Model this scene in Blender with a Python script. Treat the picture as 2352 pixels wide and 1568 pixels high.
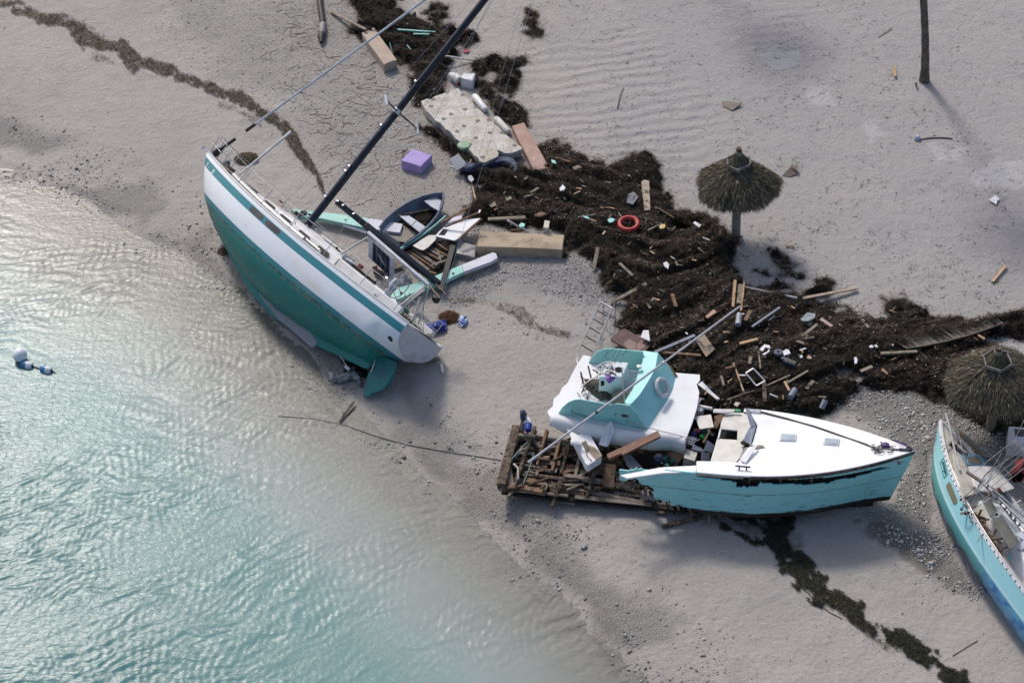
import bpy, math, random
import numpy as np
from mathutils import Vector, Matrix
random.seed(7); RNG = np.random.default_rng(11)
for o in list(bpy.data.objects): bpy.data.objects.remove(o)
SC = bpy.context.scene
COL = SC.collection

# ------------------------------------------------------------ camera, sky, sun
TH = math.radians(42.0); FOC = 4400.0; RNGE = 60.0           # photograph measured on a 2352 px wide frame
CAMP = np.array([0.0, -RNGE*math.cos(TH), RNGE*math.sin(TH)])
cam = bpy.data.cameras.new('camera'); cam.sensor_width = 36.0; cam.lens = FOC/2352*36.0
cam.clip_start = 1.0; cam.clip_end = 3000.0
camo = bpy.data.objects.new('camera', cam); COL.objects.link(camo)
camo.location = CAMP; camo.rotation_euler = (math.pi/2-TH, 0, 0)
SC.camera = camo
SUN_EL, SUN_AZ = math.radians(46), math.radians(-25)
w = bpy.data.worlds.new('World'); SC.world = w; w.use_nodes = True
nt = w.node_tree; sky = nt.nodes.new('ShaderNodeTexSky'); sky.sky_type = 'NISHITA'; sky.sun_disc = False
sky.sun_elevation = SUN_EL; sky.sun_rotation = SUN_AZ
sky.air_density = 1.0; sky.dust_density = 3.0; sky.ozone_density = 1.0
bg = nt.nodes['Background']; bg.inputs[1].default_value = 0.125
nt.links.new(sky.outputs[0], bg.inputs[0])
sl = bpy.data.lights.new('sun', 'SUN'); sl.energy = 2.0; sl.angle = math.radians(9.0); sl.color = (1.0, 0.945, 0.87)
so = bpy.data.objects.new('sun', sl); COL.objects.link(so)
SUND = Vector((math.sin(SUN_AZ)*math.cos(SUN_EL), math.cos(SUN_AZ)*math.cos(SUN_EL), math.sin(SUN_EL)))
so.rotation_euler = SUND.to_track_quat('Z', 'Y').to_euler(); so.location = (0, 0, 60)
SC.view_settings.view_transform = 'Standard'; SC.view_settings.look = 'None'
SC.view_settings.gamma = 1.0; SC.view_settings.use_curve_mapping = False
SC.view_settings.exposure = 0.17

# ------------------------------------------------------------ measuring helpers
RT = np.array([1.0, 0, 0]); UP = np.array([0, math.sin(TH), math.cos(TH)]); FW = np.array([0, math.cos(TH), -math.sin(TH)])
def ray(px, py): return FW+RT*(px-1176)/FOC-UP*(py-784)/FOC
def W(px, py, z=0.0):
    d = ray(px, py); return CAMP+d*(z-CAMP[2])/d[2]
def toPX(P):
    d = np.asarray(P)-CAMP; z = d@FW
    return np.stack([1176+FOC*(d@RT)/z, 784-FOC*(d@UP)/z], -1)
def sdpoly(P, poly):
    """signed distance, negative inside"""
    P = np.asarray(P, float); poly = np.asarray(poly, float)
    d = np.full(len(P), 1e18); ins = np.zeros(len(P), bool); x, y = P[:, 0], P[:, 1]
    for i in range(len(poly)):
        a, b = poly[i], poly[(i+1) % len(poly)]; e = b-a
        t = np.clip(((x-a[0])*e[0]+(y-a[1])*e[1])/(e@e+1e-12), 0, 1)
        d = np.minimum(d, (x-a[0]-t*e[0])**2+(y-a[1]-t*e[1])**2)
        c = (a[1] > y) != (b[1] > y)
        if c.any():
            xi = a[0]+(y-a[1])*e[0]/(e[1] if abs(e[1]) > 1e-12 else 1e-12)
            ins ^= c & (x < xi)
    d = np.sqrt(d); return np.where(ins, -d, d)
def sdline(P, pts):
    """distance to polyline and interpolated third column"""
    P = np.asarray(P, float); pts = np.asarray(pts, float)
    D = np.full(len(P), 1e18); V = np.zeros(len(P))
    for i in range(len(pts)-1):
        a, b = pts[i], pts[i+1]; e = b[:2]-a[:2]
        t = np.clip(((P[:, 0]-a[0])*e[0]+(P[:, 1]-a[1])*e[1])/(e@e+1e-12), 0, 1)
        dd = (P[:, 0]-a[0]-t*e[0])**2+(P[:, 1]-a[1]-t*e[1])**2
        m = dd < D; D[m] = dd[m]
        if pts.shape[1] > 2: V[m] = (a[2]+t*(b[2]-a[2]))[m]
    return np.sqrt(D), V
def vn(x, y, s, seed=0):
    """value noise 0..1, feature size s"""
    x = np.asarray(x, float)/s+seed*17.31+1000; y = np.asarray(y, float)/s+seed*5.77+1000
    xi = np.floor(x).astype(np.int64); yi = np.floor(y).astype(np.int64); fx = x-xi; fy = y-yi
    fx = fx*fx*(3-2*fx); fy = fy*fy*(3-2*fy)
    def h(a, b):
        n = (a*374761393+b*668265263+seed*974634777) & 0xffffffff
        n = ((n ^ (n >> 13))*1274126177) & 0xffffffff
        return ((n ^ (n >> 16)) & 0xffff)/65535.0
    return (h(xi, yi)*(1-fx)+h(xi+1, yi)*fx)*(1-fy)+(h(xi, yi+1)*(1-fx)+h(xi+1, yi+1)*fx)*fy
def fbm(x, y, s, seed=0, o=4):
    r = 0; a = .5
    for i in range(o): r = r+a*vn(x, y, s/2**i, seed+i); a *= .5
    return r/(1-.5**o)
def sst(a, b, x):
    t = np.clip((x-a)/(b-a), 0, 1); return t*t*(3-2*t)

SHORE_PX = [(-500, 130), (-150, 290), (0, 372), (150, 430), (260, 500), (430, 592), (560, 668), (640, 748), (760, 900), (850, 985), (1050, 1150), (1250, 1325), (1500, 1568), (1700, 1800)]
SHORE = [W(*p)[:2] for p in SHORE_PX]
SEA = [np.array([-600., 300.])]+SHORE+[np.array([60., -90.]), np.array([300., -600.]), np.array([-600., -600.])]
def shore_sd(x, y):                                            # metres, positive on land
    return sdpoly(np.stack([np.ravel(x), np.ravel(y)], 1), SEA).reshape(np.shape(x))
def H(x, y):
    """ground height"""
    x = np.asarray(x, float); y = np.asarray(y, float); s = shore_sd(x, y)
    s = s+(fbm(x, y, 2.5, 3)-.5)*.7
    land = .42*(1-np.exp(-np.maximum(s, 0)/4.5))
    q = np.maximum(-s, 0); sea = -(.035*q+.011*q*q)*(.22+.78*sst(7, -7, y+.25*x+2)); sea = np.maximum(sea, -3)
    h = np.where(s > 0, land, sea)
    h = h+.028*np.exp(-((s-.22)/.13)**2)*sst(.35, .55, fbm(x, y, 1.8, 13))
    h = h+(fbm(x, y, 3.0, 9)-.5)*.10*sst(-3, 3, s)+(fbm(x, y, .5, 21, 3)-.5)*.030*sst(-.5, 1.5, s)
    return h
def G(px, py, dz=0.0):
    """ground point seen at a pixel of the photograph"""
    z = 0.2
    for i in range(3):
        p = W(px, py, z); z = float(H(p[:1], p[1:2])[0])
    p = W(px, py, z+dz) if dz else W(px, py, z)
    return np.array([p[0], p[1], z+dz])
def Gv(P):
    """vectorised G for N x 2 pixels"""
    P = np.asarray(P, float); z = np.full(len(P), .2)
    for i in range(3):
        d = FW+np.outer((P[:, 0]-1176)/FOC, RT)-np.outer((P[:, 1]-784)/FOC, UP)
        p = CAMP+d*((z-CAMP[2])/d[:, 2])[:, None]; z = H(p[:, 0], p[:, 1])
    p[:, 2] = z; return p

# ------------------------------------------------------------ mesh helpers
TM = {}
class MB:
    def __init__(s): s.v = []; s.f = []; s.n = 0; s.col = None
    def add(s, v, f):
        v = np.asarray(v, float).reshape(-1, 3); s.v.append(v); s.f += [tuple(int(i)+s.n for i in q) for q in f]; s.n += len(v); return s
    def box(s, c, size, R=None):
        a = np.array([[x, y, z] for x in (-.5, .5) for y in (-.5, .5) for z in (-.5, .5)])*np.asarray(size, float)
        if R is not None: a = a@np.asarray(R).T
        return s.add(a+np.asarray(c), [(0, 1, 3, 2), (4, 6, 7, 5), (0, 4, 5, 1), (2, 3, 7, 6), (0, 2, 6, 4), (1, 5, 7, 3)])
    def beam(s, p, q, w, h, up=(0, 0, 1)):
        """bar from p to q, width w, height h"""
        p = np.asarray(p, float); q = np.asarray(q, float); d = q-p; L = np.linalg.norm(d); d = d/L
        sd = np.cross(up, d); n = np.linalg.norm(sd); sd = sd/n if n > 1e-6 else np.array([1., 0, 0]); u = np.cross(d, sd)
        return s.box((p+q)/2, (L, w, h), np.stack([d, sd, u], 1))
    def tube(s, pts, r, n=8, cap=True):
        pts = [np.asarray(p, float) for p in pts]; rs = r if hasattr(r, '__len__') else [r]*len(pts); V = []; u0 = None
        for i, p in enumerate(pts):
            d = pts[min(i+1, len(pts)-1)]-pts[max(i-1, 0)]; d = d/(np.linalg.norm(d)+1e-9)
            if u0 is None: u0 = np.cross(d, (0, 0, 1) if abs(d[2]) < .9 else (1, 0, 0))
            u0 = u0-d*(u0@d); u0 = u0/np.linalg.norm(u0); v0 = np.cross(d, u0)
            for k in range(n):
                a = 2*math.pi*k/n; V.append(p+rs[i]*(math.cos(a)*u0+math.sin(a)*v0))
        F = [(i*n+k, i*n+(k+1) % n, (i+1)*n+(k+1) % n, (i+1)*n+k) for i in range(len(pts)-1) for k in range(n)]
        if cap: F += [tuple(range(n))[::-1], tuple((len(pts)-1)*n+k for k in range(n))]
        return s.add(V, F)
    def rod(s, p, q, r, n=8, r2=None): return s.tube([p, q], [r, r if r2 is None else r2], n)
    def grid(s, A, flip=False):
        A = np.asarray(A, float); a, b = A.shape[:2]
        F = [(i*b+j, (i+1)*b+j, (i+1)*b+j+1, i*b+j+1) for i in range(a-1) for j in range(b-1)]
        if flip: F = [f[::-1] for f in F]
        return s.add(A.reshape(-1, 3), F)
    def slab(s, pts, t, down=None):
        """closed prism: polygon pts (top face), thickness t along down"""
        P = np.asarray(pts, float); n = len(P)
        if down is None:
            nn = np.zeros(3)
            for i in range(n): nn += np.cross(P[i], P[(i+1) % n])
            nn /= np.linalg.norm(nn); nn = nn if nn[2] >= 0 else -nn; down = -nn
        Q = P+np.asarray(down)*t
        return s.add(np.vstack([P, Q]), [tuple(range(n)), tuple(range(2*n-1, n-1, -1))]+[(i, (i+1) % n+0, (i+1) % n+n, i+n)[::-1] for i in range(n)])
    def lathe(s, prof, n=20, c=(0, 0, 0), R=None):
        V = []
        for r, z in prof:
            for k in range(n):
                a = 2*math.pi*k/n; V.append((r*math.cos(a), r*math.sin(a), z))
        V = np.array(V); V = V@np.asarray(R).T if R is not None else V
        m = len(prof)
        F = [(i*n+k, i*n+(k+1) % n, (i+1)*n+(k+1) % n, (i+1)*n+k) for i in range(m-1) for k in range(n)]
        F += [tuple(range(n))[::-1], tuple((m-1)*n+k for k in range(n))]
        return s.add(V+np.asarray(c), F)
    def torus(s, c, R, r, N=28, n=10, M=None, a0=0, a1=2*math.pi, fl=1.0):
        cl = abs(a1-a0-2*math.pi) < 1e-6; K = N if cl else N+1
        V = []
        for i in range(K):
            a = a0+(a1-a0)*i/N
            for k in range(n):
                b = 2*math.pi*k/n; V.append(((R+r*math.cos(b))*math.cos(a), (R+r*math.cos(b))*math.sin(a), fl*r*math.sin(b)))
        V = np.array(V); V = V@np.asarray(M).T if M is not None else V
        F = [(i*n+k, ((i+1) % K)*n+k, ((i+1) % K)*n+(k+1) % n, i*n+(k+1) % n) for i in range(N if cl else K-1) for k in range(n)]
        if not cl: F += [tuple(range(n)), tuple((K-1)*n+k for k in range(n))[::-1]]
        return s.add(V+np.asarray(c), F)
    def arr(s): return np.vstack(s.v)
def rawmesh(name, V, F, mat, smooth=False, attrs=None, colors=None):
    me = bpy.data.meshes.new(name)
    V = np.ascontiguousarray(V, dtype=np.float32)
    if isinstance(F, np.ndarray):
        k = F.shape[1]; me.vertices.add(len(V)); me.vertices.foreach_set('co', V.ravel())
        me.loops.add(F.size); me.loops.foreach_set('vertex_index', F.astype(np.int32).ravel())
        me.polygons.add(len(F)); me.polygons.foreach_set('loop_start', np.arange(0, F.size, k, dtype=np.int32))
    else:
        me.from_pydata(V.tolist(), [], F)
    if smooth: me.polygons.foreach_set('use_smooth', np.ones(len(me.polygons), bool))
    me.update(calc_edges=True)
    for an, av in (attrs or {}).items():
        a = me.attributes.new(an, 'FLOAT', 'POINT'); a.data.foreach_set('value', np.asarray(av, np.float32))
    if colors is not None:
        a = me.attributes.new('Col', 'FLOAT_COLOR', 'POINT'); c = np.ones((len(V), 4), np.float32); c[:, :3] = colors; a.data.foreach_set('color', c.ravel())
    me.materials.append(mat); me.validate(); return me
def autosmooth(me, ang=35):
    me.polygons.foreach_set('use_smooth', np.ones(len(me.polygons), bool))
    try: me.set_sharp_from_angle(angle=math.radians(ang))
    except Exception: pass
def tag(o, label=None, cat=None, group=None, kind=None):
    if label: o['label'] = label
    if cat: o['category'] = cat
    if group: o['group'] = group
    if kind: o['kind'] = kind
    return o
def thing(name, label, cat, loc=(0, 0, 0), R=None, group=None):
    o = bpy.data.objects.new(name, None); COL.objects.link(o); o.empty_display_size = .2
    m = Matrix.Translation(Vector(loc))
    if R is not None:
        m = m @ Matrix(np.asarray(R).tolist()).to_4x4()
    o.matrix_world = m; TM[o.name] = m; return tag(o, label, cat, group)
def part(name, mb, mat, par, local=True, bevel=0, smooth=True, label=None, ang=35, attrs=None, colors=None, kind=None):
    """one mesh object under par; mb in par's own frame (local) or in world coordinates"""
    V = mb.arr()
    m = TM[par.name]
    if not local:
        mi = np.array(m.inverted()); V = V@mi[:3, :3].T+mi[:3, 3]
    # a part's origin sits at its centre
    c = V.mean(0); me = rawmesh(name, V-c, mb.f, mat, False, attrs, colors)
    if smooth: autosmooth(me, ang)
    o = bpy.data.objects.new(name, me); COL.objects.link(o); o.parent = par; o.location = c
    TM[o.name] = m @ Matrix.Translation(Vector(c))
    if bevel:
        b = o.modifiers.new('bevel', 'BEVEL'); b.width = bevel; b.segments = 2; b.limit_method = 'ANGLE'; b.angle_limit = math.radians(40)
    if label: o['label'] = label
    if kind: o['kind'] = kind
    return o
def solo(name, mb, mat, label, cat, bevel=0, group=None, smooth=True, ang=35, kind=None, attrs=None, colors=None):
    """a thing that is one mesh, given in world coordinates"""
    V = mb.arr() if isinstance(mb, MB) else mb[0]; F = mb.f if isinstance(mb, MB) else mb[1]
    c = V.mean(0); c[2] = V[:, 2].min()
    me = rawmesh(name, V-c, F, mat, False, attrs, colors)
    if smooth: autosmooth(me, ang)
    o = bpy.data.objects.new(name, me); COL.objects.link(o); o.location = c
    if bevel:
        b = o.modifiers.new('bevel', 'BEVEL'); b.width = bevel; b.segments = 2; b.limit_method = 'ANGLE'; b.angle_limit = math.radians(40)
    return tag(o, label, cat, group, kind)

# ------------------------------------------------------------ materials
MATS = {}
def NM(name):
    m = bpy.data.materials.new(name); m.use_nodes = True; t = m.node_tree; return m, t, t.nodes['Principled BSDF']
def nd(t, typ, **kw):
    n = t.nodes.new(typ)
    for k, v in kw.items():
        if k in ('op', 'operation'): n.operation = v
        else: setattr(n, k, v)
    return n
def ln(t, a, b): t.links.new(a, b)
def noise(t, vec, scale, detail=4, rough=.55, dist=0):
    n = nd(t, 'ShaderNodeTexNoise'); n.inputs['Scale'].default_value = scale; n.inputs['Detail'].default_value = detail
    n.inputs['Roughness'].default_value = rough; n.inputs['Distortion'].default_value = dist
    if vec is not None: ln(t, vec, n.inputs['Vector'])
    return n.outputs['Fac']
def ramp(t, fac, stops, interp='LINEAR'):
    r = nd(t, 'ShaderNodeValToRGB'); e = r.color_ramp.elements; r.color_ramp.interpolation = interp
    while len(e) < len(stops): e.new(.5)
    for i, (p, c) in enumerate(stops):
        e[i].position = p; e[i].color = (c, c, c, 1) if not hasattr(c, '__len__') else (*c, 1)
    ln(t, fac, r.inputs[0]); return r.outputs[0]
def mix(t, fac, a, b, mode='MIX'):
    m = nd(t, 'ShaderNodeMixRGB', blend_type=mode)
    for i, x in ((0, fac), (1, a), (2, b)):
        if hasattr(x, 'links') or isinstance(x, bpy.types.NodeSocket): ln(t, x, m.inputs[i])
        elif i == 0: m.inputs[0].default_value = x
        else: m.inputs[i].default_value = (*x, 1)
    return m.outputs[0]
def math_(t, op, a, b=None):
    m = nd(t, 'ShaderNodeMath', operation=op)
    for i, x in ((0, a), (1, b)):
        if x is None: continue
        if isinstance(x, bpy.types.NodeSocket): ln(t, x, m.inputs[i])
        else: m.inputs[i].default_value = x
    return m.outputs[0]
def attr(t, name, out='Fac'):
    a = nd(t, 'ShaderNodeAttribute'); a.attribute_name = name; return a.outputs[out]
def bump(t, b, h, dist, strength=1.0):
    n = nd(t, 'ShaderNodeBump'); n.inputs['Distance'].default_value = dist; n.inputs['Strength'].default_value = strength
    ln(t, h, n.inputs['Height']); ln(t, n.outputs[0], b.inputs['Normal'])
def mat(name, c1, c2=None, c3=None, s=2.5, lo=.45, hi=.6, s3=5., lo3=.6, hi3=.68, rough=.55, metal=0., spec=.5, bd=0., bs=30., coat=0.):
    """paint / wood / metal: base colour c1, broad wear c2, small dirt c3"""
    if name in MATS: return MATS[name]
    m, t, b = NM(name); tc = nd(t, 'ShaderNodeTexCoord').outputs['Object']
    g = nd(t, 'ShaderNodeObjectInfo').outputs['Random']
    va = nd(t, 'ShaderNodeVectorMath', operation='ADD'); ln(t, tc, va.inputs[0])
    cb = nd(t, 'ShaderNodeCombineXYZ'); sc = math_(t, 'MULTIPLY', g, 37.0); ln(t, sc, cb.inputs[0]); ln(t, sc, cb.inputs[1]); ln(t, cb.outputs[0], va.inputs[1]); v = va.outputs[0]
    c2 = c2 or tuple(x*.8 for x in c1)
    col = mix(t, ramp(t, noise(t, v, s, 6, .6), [(lo, 0.), (hi, 1.)]), c1, c2)
    if c3: col = mix(t, ramp(t, noise(t, v, s3, 6, .65, .5), [(lo3, 0.), (hi3, 1.)]), col, c3)
    hv = nd(t, 'ShaderNodeHueSaturation'); ln(t, col, hv.inputs['Color']); ln(t, math_(t, 'ADD', math_(t, 'MULTIPLY', g, .16), .92), hv.inputs['Value'])
    ln(t, hv.outputs[0], b.inputs['Base Color'])
    b.inputs['Roughness'].default_value = rough; b.inputs['Metallic'].default_value = metal; b.inputs['Specular IOR Level'].default_value = spec
    b.inputs['Coat Weight'].default_value = coat
    if bd: bump(t, b, noise(t, v, bs, 5), bd)
    MATS[name] = m; return m
def colmat(name, rough=.8, bd=0., bs=40.):
    m, t, b = NM(name); ln(t, attr(t, 'Col', 'Color'), b.inputs['Base Color']); b.inputs['Roughness'].default_value = rough; b.inputs['Specular IOR Level'].default_value = .25
    if bd: bump(t, b, noise(t, nd(t, 'ShaderNodeTexCoord').outputs['Object'], bs, 4), bd)
    return m
WHITE = mat('white_gelcoat', (.74, .74, .76), (.62, .62, .61), (.42, .36, .27), s=1.2, s3=4, lo3=.66, hi3=.75, rough=.35)
WHITE2 = mat('white_board', (.70, .70, .73), (.56, .57, .6), (.3, .27, .22), s=2, s3=9, lo3=.64, hi3=.7, rough=.5)
CREAM = mat('cream_deck', (.58, .55, .48), (.47, .44, .38), (.3, .2, .11), s=1.6, s3=3.5, lo3=.6, hi3=.72, rough=.6)
AQUA = mat('aqua_paint', (.20, .52, .54), (.16, .45, .48), (.05, .12, .12), s=1.5, s3=12, lo3=.68, hi3=.72, rough=.45)
AQUAL = mat('pale_aqua_paint', (.36, .70, .66), (.30, .62, .60), (.12, .2, .18), s=2, s3=10, lo3=.68, hi3=.73, rough=.5)
DKWOOD = mat('weathered_dark_wood', (.085, .055, .036), (.17, .12, .08), (.018, .013, .01), s=6, s3=9, lo3=.48, hi3=.58, rough=.85, bd=.01)
BRWOOD = mat('brown_wood', (.20, .115, .065), (.11, .065, .04), (.35, .27, .2), s=5, s3=9, lo3=.6, hi3=.68, rough=.8, bd=.006)
GRWOOD = mat('grey_wood', (.26, .22, .17), (.17, .14, .10), (.06, .05, .035), s=6, s3=12, lo3=.6, hi3=.68, rough=.85, bd=.005)
NEWWOOD = mat('pale_lumber', (.50, .33, .20), (.40, .25, .14), (.2, .12, .07), s=7, s3=15, lo3=.64, hi3=.7, rough=.8)
STEEL = mat('stainless_steel', (.62, .62, .64), (.45, .45, .47), s=8, rough=.3, metal=.9)
ALU = mat('dull_aluminium', (.50, .50, .52), (.38, .38, .40), s=6, rough=.45, metal=.35)
WPIPE = mat('white_pipe', (.62, .61, .60), (.5, .49, .47), (.25, .2, .14), s=5, s3=11, rough=.5)
NAVY = mat('navy_paint', (.008, .011, .022), (.015, .019, .032), (.08, .08, .09), s=4, s3=22, lo3=.7, hi3=.74, rough=.32)
BLACK = mat('black_rubber', (.010, .010, .011), (.02, .02, .02), rough=.6)
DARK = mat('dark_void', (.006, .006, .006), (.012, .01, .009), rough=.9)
ROPE = mat('rope', (.42, .40, .37), (.28, .26, .24), s=20, rough=.9)
DROPE = mat('dark_rope', (.10, .09, .085), (.05, .045, .04), s=20, rough=.9)
GLASSG = mat('smoked_window', (.17, .17, .14), (.13, .13, .11), s=2, rough=.18)
BLUET = mat('blue_tarp', (.006, .03, .30), (.004, .015, .13), s=4, rough=.5, bd=.02, bs=9)
# ============================================================ GROUND
def axis(a, b, st, far):
    c = list(np.arange(a, b+1e-6, st)); g = st; lo, hi = a, b; L = []; R = []
    while hi < far: g *= 1.35; hi += g; R.append(hi)
    g = st
    while lo > -far: g *= 1.35; lo -= g; L.append(lo)
    return np.array(L[::-1]+c+R)
gx = axis(-23, 23, .085, 420); gy = axis(-16, 24, .085, 420)
GX, GY = np.meshgrid(gx, gy, indexing='ij'); gv = np.stack([GX.ravel(), GY.ravel(), H(GX.ravel(), GY.ravel())], 1)
nx_, ny_ = len(gx), len(gy)
ii = np.arange(nx_*ny_).reshape(nx_, ny_)
gF = np.stack([ii[:-1, :-1].ravel(), ii[1:, :-1].ravel(), ii[1:, 1:].ravel(), ii[:-1, 1:].ravel()], 1)
gpx = toPX(gv); SD = shore_sd(gv[:, 0], gv[:, 1])
def zone(P, poly, soft=18, rough=30, ns=1.0, seed=5, wp=None):
    d = sdpoly(P, poly)
    if wp is not None: d = d+(fbm(wp[:, 0], wp[:, 1], ns, seed)-.5)*2*rough
    return sst(soft, -soft, d)
Z_RUB = [(1905, 925), (1950, 895), (2040, 878), (2120, 890), (2190, 930), (2270, 985), (2400, 1010), (2400, 1200), (2150, 1010), (2120, 1090), (2150, 1200), (2200, 1300), (2250, 1370), (2190, 1350), (2110, 1290), (2020, 1230), (1960, 1180), (2050, 1140), (2100, 1050), (2040, 990), (1960, 950)]
Z_GRAV = [(330, -40), (640, -40), (860, -20), (850, 60), (960, 240), (1090, 400), (1080, 480), (900, 500), (760, 430), (700, 360), (620, 250), (500, 190), (400, 90)]
Z_GRAV2 = [(1010, 500), (1120, 530), (1300, 590), (1420, 600), (1450, 690), (1350, 700), (1250, 660), (1150, 640), (1080, 690), (1040, 700), (1000, 640)]
Z_SMOOTH = [(1180, 220), (1350, 150), (1500, 330), (1600, 480), (1480, 360), (1250, 320)]
zr = zone(gpx, Z_RUB, 15, 25, .8, 5, gv); zg = np.maximum(zone(gpx, Z_GRAV, 95, 110, 1.5, 6, gv)*.62, zone(gpx, Z_GRAV2, 40, 40, .8, 8, gv)*.6)
band = sst(-.2, .5, SD+(fbm(gv[:, 0], gv[:, 1], 1.2, 31)-.5)*1.2)*sst(2.4, 1.0, SD+(fbm(gv[:, 0], gv[:, 1], 1.5, 33)-.5)*2.6)*sst(.42, .58, fbm(gv[:, 0], gv[:, 1], 2.2, 35))
uband = sst(-.2, -1.5, SD)*sst(-5.5, -3.2, SD+(fbm(gv[:, 0], gv[:, 1], 1.2, 36)-.5)*2)*sst(.40, .6, fbm(gv[:, 0], gv[:, 1], 1.4, 37))
wet = .55*sst(1.8, .4, SD+(fbm(gv[:, 0], gv[:, 1], 1.0, 41)-.5)*1.0)+.45*sst(.55, .40, SD+(fbm(gv[:, 0], gv[:, 1], 1.0, 41)-.5)*1.0)
m, t, b = NM('coral_sand')
tc = nd(t, 'ShaderNodeTexCoord').outputs['Object']
geo = nd(t, 'ShaderNodeNewGeometry')
big = noise(t, tc, .35, 5, .6); med = noise(t, tc, 2.2, 6, .62); fine = noise(t, tc, 26, 5, .7); sp = noise(t, tc, 60, 3, .6)
col = mix(t, ramp(t, big, [(.3, 0.), (.7, 1.)]), (.420, .382, .348), (.345, .318, .300))
col = mix(t, ramp(t, med, [(.35, 0.), (.72, .55)]), col, (.445, .42, .395))
col = mix(t, ramp(t, fine, [(.50, 0.), (.72, .34)]), col, (.24, .22, .20))
col = mix(t, ramp(t, fine, [(.22, .35), (.44, 0.)]), col, (.56, .53, .50))
spk = ramp(t, sp, [(.60, 0.), (.68, 1.)]); spk = math_(t, 'MULTIPLY', spk, ramp(t, med, [(.40, .1), (.58, .8)])); col = mix(t, spk, col, (.09, .075, .06))
gr = attr(t, 'gravel')
vo = nd(t, 'ShaderNodeTexVoronoi'); vo.inputs['Scale'].default_value = 28; ln(t, tc, vo.inputs['Vector'])
vcol = ramp(t, nd(t, 'ShaderNodeSeparateColor').outputs[0], [(0, 0.), (1, 1.)])
sc_ = t.nodes[-2]; ln(t, vo.outputs['Color'], sc_.inputs[0])
gcol = mix(t, sc_.outputs[0], (.25, .235, .22), (.50, .475, .45))
gcol = mix(t, ramp(t, vo.outputs['Distance'], [(.25, 0.), (.6, .75)]), gcol, (.17, .155, .14))
col = mix(t, math_(t, 'MULTIPLY', gr, .8), col, gcol)
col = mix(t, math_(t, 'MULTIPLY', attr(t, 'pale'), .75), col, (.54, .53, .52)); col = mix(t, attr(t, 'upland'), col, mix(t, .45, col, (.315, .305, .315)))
wt = attr(t, 'wet'); col = mix(t, math_(t, 'MULTIPLY', wt, .36), col, (.62, .60, .58), 'MULTIPLY')
ln(t, mix(t, math_(t, 'MULTIPLY', attr(t, 'stain'), .8), col, (.12, .1, .085)), b.inputs['Base Color'])
rr = math_(t, 'SUBTRACT', .95, math_(t, 'MULTIPLY', wt, .72)); ln(t, rr, b.inputs['Roughness']); b.inputs['Specular IOR Level'].default_value = .3
# wind ripples where the sand lies smooth
wv = nd(t, 'ShaderNodeTexWave'); wv.inputs['Scale'].default_value = .55; wv.inputs['Distortion'].default_value = 7; wv.inputs['Detail'].default_value = 2; wv.inputs['Detail Scale'].default_value = .6
mp = nd(t, 'ShaderNodeMapping'); ln(t, tc, mp.inputs[0]); mp.inputs['Rotation'].default_value = (0, 0, math.radians(78)); ln(t, mp.outputs[0], wv.inputs[0])
h1 = math_(t, 'MULTIPLY', math_(t, 'MULTIPLY', wv.outputs['Fac'], attr(t, 'ripple')), .55)
h = math_(t, 'ADD', math_(t, 'MULTIPLY', med, 1.3), math_(t, 'ADD', math_(t, 'MULTIPLY', fine, .42), h1))
gvh = math_(t, 'MULTIPLY', math_(t, 'SUBTRACT', 1.0, vo.outputs['Distance']), math_(t, 'MULTIPLY', gr, .9)); h = math_(t, 'ADD', h, gvh)
h = math_(t, 'ADD', h, math_(t, 'MULTIPLY', noise(t, tc, 7, 4, .6), .75))
bump(t, b, h, .06)
SAND = m
rip = zone(gpx, [(1150, 120), (1450, 60), (1650, 230), (1640, 330), (1560, 460), (1480, 370), (1250, 330), (1190, 250)], 50, 30, 1.5, 15, gv)
rip = np.maximum(rip, zone(gpx, [(1730, 20), (1880, 20), (1850, 150), (1720, 130)], 30, 20, 1, 16, gv)*.6)
stain = np.zeros(len(gv))

WR_TOP = [(806, -30), (925, -30), (905, 22), (940, 40), (1010, 30), (1000, 68), (1087, 90), (1045, 118), (1025, 155), (1010, 215), (990, 232), (958, 236), (952, 200), (940, 150), (905, 150), (870, 110), (835, 105), (812, 60), (840, 50), (817, 26)]
WR_T2 = [(1130, 150), (1195, 145), (1190, 175), (1175, 210), (1150, 212), (1135, 190)]
WR_T3 = [(1095, 180), (1115, 190), (1125, 215), (1175, 235), (1205, 255), (1208, 290), (1185, 300), (1150, 265), (1110, 220)]
WR_SHADE = [(965, 290), (1000, 300), (1085, 370), (1110, 400), (1080, 410), (1040, 365), (1010, 340)]  # weed strip standing in for the shade along the dock float
WR_MAIN = [(1060, 390), (1130, 400), (1190, 365), (1225, 400), (1250, 400), (1240, 345), (1270, 330), (1345, 365), (1390, 385), (1450, 372), (1480, 362), (1505, 380), (1515, 420), (1535, 460), (1555, 490), (1610, 500), (1655, 530), (1690, 560), (1672, 600), (1692, 640), (1720, 658), (1800, 680), (1850, 695), (1900, 705), (1960, 738), (2010, 752), (2060, 735), (2085, 705), (2130, 735), (2190, 750), (2260, 745), (2300, 728), (2420, 735), (2420, 772), (2330, 768), (2250, 765), (2232, 778), (2262, 800), (2420, 860), (2420, 1010), (2310, 1000), (2230, 950), (2170, 905), (2100, 885), (2000, 880), (1940, 900), (1900, 940), (1870, 965), (1700, 985), (1570, 960), (1600, 880), (1540, 850), (1500, 830), (1470, 800), (1480, 770), (1430, 740), (1440, 690), (1405, 665), (1395, 640), (1360, 600), (1320, 575), (1300, 590), (1295, 530), (1230, 520), (1110, 515), (1075, 495), (1092, 470), (1085, 425)]
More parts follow.
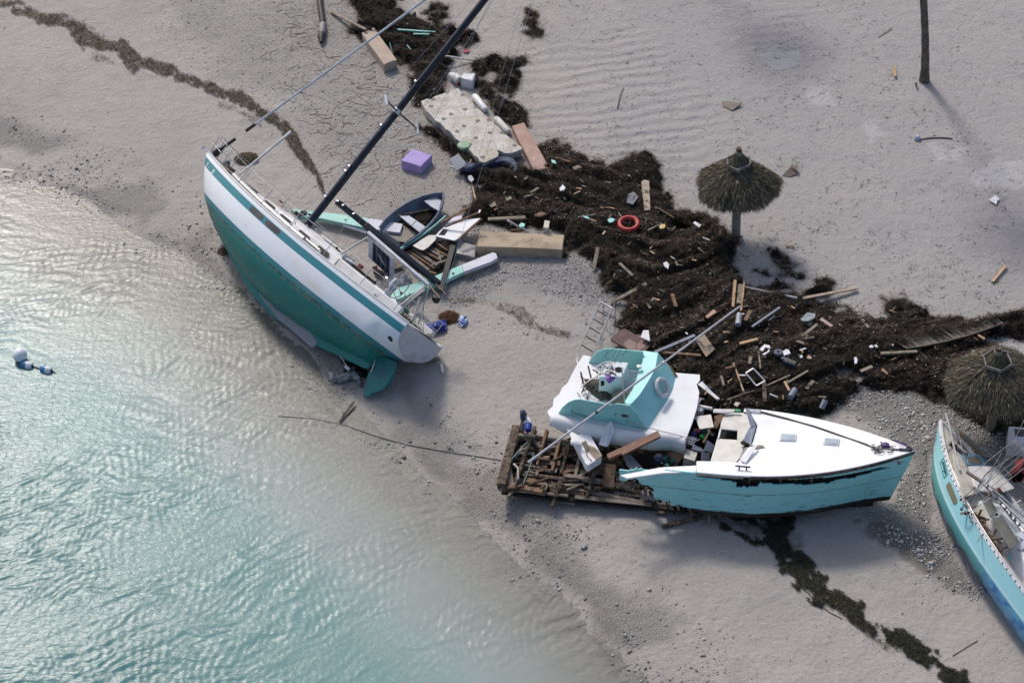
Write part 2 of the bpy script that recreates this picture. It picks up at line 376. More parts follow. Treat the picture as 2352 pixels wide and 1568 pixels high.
WR_SM = [[(1770, 585), (1800, 590), (1818, 612), (1800, 615), (1780, 605)], [(1735, 632), (1752, 624), (1766, 628), (1790, 650), (1800, 668), (1770, 665), (1745, 645)], [(1812, 632), (1840, 640), (1840, 648), (1820, 645)], [(1855, 672), (1895, 662), (1905, 672), (1870, 682)], [(2040, 700), (2075, 690), (2085, 705), (2060, 725), (2045, 720)],
         [(1980, 1190), (2000, 1185), (2080, 1240), (2150, 1290), (2130, 1300), (2050, 1250)], [(1690, 1188), (1770, 1180), (1815, 1215), (1830, 1255), (1800, 1260), (1760, 1225), (1720, 1215)], [(1205, 20), (1235, 30), (1235, 80), (1220, 75)], [(1100, 150), (1115, 155), (1118, 195), (1105, 190)], [(2180, 755), (2240, 748), (2300, 760), (2250, 775), (2190, 800), (2140, 800)]]
def wr_sd(P, wp):
    d = np.full(len(P), 1e9)
    for q in [WR_TOP, WR_T2, WR_T3, WR_SHADE, WR_MAIN]+WR_SM: d = np.minimum(d, sdpoly(P, q))
    P = np.asarray(P); return d-np.interp(P[:, 0], [1700, 1950], [0, 9])+(fbm(wp[:, 0], wp[:, 1], .9, 51)-.56)*34+(fbm(wp[:, 0], wp[:, 1], .28, 55, 3)-.5)*34+np.maximum(0, fbm(wp[:, 0]*.6+wp[:, 1]*.3, wp[:, 1]*1.2-wp[:, 0]*.25, .75, 57, 3)-.69)*420
near_ = (gpx[:, 0] > 700) & (gpx[:, 0] < 2500) & (gpx[:, 1] > -60) & (gpx[:, 1] < 1350) & (np.abs(gv[:, 0]) < 23) & (gv[:, 1] > -16) & (gv[:, 1] < 24)
wsd = np.full(len(gv), 99.); wsd[near_] = wr_sd(gpx[near_], gv[near_])
stain = np.maximum(sst(14, -6, wsd)*.9, .42*np.exp(-((SD+.45+(fbm(gv[:, 0], gv[:, 1], 1.6, 43)-.5)*1.1)/.07)**2)*sst(.4, .55, fbm(gv[:, 0], gv[:, 1], 2.5, 45)))
gravel = np.clip(zr+zg*.8+band*.75+uband*.35, 0, 1)
pale = np.zeros(len(gv))
for q in ([(1748, 128), (1790, 102), (1800, 118), (1835, 108), (1848, 130), (1815, 158), (1790, 162), (1770, 148)], [(1850, 200), (1900, 185), (1925, 250), (1870, 245)], [(1975, 290), (2010, 275), (2030, 310), (2000, 325)], [(2235, 395), (2290, 360), (2352, 372), (2400, 400), (2400, 440), (2300, 430), (2250, 445)], [(2130, 330), (2180, 350), (2230, 330), (2200, 370), (2150, 370)], [(2270, 780), (2330, 765), (2400, 780), (2400, 850), (2330, 830)]): pale = np.maximum(pale, zone(gpx, q, 6, 14, .7, 44, gv))
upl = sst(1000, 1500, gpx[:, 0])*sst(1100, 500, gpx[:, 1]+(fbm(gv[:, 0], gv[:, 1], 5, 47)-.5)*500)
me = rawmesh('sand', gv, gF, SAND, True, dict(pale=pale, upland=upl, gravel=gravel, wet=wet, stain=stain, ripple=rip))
go = bpy.data.objects.new('sand', me); COL.objects.link(go); go['kind'] = 'structure'

# ============================================================ WATER
st = .055
wx = np.arange(-24, 9, st); wy = np.arange(-17, 13.5, st); WX, WY = np.meshgrid(wx, wy, indexing='ij'); X = WX.ravel(); Y = WY.ravel()
ssd = shore_sd(X, Y); dep = -H(X, Y)
def waves(x, y):
    wxp = x+(fbm(x, y, 3.0, 61, 3)-.5)*1.6; wyp = y+(fbm(x, y, 3.0, 65, 3)-.5)*1.6
    z = np.zeros_like(x); r = np.random.default_rng(5)
    main = math.radians(112)
    for lam, amp, n, spr in ((1.3, .0030, 6, .5), (.55, .0020, 10, .42), (.33, .0025, 14, .45), (.21, .0019, 16, .7)):
        for i in range(n):
            a = main+r.normal()*spr; L = lam*r.uniform(.8, 1.25); k = 2*math.pi/L; ph = r.uniform(0, 6.28)
            z += amp/math.sqrt(n)*1.6*np.sin(k*(wxp*math.cos(a)+wyp*math.sin(a))+ph)
    return z
amp = .42+1.15*sst(.36, .64, fbm(X*.55+Y*.3, Y*1.0-X*.35, 2.0, 71, 4))
amp = amp*(.65+.45*sst(0, -4, ssd))
wz = waves(X, Y)*amp*.72
keep = (ssd < .9).reshape(len(wx), len(wy)); jj = np.arange(len(X)).reshape(len(wx), len(wy))
c = keep[:-1, :-1] | keep[1:, :-1] | keep[1:, 1:] | keep[:-1, 1:]
F = np.stack([jj[:-1, :-1][c], jj[1:, :-1][c], jj[1:, 1:][c], jj[:-1, 1:][c]], 1)
used = np.unique(F); rm = np.full(len(X), -1); rm[used] = np.arange(len(used)); F = rm[F]
m, t, b = NM('sea_water'); t.nodes.remove(b); out = t.nodes['Material Output']
tc = nd(t, 'ShaderNodeTexCoord').outputs['Object']; dpt = attr(t, 'depth')
mp = nd(t, 'ShaderNodeMapping'); mp.inputs['Rotation'].default_value = (0, 0, math.radians(-22)); mp.inputs['Scale'].default_value = (1, 2.3, 1); ln(t, tc, mp.inputs[0])
bn = nd(t, 'ShaderNodeBump'); bn.inputs['Distance'].default_value = .011; hh = math_(t, 'ADD', noise(t, mp.outputs[0], 4.2, 3, .5, .6), math_(t, 'MULTIPLY', noise(t, tc, 13, 2, .5), .25)); ln(t, hh, bn.inputs['Height'])
df = nd(t, 'ShaderNodeBsdfDiffuse'); upn = nd(t, 'ShaderNodeCombineXYZ'); upn.inputs[2].default_value = 1.0; ln(t, upn.outputs[0], df.inputs['Normal']); cl = ramp(t, dpt, [(0, (.46, .455, .42)), (.10, (.36, .415, .395)), (.35, (.150, .272, .268)), (1, (.062, .172, .180))]); ln(t, cl, df.inputs[0])
tr = nd(t, 'ShaderNodeBsdfTransparent'); tr.inputs[0].default_value = (.93, .97, .96, 1)
al = math_(t, 'SUBTRACT', 1.0, math_(t, 'POWER', 2.718, math_(t, 'MULTIPLY', dpt, -8.5)))
m1 = nd(t, 'ShaderNodeMixShader'); ln(t, al, m1.inputs[0]); ln(t, tr.outputs[0], m1.inputs[1]); ln(t, df.outputs[0], m1.inputs[2])
gl = nd(t, 'ShaderNodeBsdfGlossy'); gl.inputs['Roughness'].default_value = .28; ln(t, bn.outputs[0], gl.inputs['Normal'])
fr = nd(t, 'ShaderNodeFresnel'); fr.inputs['IOR'].default_value = 1.34; ln(t, bn.outputs[0], fr.inputs['Normal'])
m2 = nd(t, 'ShaderNodeMixShader'); ln(t, fr.outputs[0], m2.inputs[0]); ln(t, m1.outputs[0], m2.inputs[1]); ln(t, gl.outputs[0], m2.inputs[2]); ln(t, m2.outputs[0], out.inputs['Surface'])
WATERM = m
me = rawmesh('water', np.stack([X, Y, wz], 1)[used], F, WATERM, True, dict(depth=np.clip(np.maximum(dep[used], 0)/1.5, 0, 1)))
o = bpy.data.objects.new('water', me); COL.objects.link(o); o['kind'] = 'structure'
# the open sea beyond, same level
ob = MB(); ob.add([(-400, -400, -.004), (60, -400, -.004), (9, -17, -.004), (-24, -17, -.004)], [(0, 1, 2, 3)]).add([(-400, -400, -.004), (-24, -17, -.004), (-24, 13.5, -.004), (-400, 200, -.004)], [(0, 1, 2, 3)])
me = rawmesh('open_water', ob.arr(), ob.f, WATERM, False, dict(depth=np.ones(8))); o = bpy.data.objects.new('open_water', me); COL.objects.link(o); o['kind'] = 'structure'

# ============================================================ RUBBLE, WRACK, LITTER
def stones(name, pos, size, cols, label, sink=.3, M=None):
    n = len(pos); a = np.array([(1, 0, 0), (-1, 0, 0), (0, 1, 0), (0, -1, 0), (0, 0, 1), (0, 0, -1)], float)
    q = np.array([(0, 2, 4), (2, 1, 4), (1, 3, 4), (3, 0, 4), (2, 0, 5), (1, 2, 5), (3, 1, 5), (0, 3, 5)])
    # 6 corners + 8 bulged face centres -> 24 triangles
    fc = a[q].mean(1); fc = fc/np.linalg.norm(fc, axis=1)[:, None]*.92; base = np.vstack([a, fc])
    T = []
    for i, f in enumerate(q):
        for k in range(3): T.append((f[k], f[(k+1) % 3], 6+i))
    T = np.array(T)
    V = base[None]*(1+RNG.uniform(-.28, .28, (n, 14, 1)))*np.stack([RNG.uniform(.7, 1.3, n), RNG.uniform(.6, 1.0, n), RNG.uniform(.4, .75, n)], 1)[:, None]*size[:, None, None]
    th = RNG.uniform(0, 6.28, n); c, s = np.cos(th), np.sin(th)
    V = np.stack([V[..., 0]*c[:, None]-V[..., 1]*s[:, None], V[..., 0]*s[:, None]+V[..., 1]*c[:, None], V[..., 2]], -1)
    V = V+pos[:, None]+np.array([0, 0, 1])*(size*sink)[:, None, None]
    F = (T[None]+(np.arange(n)*14)[:, None, None]).reshape(-1, 3)
    me = rawmesh(name, V.reshape(-1, 3), F, M or STONEM, False, colors=np.repeat(cols, 14, 0))
    o = bpy.data.objects.new(name, me); COL.objects.link(o); return tag(o, label, 'rubble', kind='stuff')
STONEM = colmat('coral_stone', .85, .006, 60); WSTONE = colmat('wet_coral_stone', .22, .006, 60)
def samp(poly, n, soft=0, fn=None):
    P = np.array(poly, float); lo, hi = P.min(0)-soft, P.max(0)+soft; q = RNG.uniform(lo, hi, (n, 2)); p = Gv(q); d = sdpoly(q, P)+(fbm(p[:, 0], p[:, 1], .8, 5)-.5)*50
    k = (d < soft*RNG.uniform(-1, 1, n))
    return p[k]
def grey(n, lo=.12, hi=.5, warm=.03):
    g = RNG.uniform(lo, hi, n); return np.stack([g, g*(1-warm), g*(1-2*warm)], 1)
p = samp(Z_RUB, 26000, 20); n = len(p); k = fbm(p[:, 0], p[:, 1], .6, 17, 3) > RNG.uniform(.30, .62, n); p = p[k]; n = len(p); sz = RNG.gamma(1.9, .0085, n)+.005
stones('coral_rubble', p, sz, grey(n, .20, .68), 'coarse grey coral rubble piled between the motor boat and the aqua sailboat')
# strip along the water's edge
n = 70000; x = RNG.uniform(-21, 12, n); y = RNG.uniform(-15, 12, n); s_ = shore_sd(x, y)+(fbm(x, y, 1.2, 31)-.5)*1.6
k = (s_ > -.6) & (s_ < 2.6) & (RNG.random(n) < .08+1.0*sst(.46, .60, fbm(x, y, 1.6, 35))*sst(2.6, 1.0, s_)); x, y = x[k], y[k]; z = H(x, y); n = len(x)
stones('shore_rubble', np.stack([x, y, z], 1), RNG.gamma(2, .008, n)+.005, grey(n, .14, .5), 'grey coral pebbles strewn along the water line', M=WSTONE)
p = np.vstack([samp(Z_GRAV, 12000, 40), samp(Z_GRAV2, 9000, 10)]); n = len(p)
stones('shell_gravel', p, RNG.gamma(3, .0045, n)+.005, grey(n, .2, .62), 'fine pale shell gravel on the beach left of the mast and under the boxes')
n = 9000; q = np.stack([RNG.uniform(0, 2352, n), RNG.uniform(0, 1568, n)], 1); p = Gv(q); k = (shore_sd(p[:, 0], p[:, 1]) > 1.0) & (fbm(p[:, 0], p[:, 1], 2, 77) > RNG.uniform(.3, .75, n)); p = p[k]; n = len(p)
stones('scattered_pebbles', p, RNG.gamma(2, .005, n)+.004, grey(n, .16, .6), 'small loose pebbles scattered over the open sand')

def blades(P, L, Wd, cols, name, label, cat, M, lift=.02, flat=.25, bend=.25, theta=None):
    """thin bent strips lying on the ground: 5 points, 3 triangles each"""
    n = len(P); th = RNG.uniform(0, 6.28, n) if not isinstance(flat, tuple) else flat[1]+RNG.normal(0, flat[2], n)
    if theta is not None: th = theta
    fl = flat if not isinstance(flat, tuple) else flat[0]
    d = np.stack([np.cos(th), np.sin(th), RNG.normal(0, fl, n)], 1); s = np.stack([-np.sin(th), np.cos(th), RNG.normal(0, .4, n)], 1)
    a = P-d*L[:, None]/2; c = P+d*L[:, None]/2+s*(RNG.normal(0, bend, n)*L)[:, None]; mid = P+s*(RNG.normal(0, bend*.6, n)*L)[:, None]+np.array([0, 0, 1])*(lift*RNG.random(n))[:, None]
    V = np.stack([a, mid-s*Wd[:, None]/2, mid+s*Wd[:, None]/2, c], 1)
    V[:, :, 2] = np.maximum(V[:, :, 2], P[:, None, 2]-.01)
    F = (np.array([(0, 1, 2), (1, 3, 2)])[None]+(np.arange(n)*4)[:, None, None]).reshape(-1, 3)
    me = rawmesh(name, V.reshape(-1, 3), F, M, False, colors=np.repeat(cols, 4, 0))
    o = bpy.data.objects.new(name, me); COL.objects.link(o); return tag(o, label, cat, kind='stuff')
WEEDM = colmat('dried_seaweed', .75)
def pick(n, pal, wts):
    pal = np.array(pal); i = RNG.choice(len(pal), n, p=np.array(wts)/sum(wts)); return pal[i]*RNG.uniform(.6, 1.3, (n, 1))
# heap surface
hx = np.arange(-7, 19, .045); hy = np.arange(-4.5, 20.5, .045); HX, HY = np.meshgrid(hx, hy, indexing='ij'); X = HX.ravel(); Y = HY.ravel(); P3 = np.stack([X, Y, np.zeros_like(X)+.35], 1)
pxs = toPX(P3); near2 = (pxs[:, 0] > 780) & (pxs[:, 0] < 2440) & (pxs[:, 1] > -50) & (pxs[:, 1] < 1320)
d = np.full(len(X), 99.); d[near2] = wr_sd(pxs[near2], P3[near2])
FA = np.where(pxs[:, 0] < 1500, -.45, np.interp(pxs[:, 0], [1500, 1700, 2300], [-.45, .05, .22])); CA, SA_ = np.cos(FA), np.sin(FA); AL, AC = X*CA+Y*SA_, -X*SA_+Y*CA
ridge = np.abs(fbm(AL*.24, AC*2.0, 1.2, 81, 4)-.5)*2
hz = sst(6, -45, d)*.17+sst(4, -16, d)*(.005+.62*np.maximum(0, .42-ridge)+.26*(fbm(X, Y, .42, 85, 3)-.40)+.09*(vn(X, Y, .12, 88)-.3)+.05*(vn(X, Y, .07, 89)-.3))
keep = (d < 5).reshape(len(hx), len(hy)); jj = np.arange(len(X)).reshape(len(hx), len(hy)); c = keep[:-1, :-1] & keep[1:, :-1] & keep[1:, 1:] & keep[:-1, 1:]
F = np.stack([jj[:-1, :-1][c], jj[1:, :-1][c], jj[1:, 1:][c], jj[:-1, 1:][c]], 1); used = np.unique(F); rm = np.full(len(X), -1); rm[used] = np.arange(len(used)); F = rm[F]
X, Y, hz, d = X[used], Y[used], hz[used], d[used]; Z = H(X, Y)+np.maximum(hz, 0)-.012
m, t, b = NM('wet_wrack'); tc = nd(t, 'ShaderNodeTexCoord').outputs['Object']
n1 = noise(t, tc, 3, 5, .6); n2 = noise(t, tc, 34, 5, .75)
cc = mix(t, ramp(t, n1, [(.35, 0.), (.65, 1.)]), (.007, .0055, .0045), (.026, .018, .012)); cc = mix(t, ramp(t, noise(t, tc, .9, 3, .5), [(.48, 0.), (.62, .6)]), cc, (.038, .028, .020)); cc = mix(t, ramp(t, n2, [(.5, 0.), (.66, .7)]), cc, (.10, .075, .055)); cc = mix(t, ramp(t, noise(t, tc, 55, 2, .5), [(.70, 0.), (.73, .8)]), cc, (.35, .33, .3))
ln(t, cc, b.inputs['Base Color']); b.inputs['Roughness'].default_value = .8; b.inputs['Specular IOR Level'].default_value = .15; bump(t, b, math_(t, 'ADD', n2, noise(t, tc, 14, 4, .7)), .05)
WRM = m
me = rawmesh('seaweed_heap', np.stack([X, Y, Z], 1), F, WRM, True); o = bpy.data.objects.new('seaweed_heap', me); COL.objects.link(o)
tag(o, 'dark brown mass of stranded seaweed heaped across the upper beach', 'seaweed', kind='stuff')
WR_X, WR_Y, WR_Z, WR_D = X, Y, Z, d
# fibres on top of it
i = RNG.integers(0, len(X), 165000); i = i[RNG.random(len(i)) < np.where(d[i] > -8, .9, .75)]; n = len(i)
P = np.stack([X[i]+RNG.normal(0, .03, n), Y[i]+RNG.normal(0, .03, n), Z[i]+RNG.uniform(0, .05, n)], 1)
cl = pick(n, [(.012, .010, .008), (.035, .024, .016), (.07, .045, .03), (.11, .055, .03), (.14, .11, .085), (.38, .36, .33)], [34, 28, 17, 9, 9, 4])
fq = toPX(P)[:, 0]; fb_ = np.where(fq < 1500, -.45, np.interp(fq, [1500, 1700, 2300], [-.45, .05, .22])); dry = fbm((P[:, 0]*np.cos(fb_)+P[:, 1]*np.sin(fb_))*.35, (P[:, 1]*np.cos(fb_)-P[:, 0]*np.sin(fb_))*1.7, 1.1, 99, 3); cl = cl*(.35+.85*sst(.42, .66, dry))[:, None]
qx = toPX(P)[:, 0]; fa_ = np.where(qx < 1500, -.45, np.interp(qx, [1500, 1700, 2300], [-.45, .05, .22])); th_f = np.where(RNG.random(n) < .65, fa_+RNG.normal(0, .3, n), RNG.uniform(0, 6.28, n))
blades(P, RNG.gamma(2.0, .045, n)+.02, RNG.uniform(.006, .017, n), cl, 'seaweed_fronds', 'tangled dark seaweed fronds and stalks covering the stranded heap', 'seaweed', WEEDM, .06, .35, theta=th_f)
j_ = RNG.integers(0, len(X), 9000); j_ = j_[fbm(X[j_], Y[j_], .7, 107, 3) > .5]; n = len(j_)
stones('shells_in_wrack', np.stack([X[j_], Y[j_], Z[j_]+.01], 1), RNG.gamma(1.6, .006, n)+.004, grey(n, .15, .7, .06), 'pale shell and coral bits caught in the dark seaweed heap')
# fringe scattered beyond its edge
i = np.nonzero(d > -6)[0]; i = i[RNG.integers(0, len(i), 60000)]; i = i[fbm(X[i], Y[i], .5, 97, 3) > RNG.uniform(.35, .62, len(i))]; n = len(i); rs_ = RNG.gamma(1.2, .16, n); an_ = RNG.uniform(0, 6.28, n); P = np.stack([X[i]+rs_*np.cos(an_), Y[i]+rs_*np.sin(an_), 0*X[i]], 1); P[:, 2] = H(P[:, 0], P[:, 1])+.012
blades(P, RNG.uniform(.03, .13, n), RNG.uniform(.006, .016, n), pick(n, [(.03, .022, .015), (.08, .06, .04), (.14, .08, .05)], [4, 3, 1]), 'seaweed_fringe', 'loose seaweed bits fraying out from the edges of the dark heap', 'seaweed', WEEDM, .02, .1)

def wline(pts, n, name, label, pal, wts, L=(.06, .2), gap=.46):
    """seagrass strewn along a line (px, py, half width px)"""
    q = np.array(pts, float); lo, hi = q[:, :2].min(0)-60, q[:, :2].max(0)+60
    c = RNG.uniform(lo, hi, (n*6, 2)); dd, ww = sdline(c, q); kk = dd < ww*1.9; c = c[kk]; p = Gv(c); dd, ww = dd[kk], ww[kk]
    wq = np.array([W(a_, b_, .3)[:2] for a_, b_, _ in q]); dirs = np.diff(wq, axis=0); mids = (q[1:, :2]+q[:-1, :2])/2; an = np.arctan2(dirs[:, 1], dirs[:, 0])[np.argmin(((c[:, None]-mids[None])**2).sum(-1), 1)]
    al, ac = p[:, 0]*np.cos(an)+p[:, 1]*np.sin(an), -p[:, 0]*np.sin(an)+p[:, 1]*np.cos(an); f = fbm(al, ac*3.2, .9, 91, 4)*.6+fbm(p[:, 0], p[:, 1], .30, 95, 3)*.4
    k = f > gap-.10+.16*(dd/ww)**2; p = p[k][:n]; an = an[k][:n]
    m_ = len(p); p[:, 2] += .008+RNG.random(m_)*.05
    return blades(p, RNG.uniform(*L, m_), RNG.uniform(.008, .02, m_), pick(m_, pal, wts), name, label, 'seagrass', WEEDM, .05, .2, theta=an+RNG.normal(0, .6, len(an)))
GRN = [(.055, .060, .028), (.10, .095, .045), (.16, .10, .06), (.03, .025, .018), (.22, .19, .12)]
wline([(-40, -8, 12), (30, 15, 12), (100, 45, 12), (160, 55, 13), (200, 95, 15), (270, 110, 16), (320, 150, 16), (400, 165, 13), (470, 200, 12), (550, 225, 12), (590, 250, 11), (650, 295, 12), (670, 320, 12), (700, 365, 8), (730, 405, 6), (745, 450, 3)], 42000, 'seagrass_line', 'olive and brown seagrass line curving over the sand at upper left', [(.05, .055, .022), (.085, .075, .032), (.13, .065, .035), (.022, .02, .014), (.16, .13, .075)], [4, 3, 3, 3, .6], gap=.44)
wline([(150, 48, 9), (230, 85, 11), (215, 130, 9), (260, 145, 6)], 900, 'seagrass_line', 'thin seagrass loop lying beside the upper left seagrass line', GRN, [2, 3, 3, 1, 1])
wline([(505, 240, 5), (560, 262, 8), (600, 290, 6)], 700, 'seagrass_line', 'thin seagrass strand just above the white hull bow', GRN, [3, 2, 3, 1, 1])
wline([(1710, 1180, 46), (1780, 1215, 46), (1810, 1280, 30), (1860, 1330, 26), (1900, 1370, 34), (1960, 1405, 26), (2020, 1442, 20), (2080, 1480, 17), (2140, 1518, 20), (2200, 1560, 22), (2280, 1620, 22)], 32000, 'seagrass_line', 'dark green seagrass trail running from the motor boat to the lower right', [(.028, .032, .018), (.012, .012, .009), (.07, .07, .035), (.035, .028, .03)], [4, 5, 2, 1], gap=.505)
wline([(1840, 1345, 6), (1930, 1400, 10), (1990, 1450, 7), (2040, 1490, 5), (2110, 1490, 3)], 1500, 'seagrass_line', 'thin lower strand of the seagrass trail at lower right', GRN, [3, 2, 2, 2, 1], gap=.4)
wline([(1030, 690, 4), (1080, 690, 5), (1140, 700, 6), (1190, 715, 10), (1215, 735, 13), (1240, 755, 6), (1300, 770, 9)], 1700, 'seagrass_line', 'broken seagrass strand on the sand right of the sailboat stern', GRN, [3, 3, 2, 2, 1], gap=.42)
def tuft(px, py, r, n, label, pal=GRN, wts=(3, 2, 4, 2, 1), hgt=.12):
    c = G(px, py); a = RNG.uniform(0, 6.28, n); q = np.sqrt(RNG.random(n))*r; P = np.stack([c[0]+q*np.cos(a), c[1]+q*.8*np.sin(a), 0*a], 1); P[:, 2] = H(P[:, 0], P[:, 1])+RNG.random(n)*hgt*(1-(q/r)**2)+.01
    blades(P, RNG.uniform(.06, .18, n), RNG.uniform(.008, .02, n), pick(n, pal, wts), 'weed_clump', label, 'seaweed', WEEDM, .06, .4)
tuft(567, 366, .42, 1500, 'brown green weed clump under the bow rail of the sailboat')
tuft(517, 578, .24, 500, 'small olive weed clump against the green bow bottom')
tuft(1032, 730, .34, 1100, 'rusty brown weed clump beside the blue tarp', [(.20, .08, .03), (.1, .05, .025), (.05, .035, .02)], (3, 3, 2))
tuft(2300, 738, .35, 700, 'dark weed clump at the palm frond tip near the right edge', [(.03, .022, .015), (.07, .05, .03)], (3, 1))
# bare runners (vines) over the sand
def vines(n, poly, label, col, steps=14, L=.14, r=.008, seed=1):
    rr = random.Random(seed); mb = MB(); P = np.array(poly); c = 0
    while c < n:
        q = (rr.uniform(P[:, 0].min(), P[:, 0].max()), rr.uniform(P[:, 1].min(), P[:, 1].max()))
        if sdpoly([q], P)[0] > 0: continue
        c += 1; p = G(*q); a = rr.uniform(0, 6.28); pts = []
        for k in range(rr.randint(steps//2, steps)):
            pts.append(np.array([p[0], p[1], 0])); a += rr.gauss(0, .55); p = p+np.array([math.cos(a), math.sin(a), 0])*L*rr.uniform(.6, 1.3)
        A = np.array(pts); A[:, 2] = H(A[:, 0], A[:, 1])+.008; mb.tube(list(A), r*rr.uniform(.5, 1.1), 3, False)
    return solo('beach_runners', mb, mat('runner_'+str(seed), col, tuple(x*.6 for x in col), rough=.9), label, 'vine', kind='stuff', smooth=False)
vines(110, [(560, 10), (760, 0), (870, 120), (960, 330), (900, 470), (780, 440), (730, 330), (640, 180)], 'reddish bare creeper runners over the gravel left of the mast', (.17, .075, .055), steps=10, seed=1)
vines(40, [(640, 0), (860, 60), (880, 300), (760, 350), (640, 200)], 'grey bare creeper stems over the gravel at upper left', (.17, .15, .135), steps=9, seed=2)
# twig litter
n = 26000; q = np.stack([RNG.uniform(1080, 2352, n), RNG.uniform(0, 780, n)], 1); p = Gv(q); k = (wr_sd(q, p) > 0) & (fbm(p[:, 0], p[:, 1], 1.4, 101) > RNG.uniform(.30, .70, n)) & (fbm(p[:, 0], p[:, 1], .28, 102, 2) > .52); p = p[k]; p[:, 2] += .006; n = len(p)
blades(p, RNG.gamma(2.2, .045, n), RNG.uniform(.010, .026, n), pick(n, [(.08, .065, .05), (.14, .11, .085), (.035, .03, .025)], [3, 2, 3]), 'beach_litter', 'dry twigs and weed crumbs scattered over the upper right sand', 'litter', WEEDM, .02, .08)
n = 9000; q = np.stack([RNG.uniform(0, 2352, n), RNG.uniform(0, 1568, n)], 1); p = Gv(q); k = (shore_sd(p[:, 0], p[:, 1]) > 1.6) & (fbm(p[:, 0], p[:, 1], 1.4, 103) > RNG.uniform(.3, .8, n)); p = p[k]; p[:, 2] += .005; n = len(p)
blades(p, RNG.gamma(2.0, .03, n), RNG.uniform(.006, .016, n), pick(n, [(.09, .075, .06), (.16, .13, .10)], [3, 2]), 'beach_litter', 'sparse dry weed crumbs over the lower and left sand', 'litter', WEEDM, .02, .08)
# ============================================================ BOAT HELPERS
def rot3(yaw, heel, pitch):
    cy, sy = math.cos(yaw), math.sin(yaw); ch, sh = math.cos(heel), math.sin(heel); cp, sp = math.cos(pitch), math.sin(pitch)
    return np.array([[cy, -sy, 0], [sy, cy, 0], [0, 0, 1]])@np.array([[cp, 0, -sp], [0, 1, 0], [sp, 0, cp]])@np.array([[1, 0, 0], [0, ch, -sh], [0, sh, ch]])
def hpix(pose, Gd, px, py):
    """hull grid point that projects nearest to a pixel"""
    q = toPX(Gd.reshape(-1, 3)@pose.R.T+pose.o); i = int(np.argmin((q[:, 0]-px)**2+(q[:, 1]-py)**2)); return Gd.reshape(-1, 3)[i]
class Pose:
    def __init__(s, loc, yaw, heel, pitch): s.o = np.array(loc, float); s.R = rot3(*[math.radians(a) for a in (yaw, heel, pitch)])
    def pl(s, px, py, ax, v):
        """local point on the plane (local axis ax = v) seen at a pixel"""
        d = s.R.T@ray(px, py); c = s.R.T@(CAMP-s.o); k = (v-c[ax])/d[ax]; return c+d*k
    def z(s, px, py, v): return s.pl(px, py, 2, v)
    def y(s, px, py, v): return s.pl(px, py, 1, v)
    def w(s, p): return s.o+s.R@np.asarray(p, float)
    def inv(s, p): return s.R.T@(np.asarray(p, float)-s.o)
def rpoly(cx, cy, w, h, r, n=4):
    P = []
    for sx, sy, a0 in ((1, 1, 0), (-1, 1, 90), (-1, -1, 180), (1, -1, 270)):
        for k in range(n+1):
            a = math.radians(a0+90*k/n); P.append((cx+sx*(w/2-r)+r*math.cos(a), cy+sy*(h/2-r)+r*math.sin(a)))
    return P
def hullmat(name, bands, sheer_attr='sd', wear=None, edge=.012):
    """bands: (distance below sheer, colour) painted top to bottom"""
    m, t, b = NM(name); tc = nd(t, 'ShaderNodeTexCoord').outputs['Object']; s = attr(t, sheer_attr)
    s = math_(t, 'ADD', s, math_(t, 'MULTIPLY', math_(t, 'SUBTRACT', noise(t, tc, 6, 4), .5), edge))
    col = None
    for d, c in bands:
        if col is None: col = c; continue
        f = nd(t, 'ShaderNodeMapRange'); ln(t, s, f.inputs[0]); f.inputs[1].default_value = d-.006; f.inputs[2].default_value = d+.006
        if isinstance(c, tuple): c2 = c
        col = mix(t, f.outputs[0], col, c)
    for sc, lo, hi, wc, amt in (wear or []):
        col = mix(t, ramp(t, noise(t, tc, sc, 7, .62, .3), [(lo, 0.), (hi, amt)]), col, wc)
    ln(t, col, b.inputs['Base Color']); b.inputs['Roughness'].default_value = .4
    bump(t, b, noise(t, tc, 3, 4), .01); return m, t, b

# ============================================================ WHITE AND GREEN SAILBOAT
PA = Pose((-7.094, 2.366, .801), 131.6146, 54.5418, 1.1155); LA, BA = 12.1, 3.452
PA.o = PA.o+(CAMP-PA.o)*(.25/39.3)
def a_b(t):
    return BA*np.where(t < .45, .225+.275*np.sin(np.clip(t, 0, .45)/.45*math.pi/2)**.5, .5*(1-np.clip((t-.45)/.55, 0, 1)**2.1))
def a_zs(t): return np.where(t < .4, 1.05+.09*((.4-t)/.4)**2, 1.05+.32*(np.clip(t-.4, 0, 1)/.6)**1.7)
def a_zc(t):
    x = (t-.5)*LA
    z = -.62*np.sin(np.clip((x+5.2)/(4.45+5.2), 0, 1)*math.pi)**.8
    z = np.where(x < -5.2, .477*(-(x+5.2)/.85).clip(0, 1)**1.0, z); z = np.where(x > LA/2-1.6, 1.373*((x-(LA/2-1.6))/1.6).clip(0, 1)**1.15, z); return z
def a_zk(t):
    x = (t-.5)*LA
    return np.minimum(a_zc(t), np.interp(x, [-6.05, -5.2, -4.78, -4.70, -3.54, -2.6, -.5, .74, 1.37, 2.23, 3.8, 4.45, 6.05], [.5, .02, -.2, -.78, -1.0, -1.22, -1.42, -1.30, -1.13, -.87, -.38, 0.02, 1.4]))
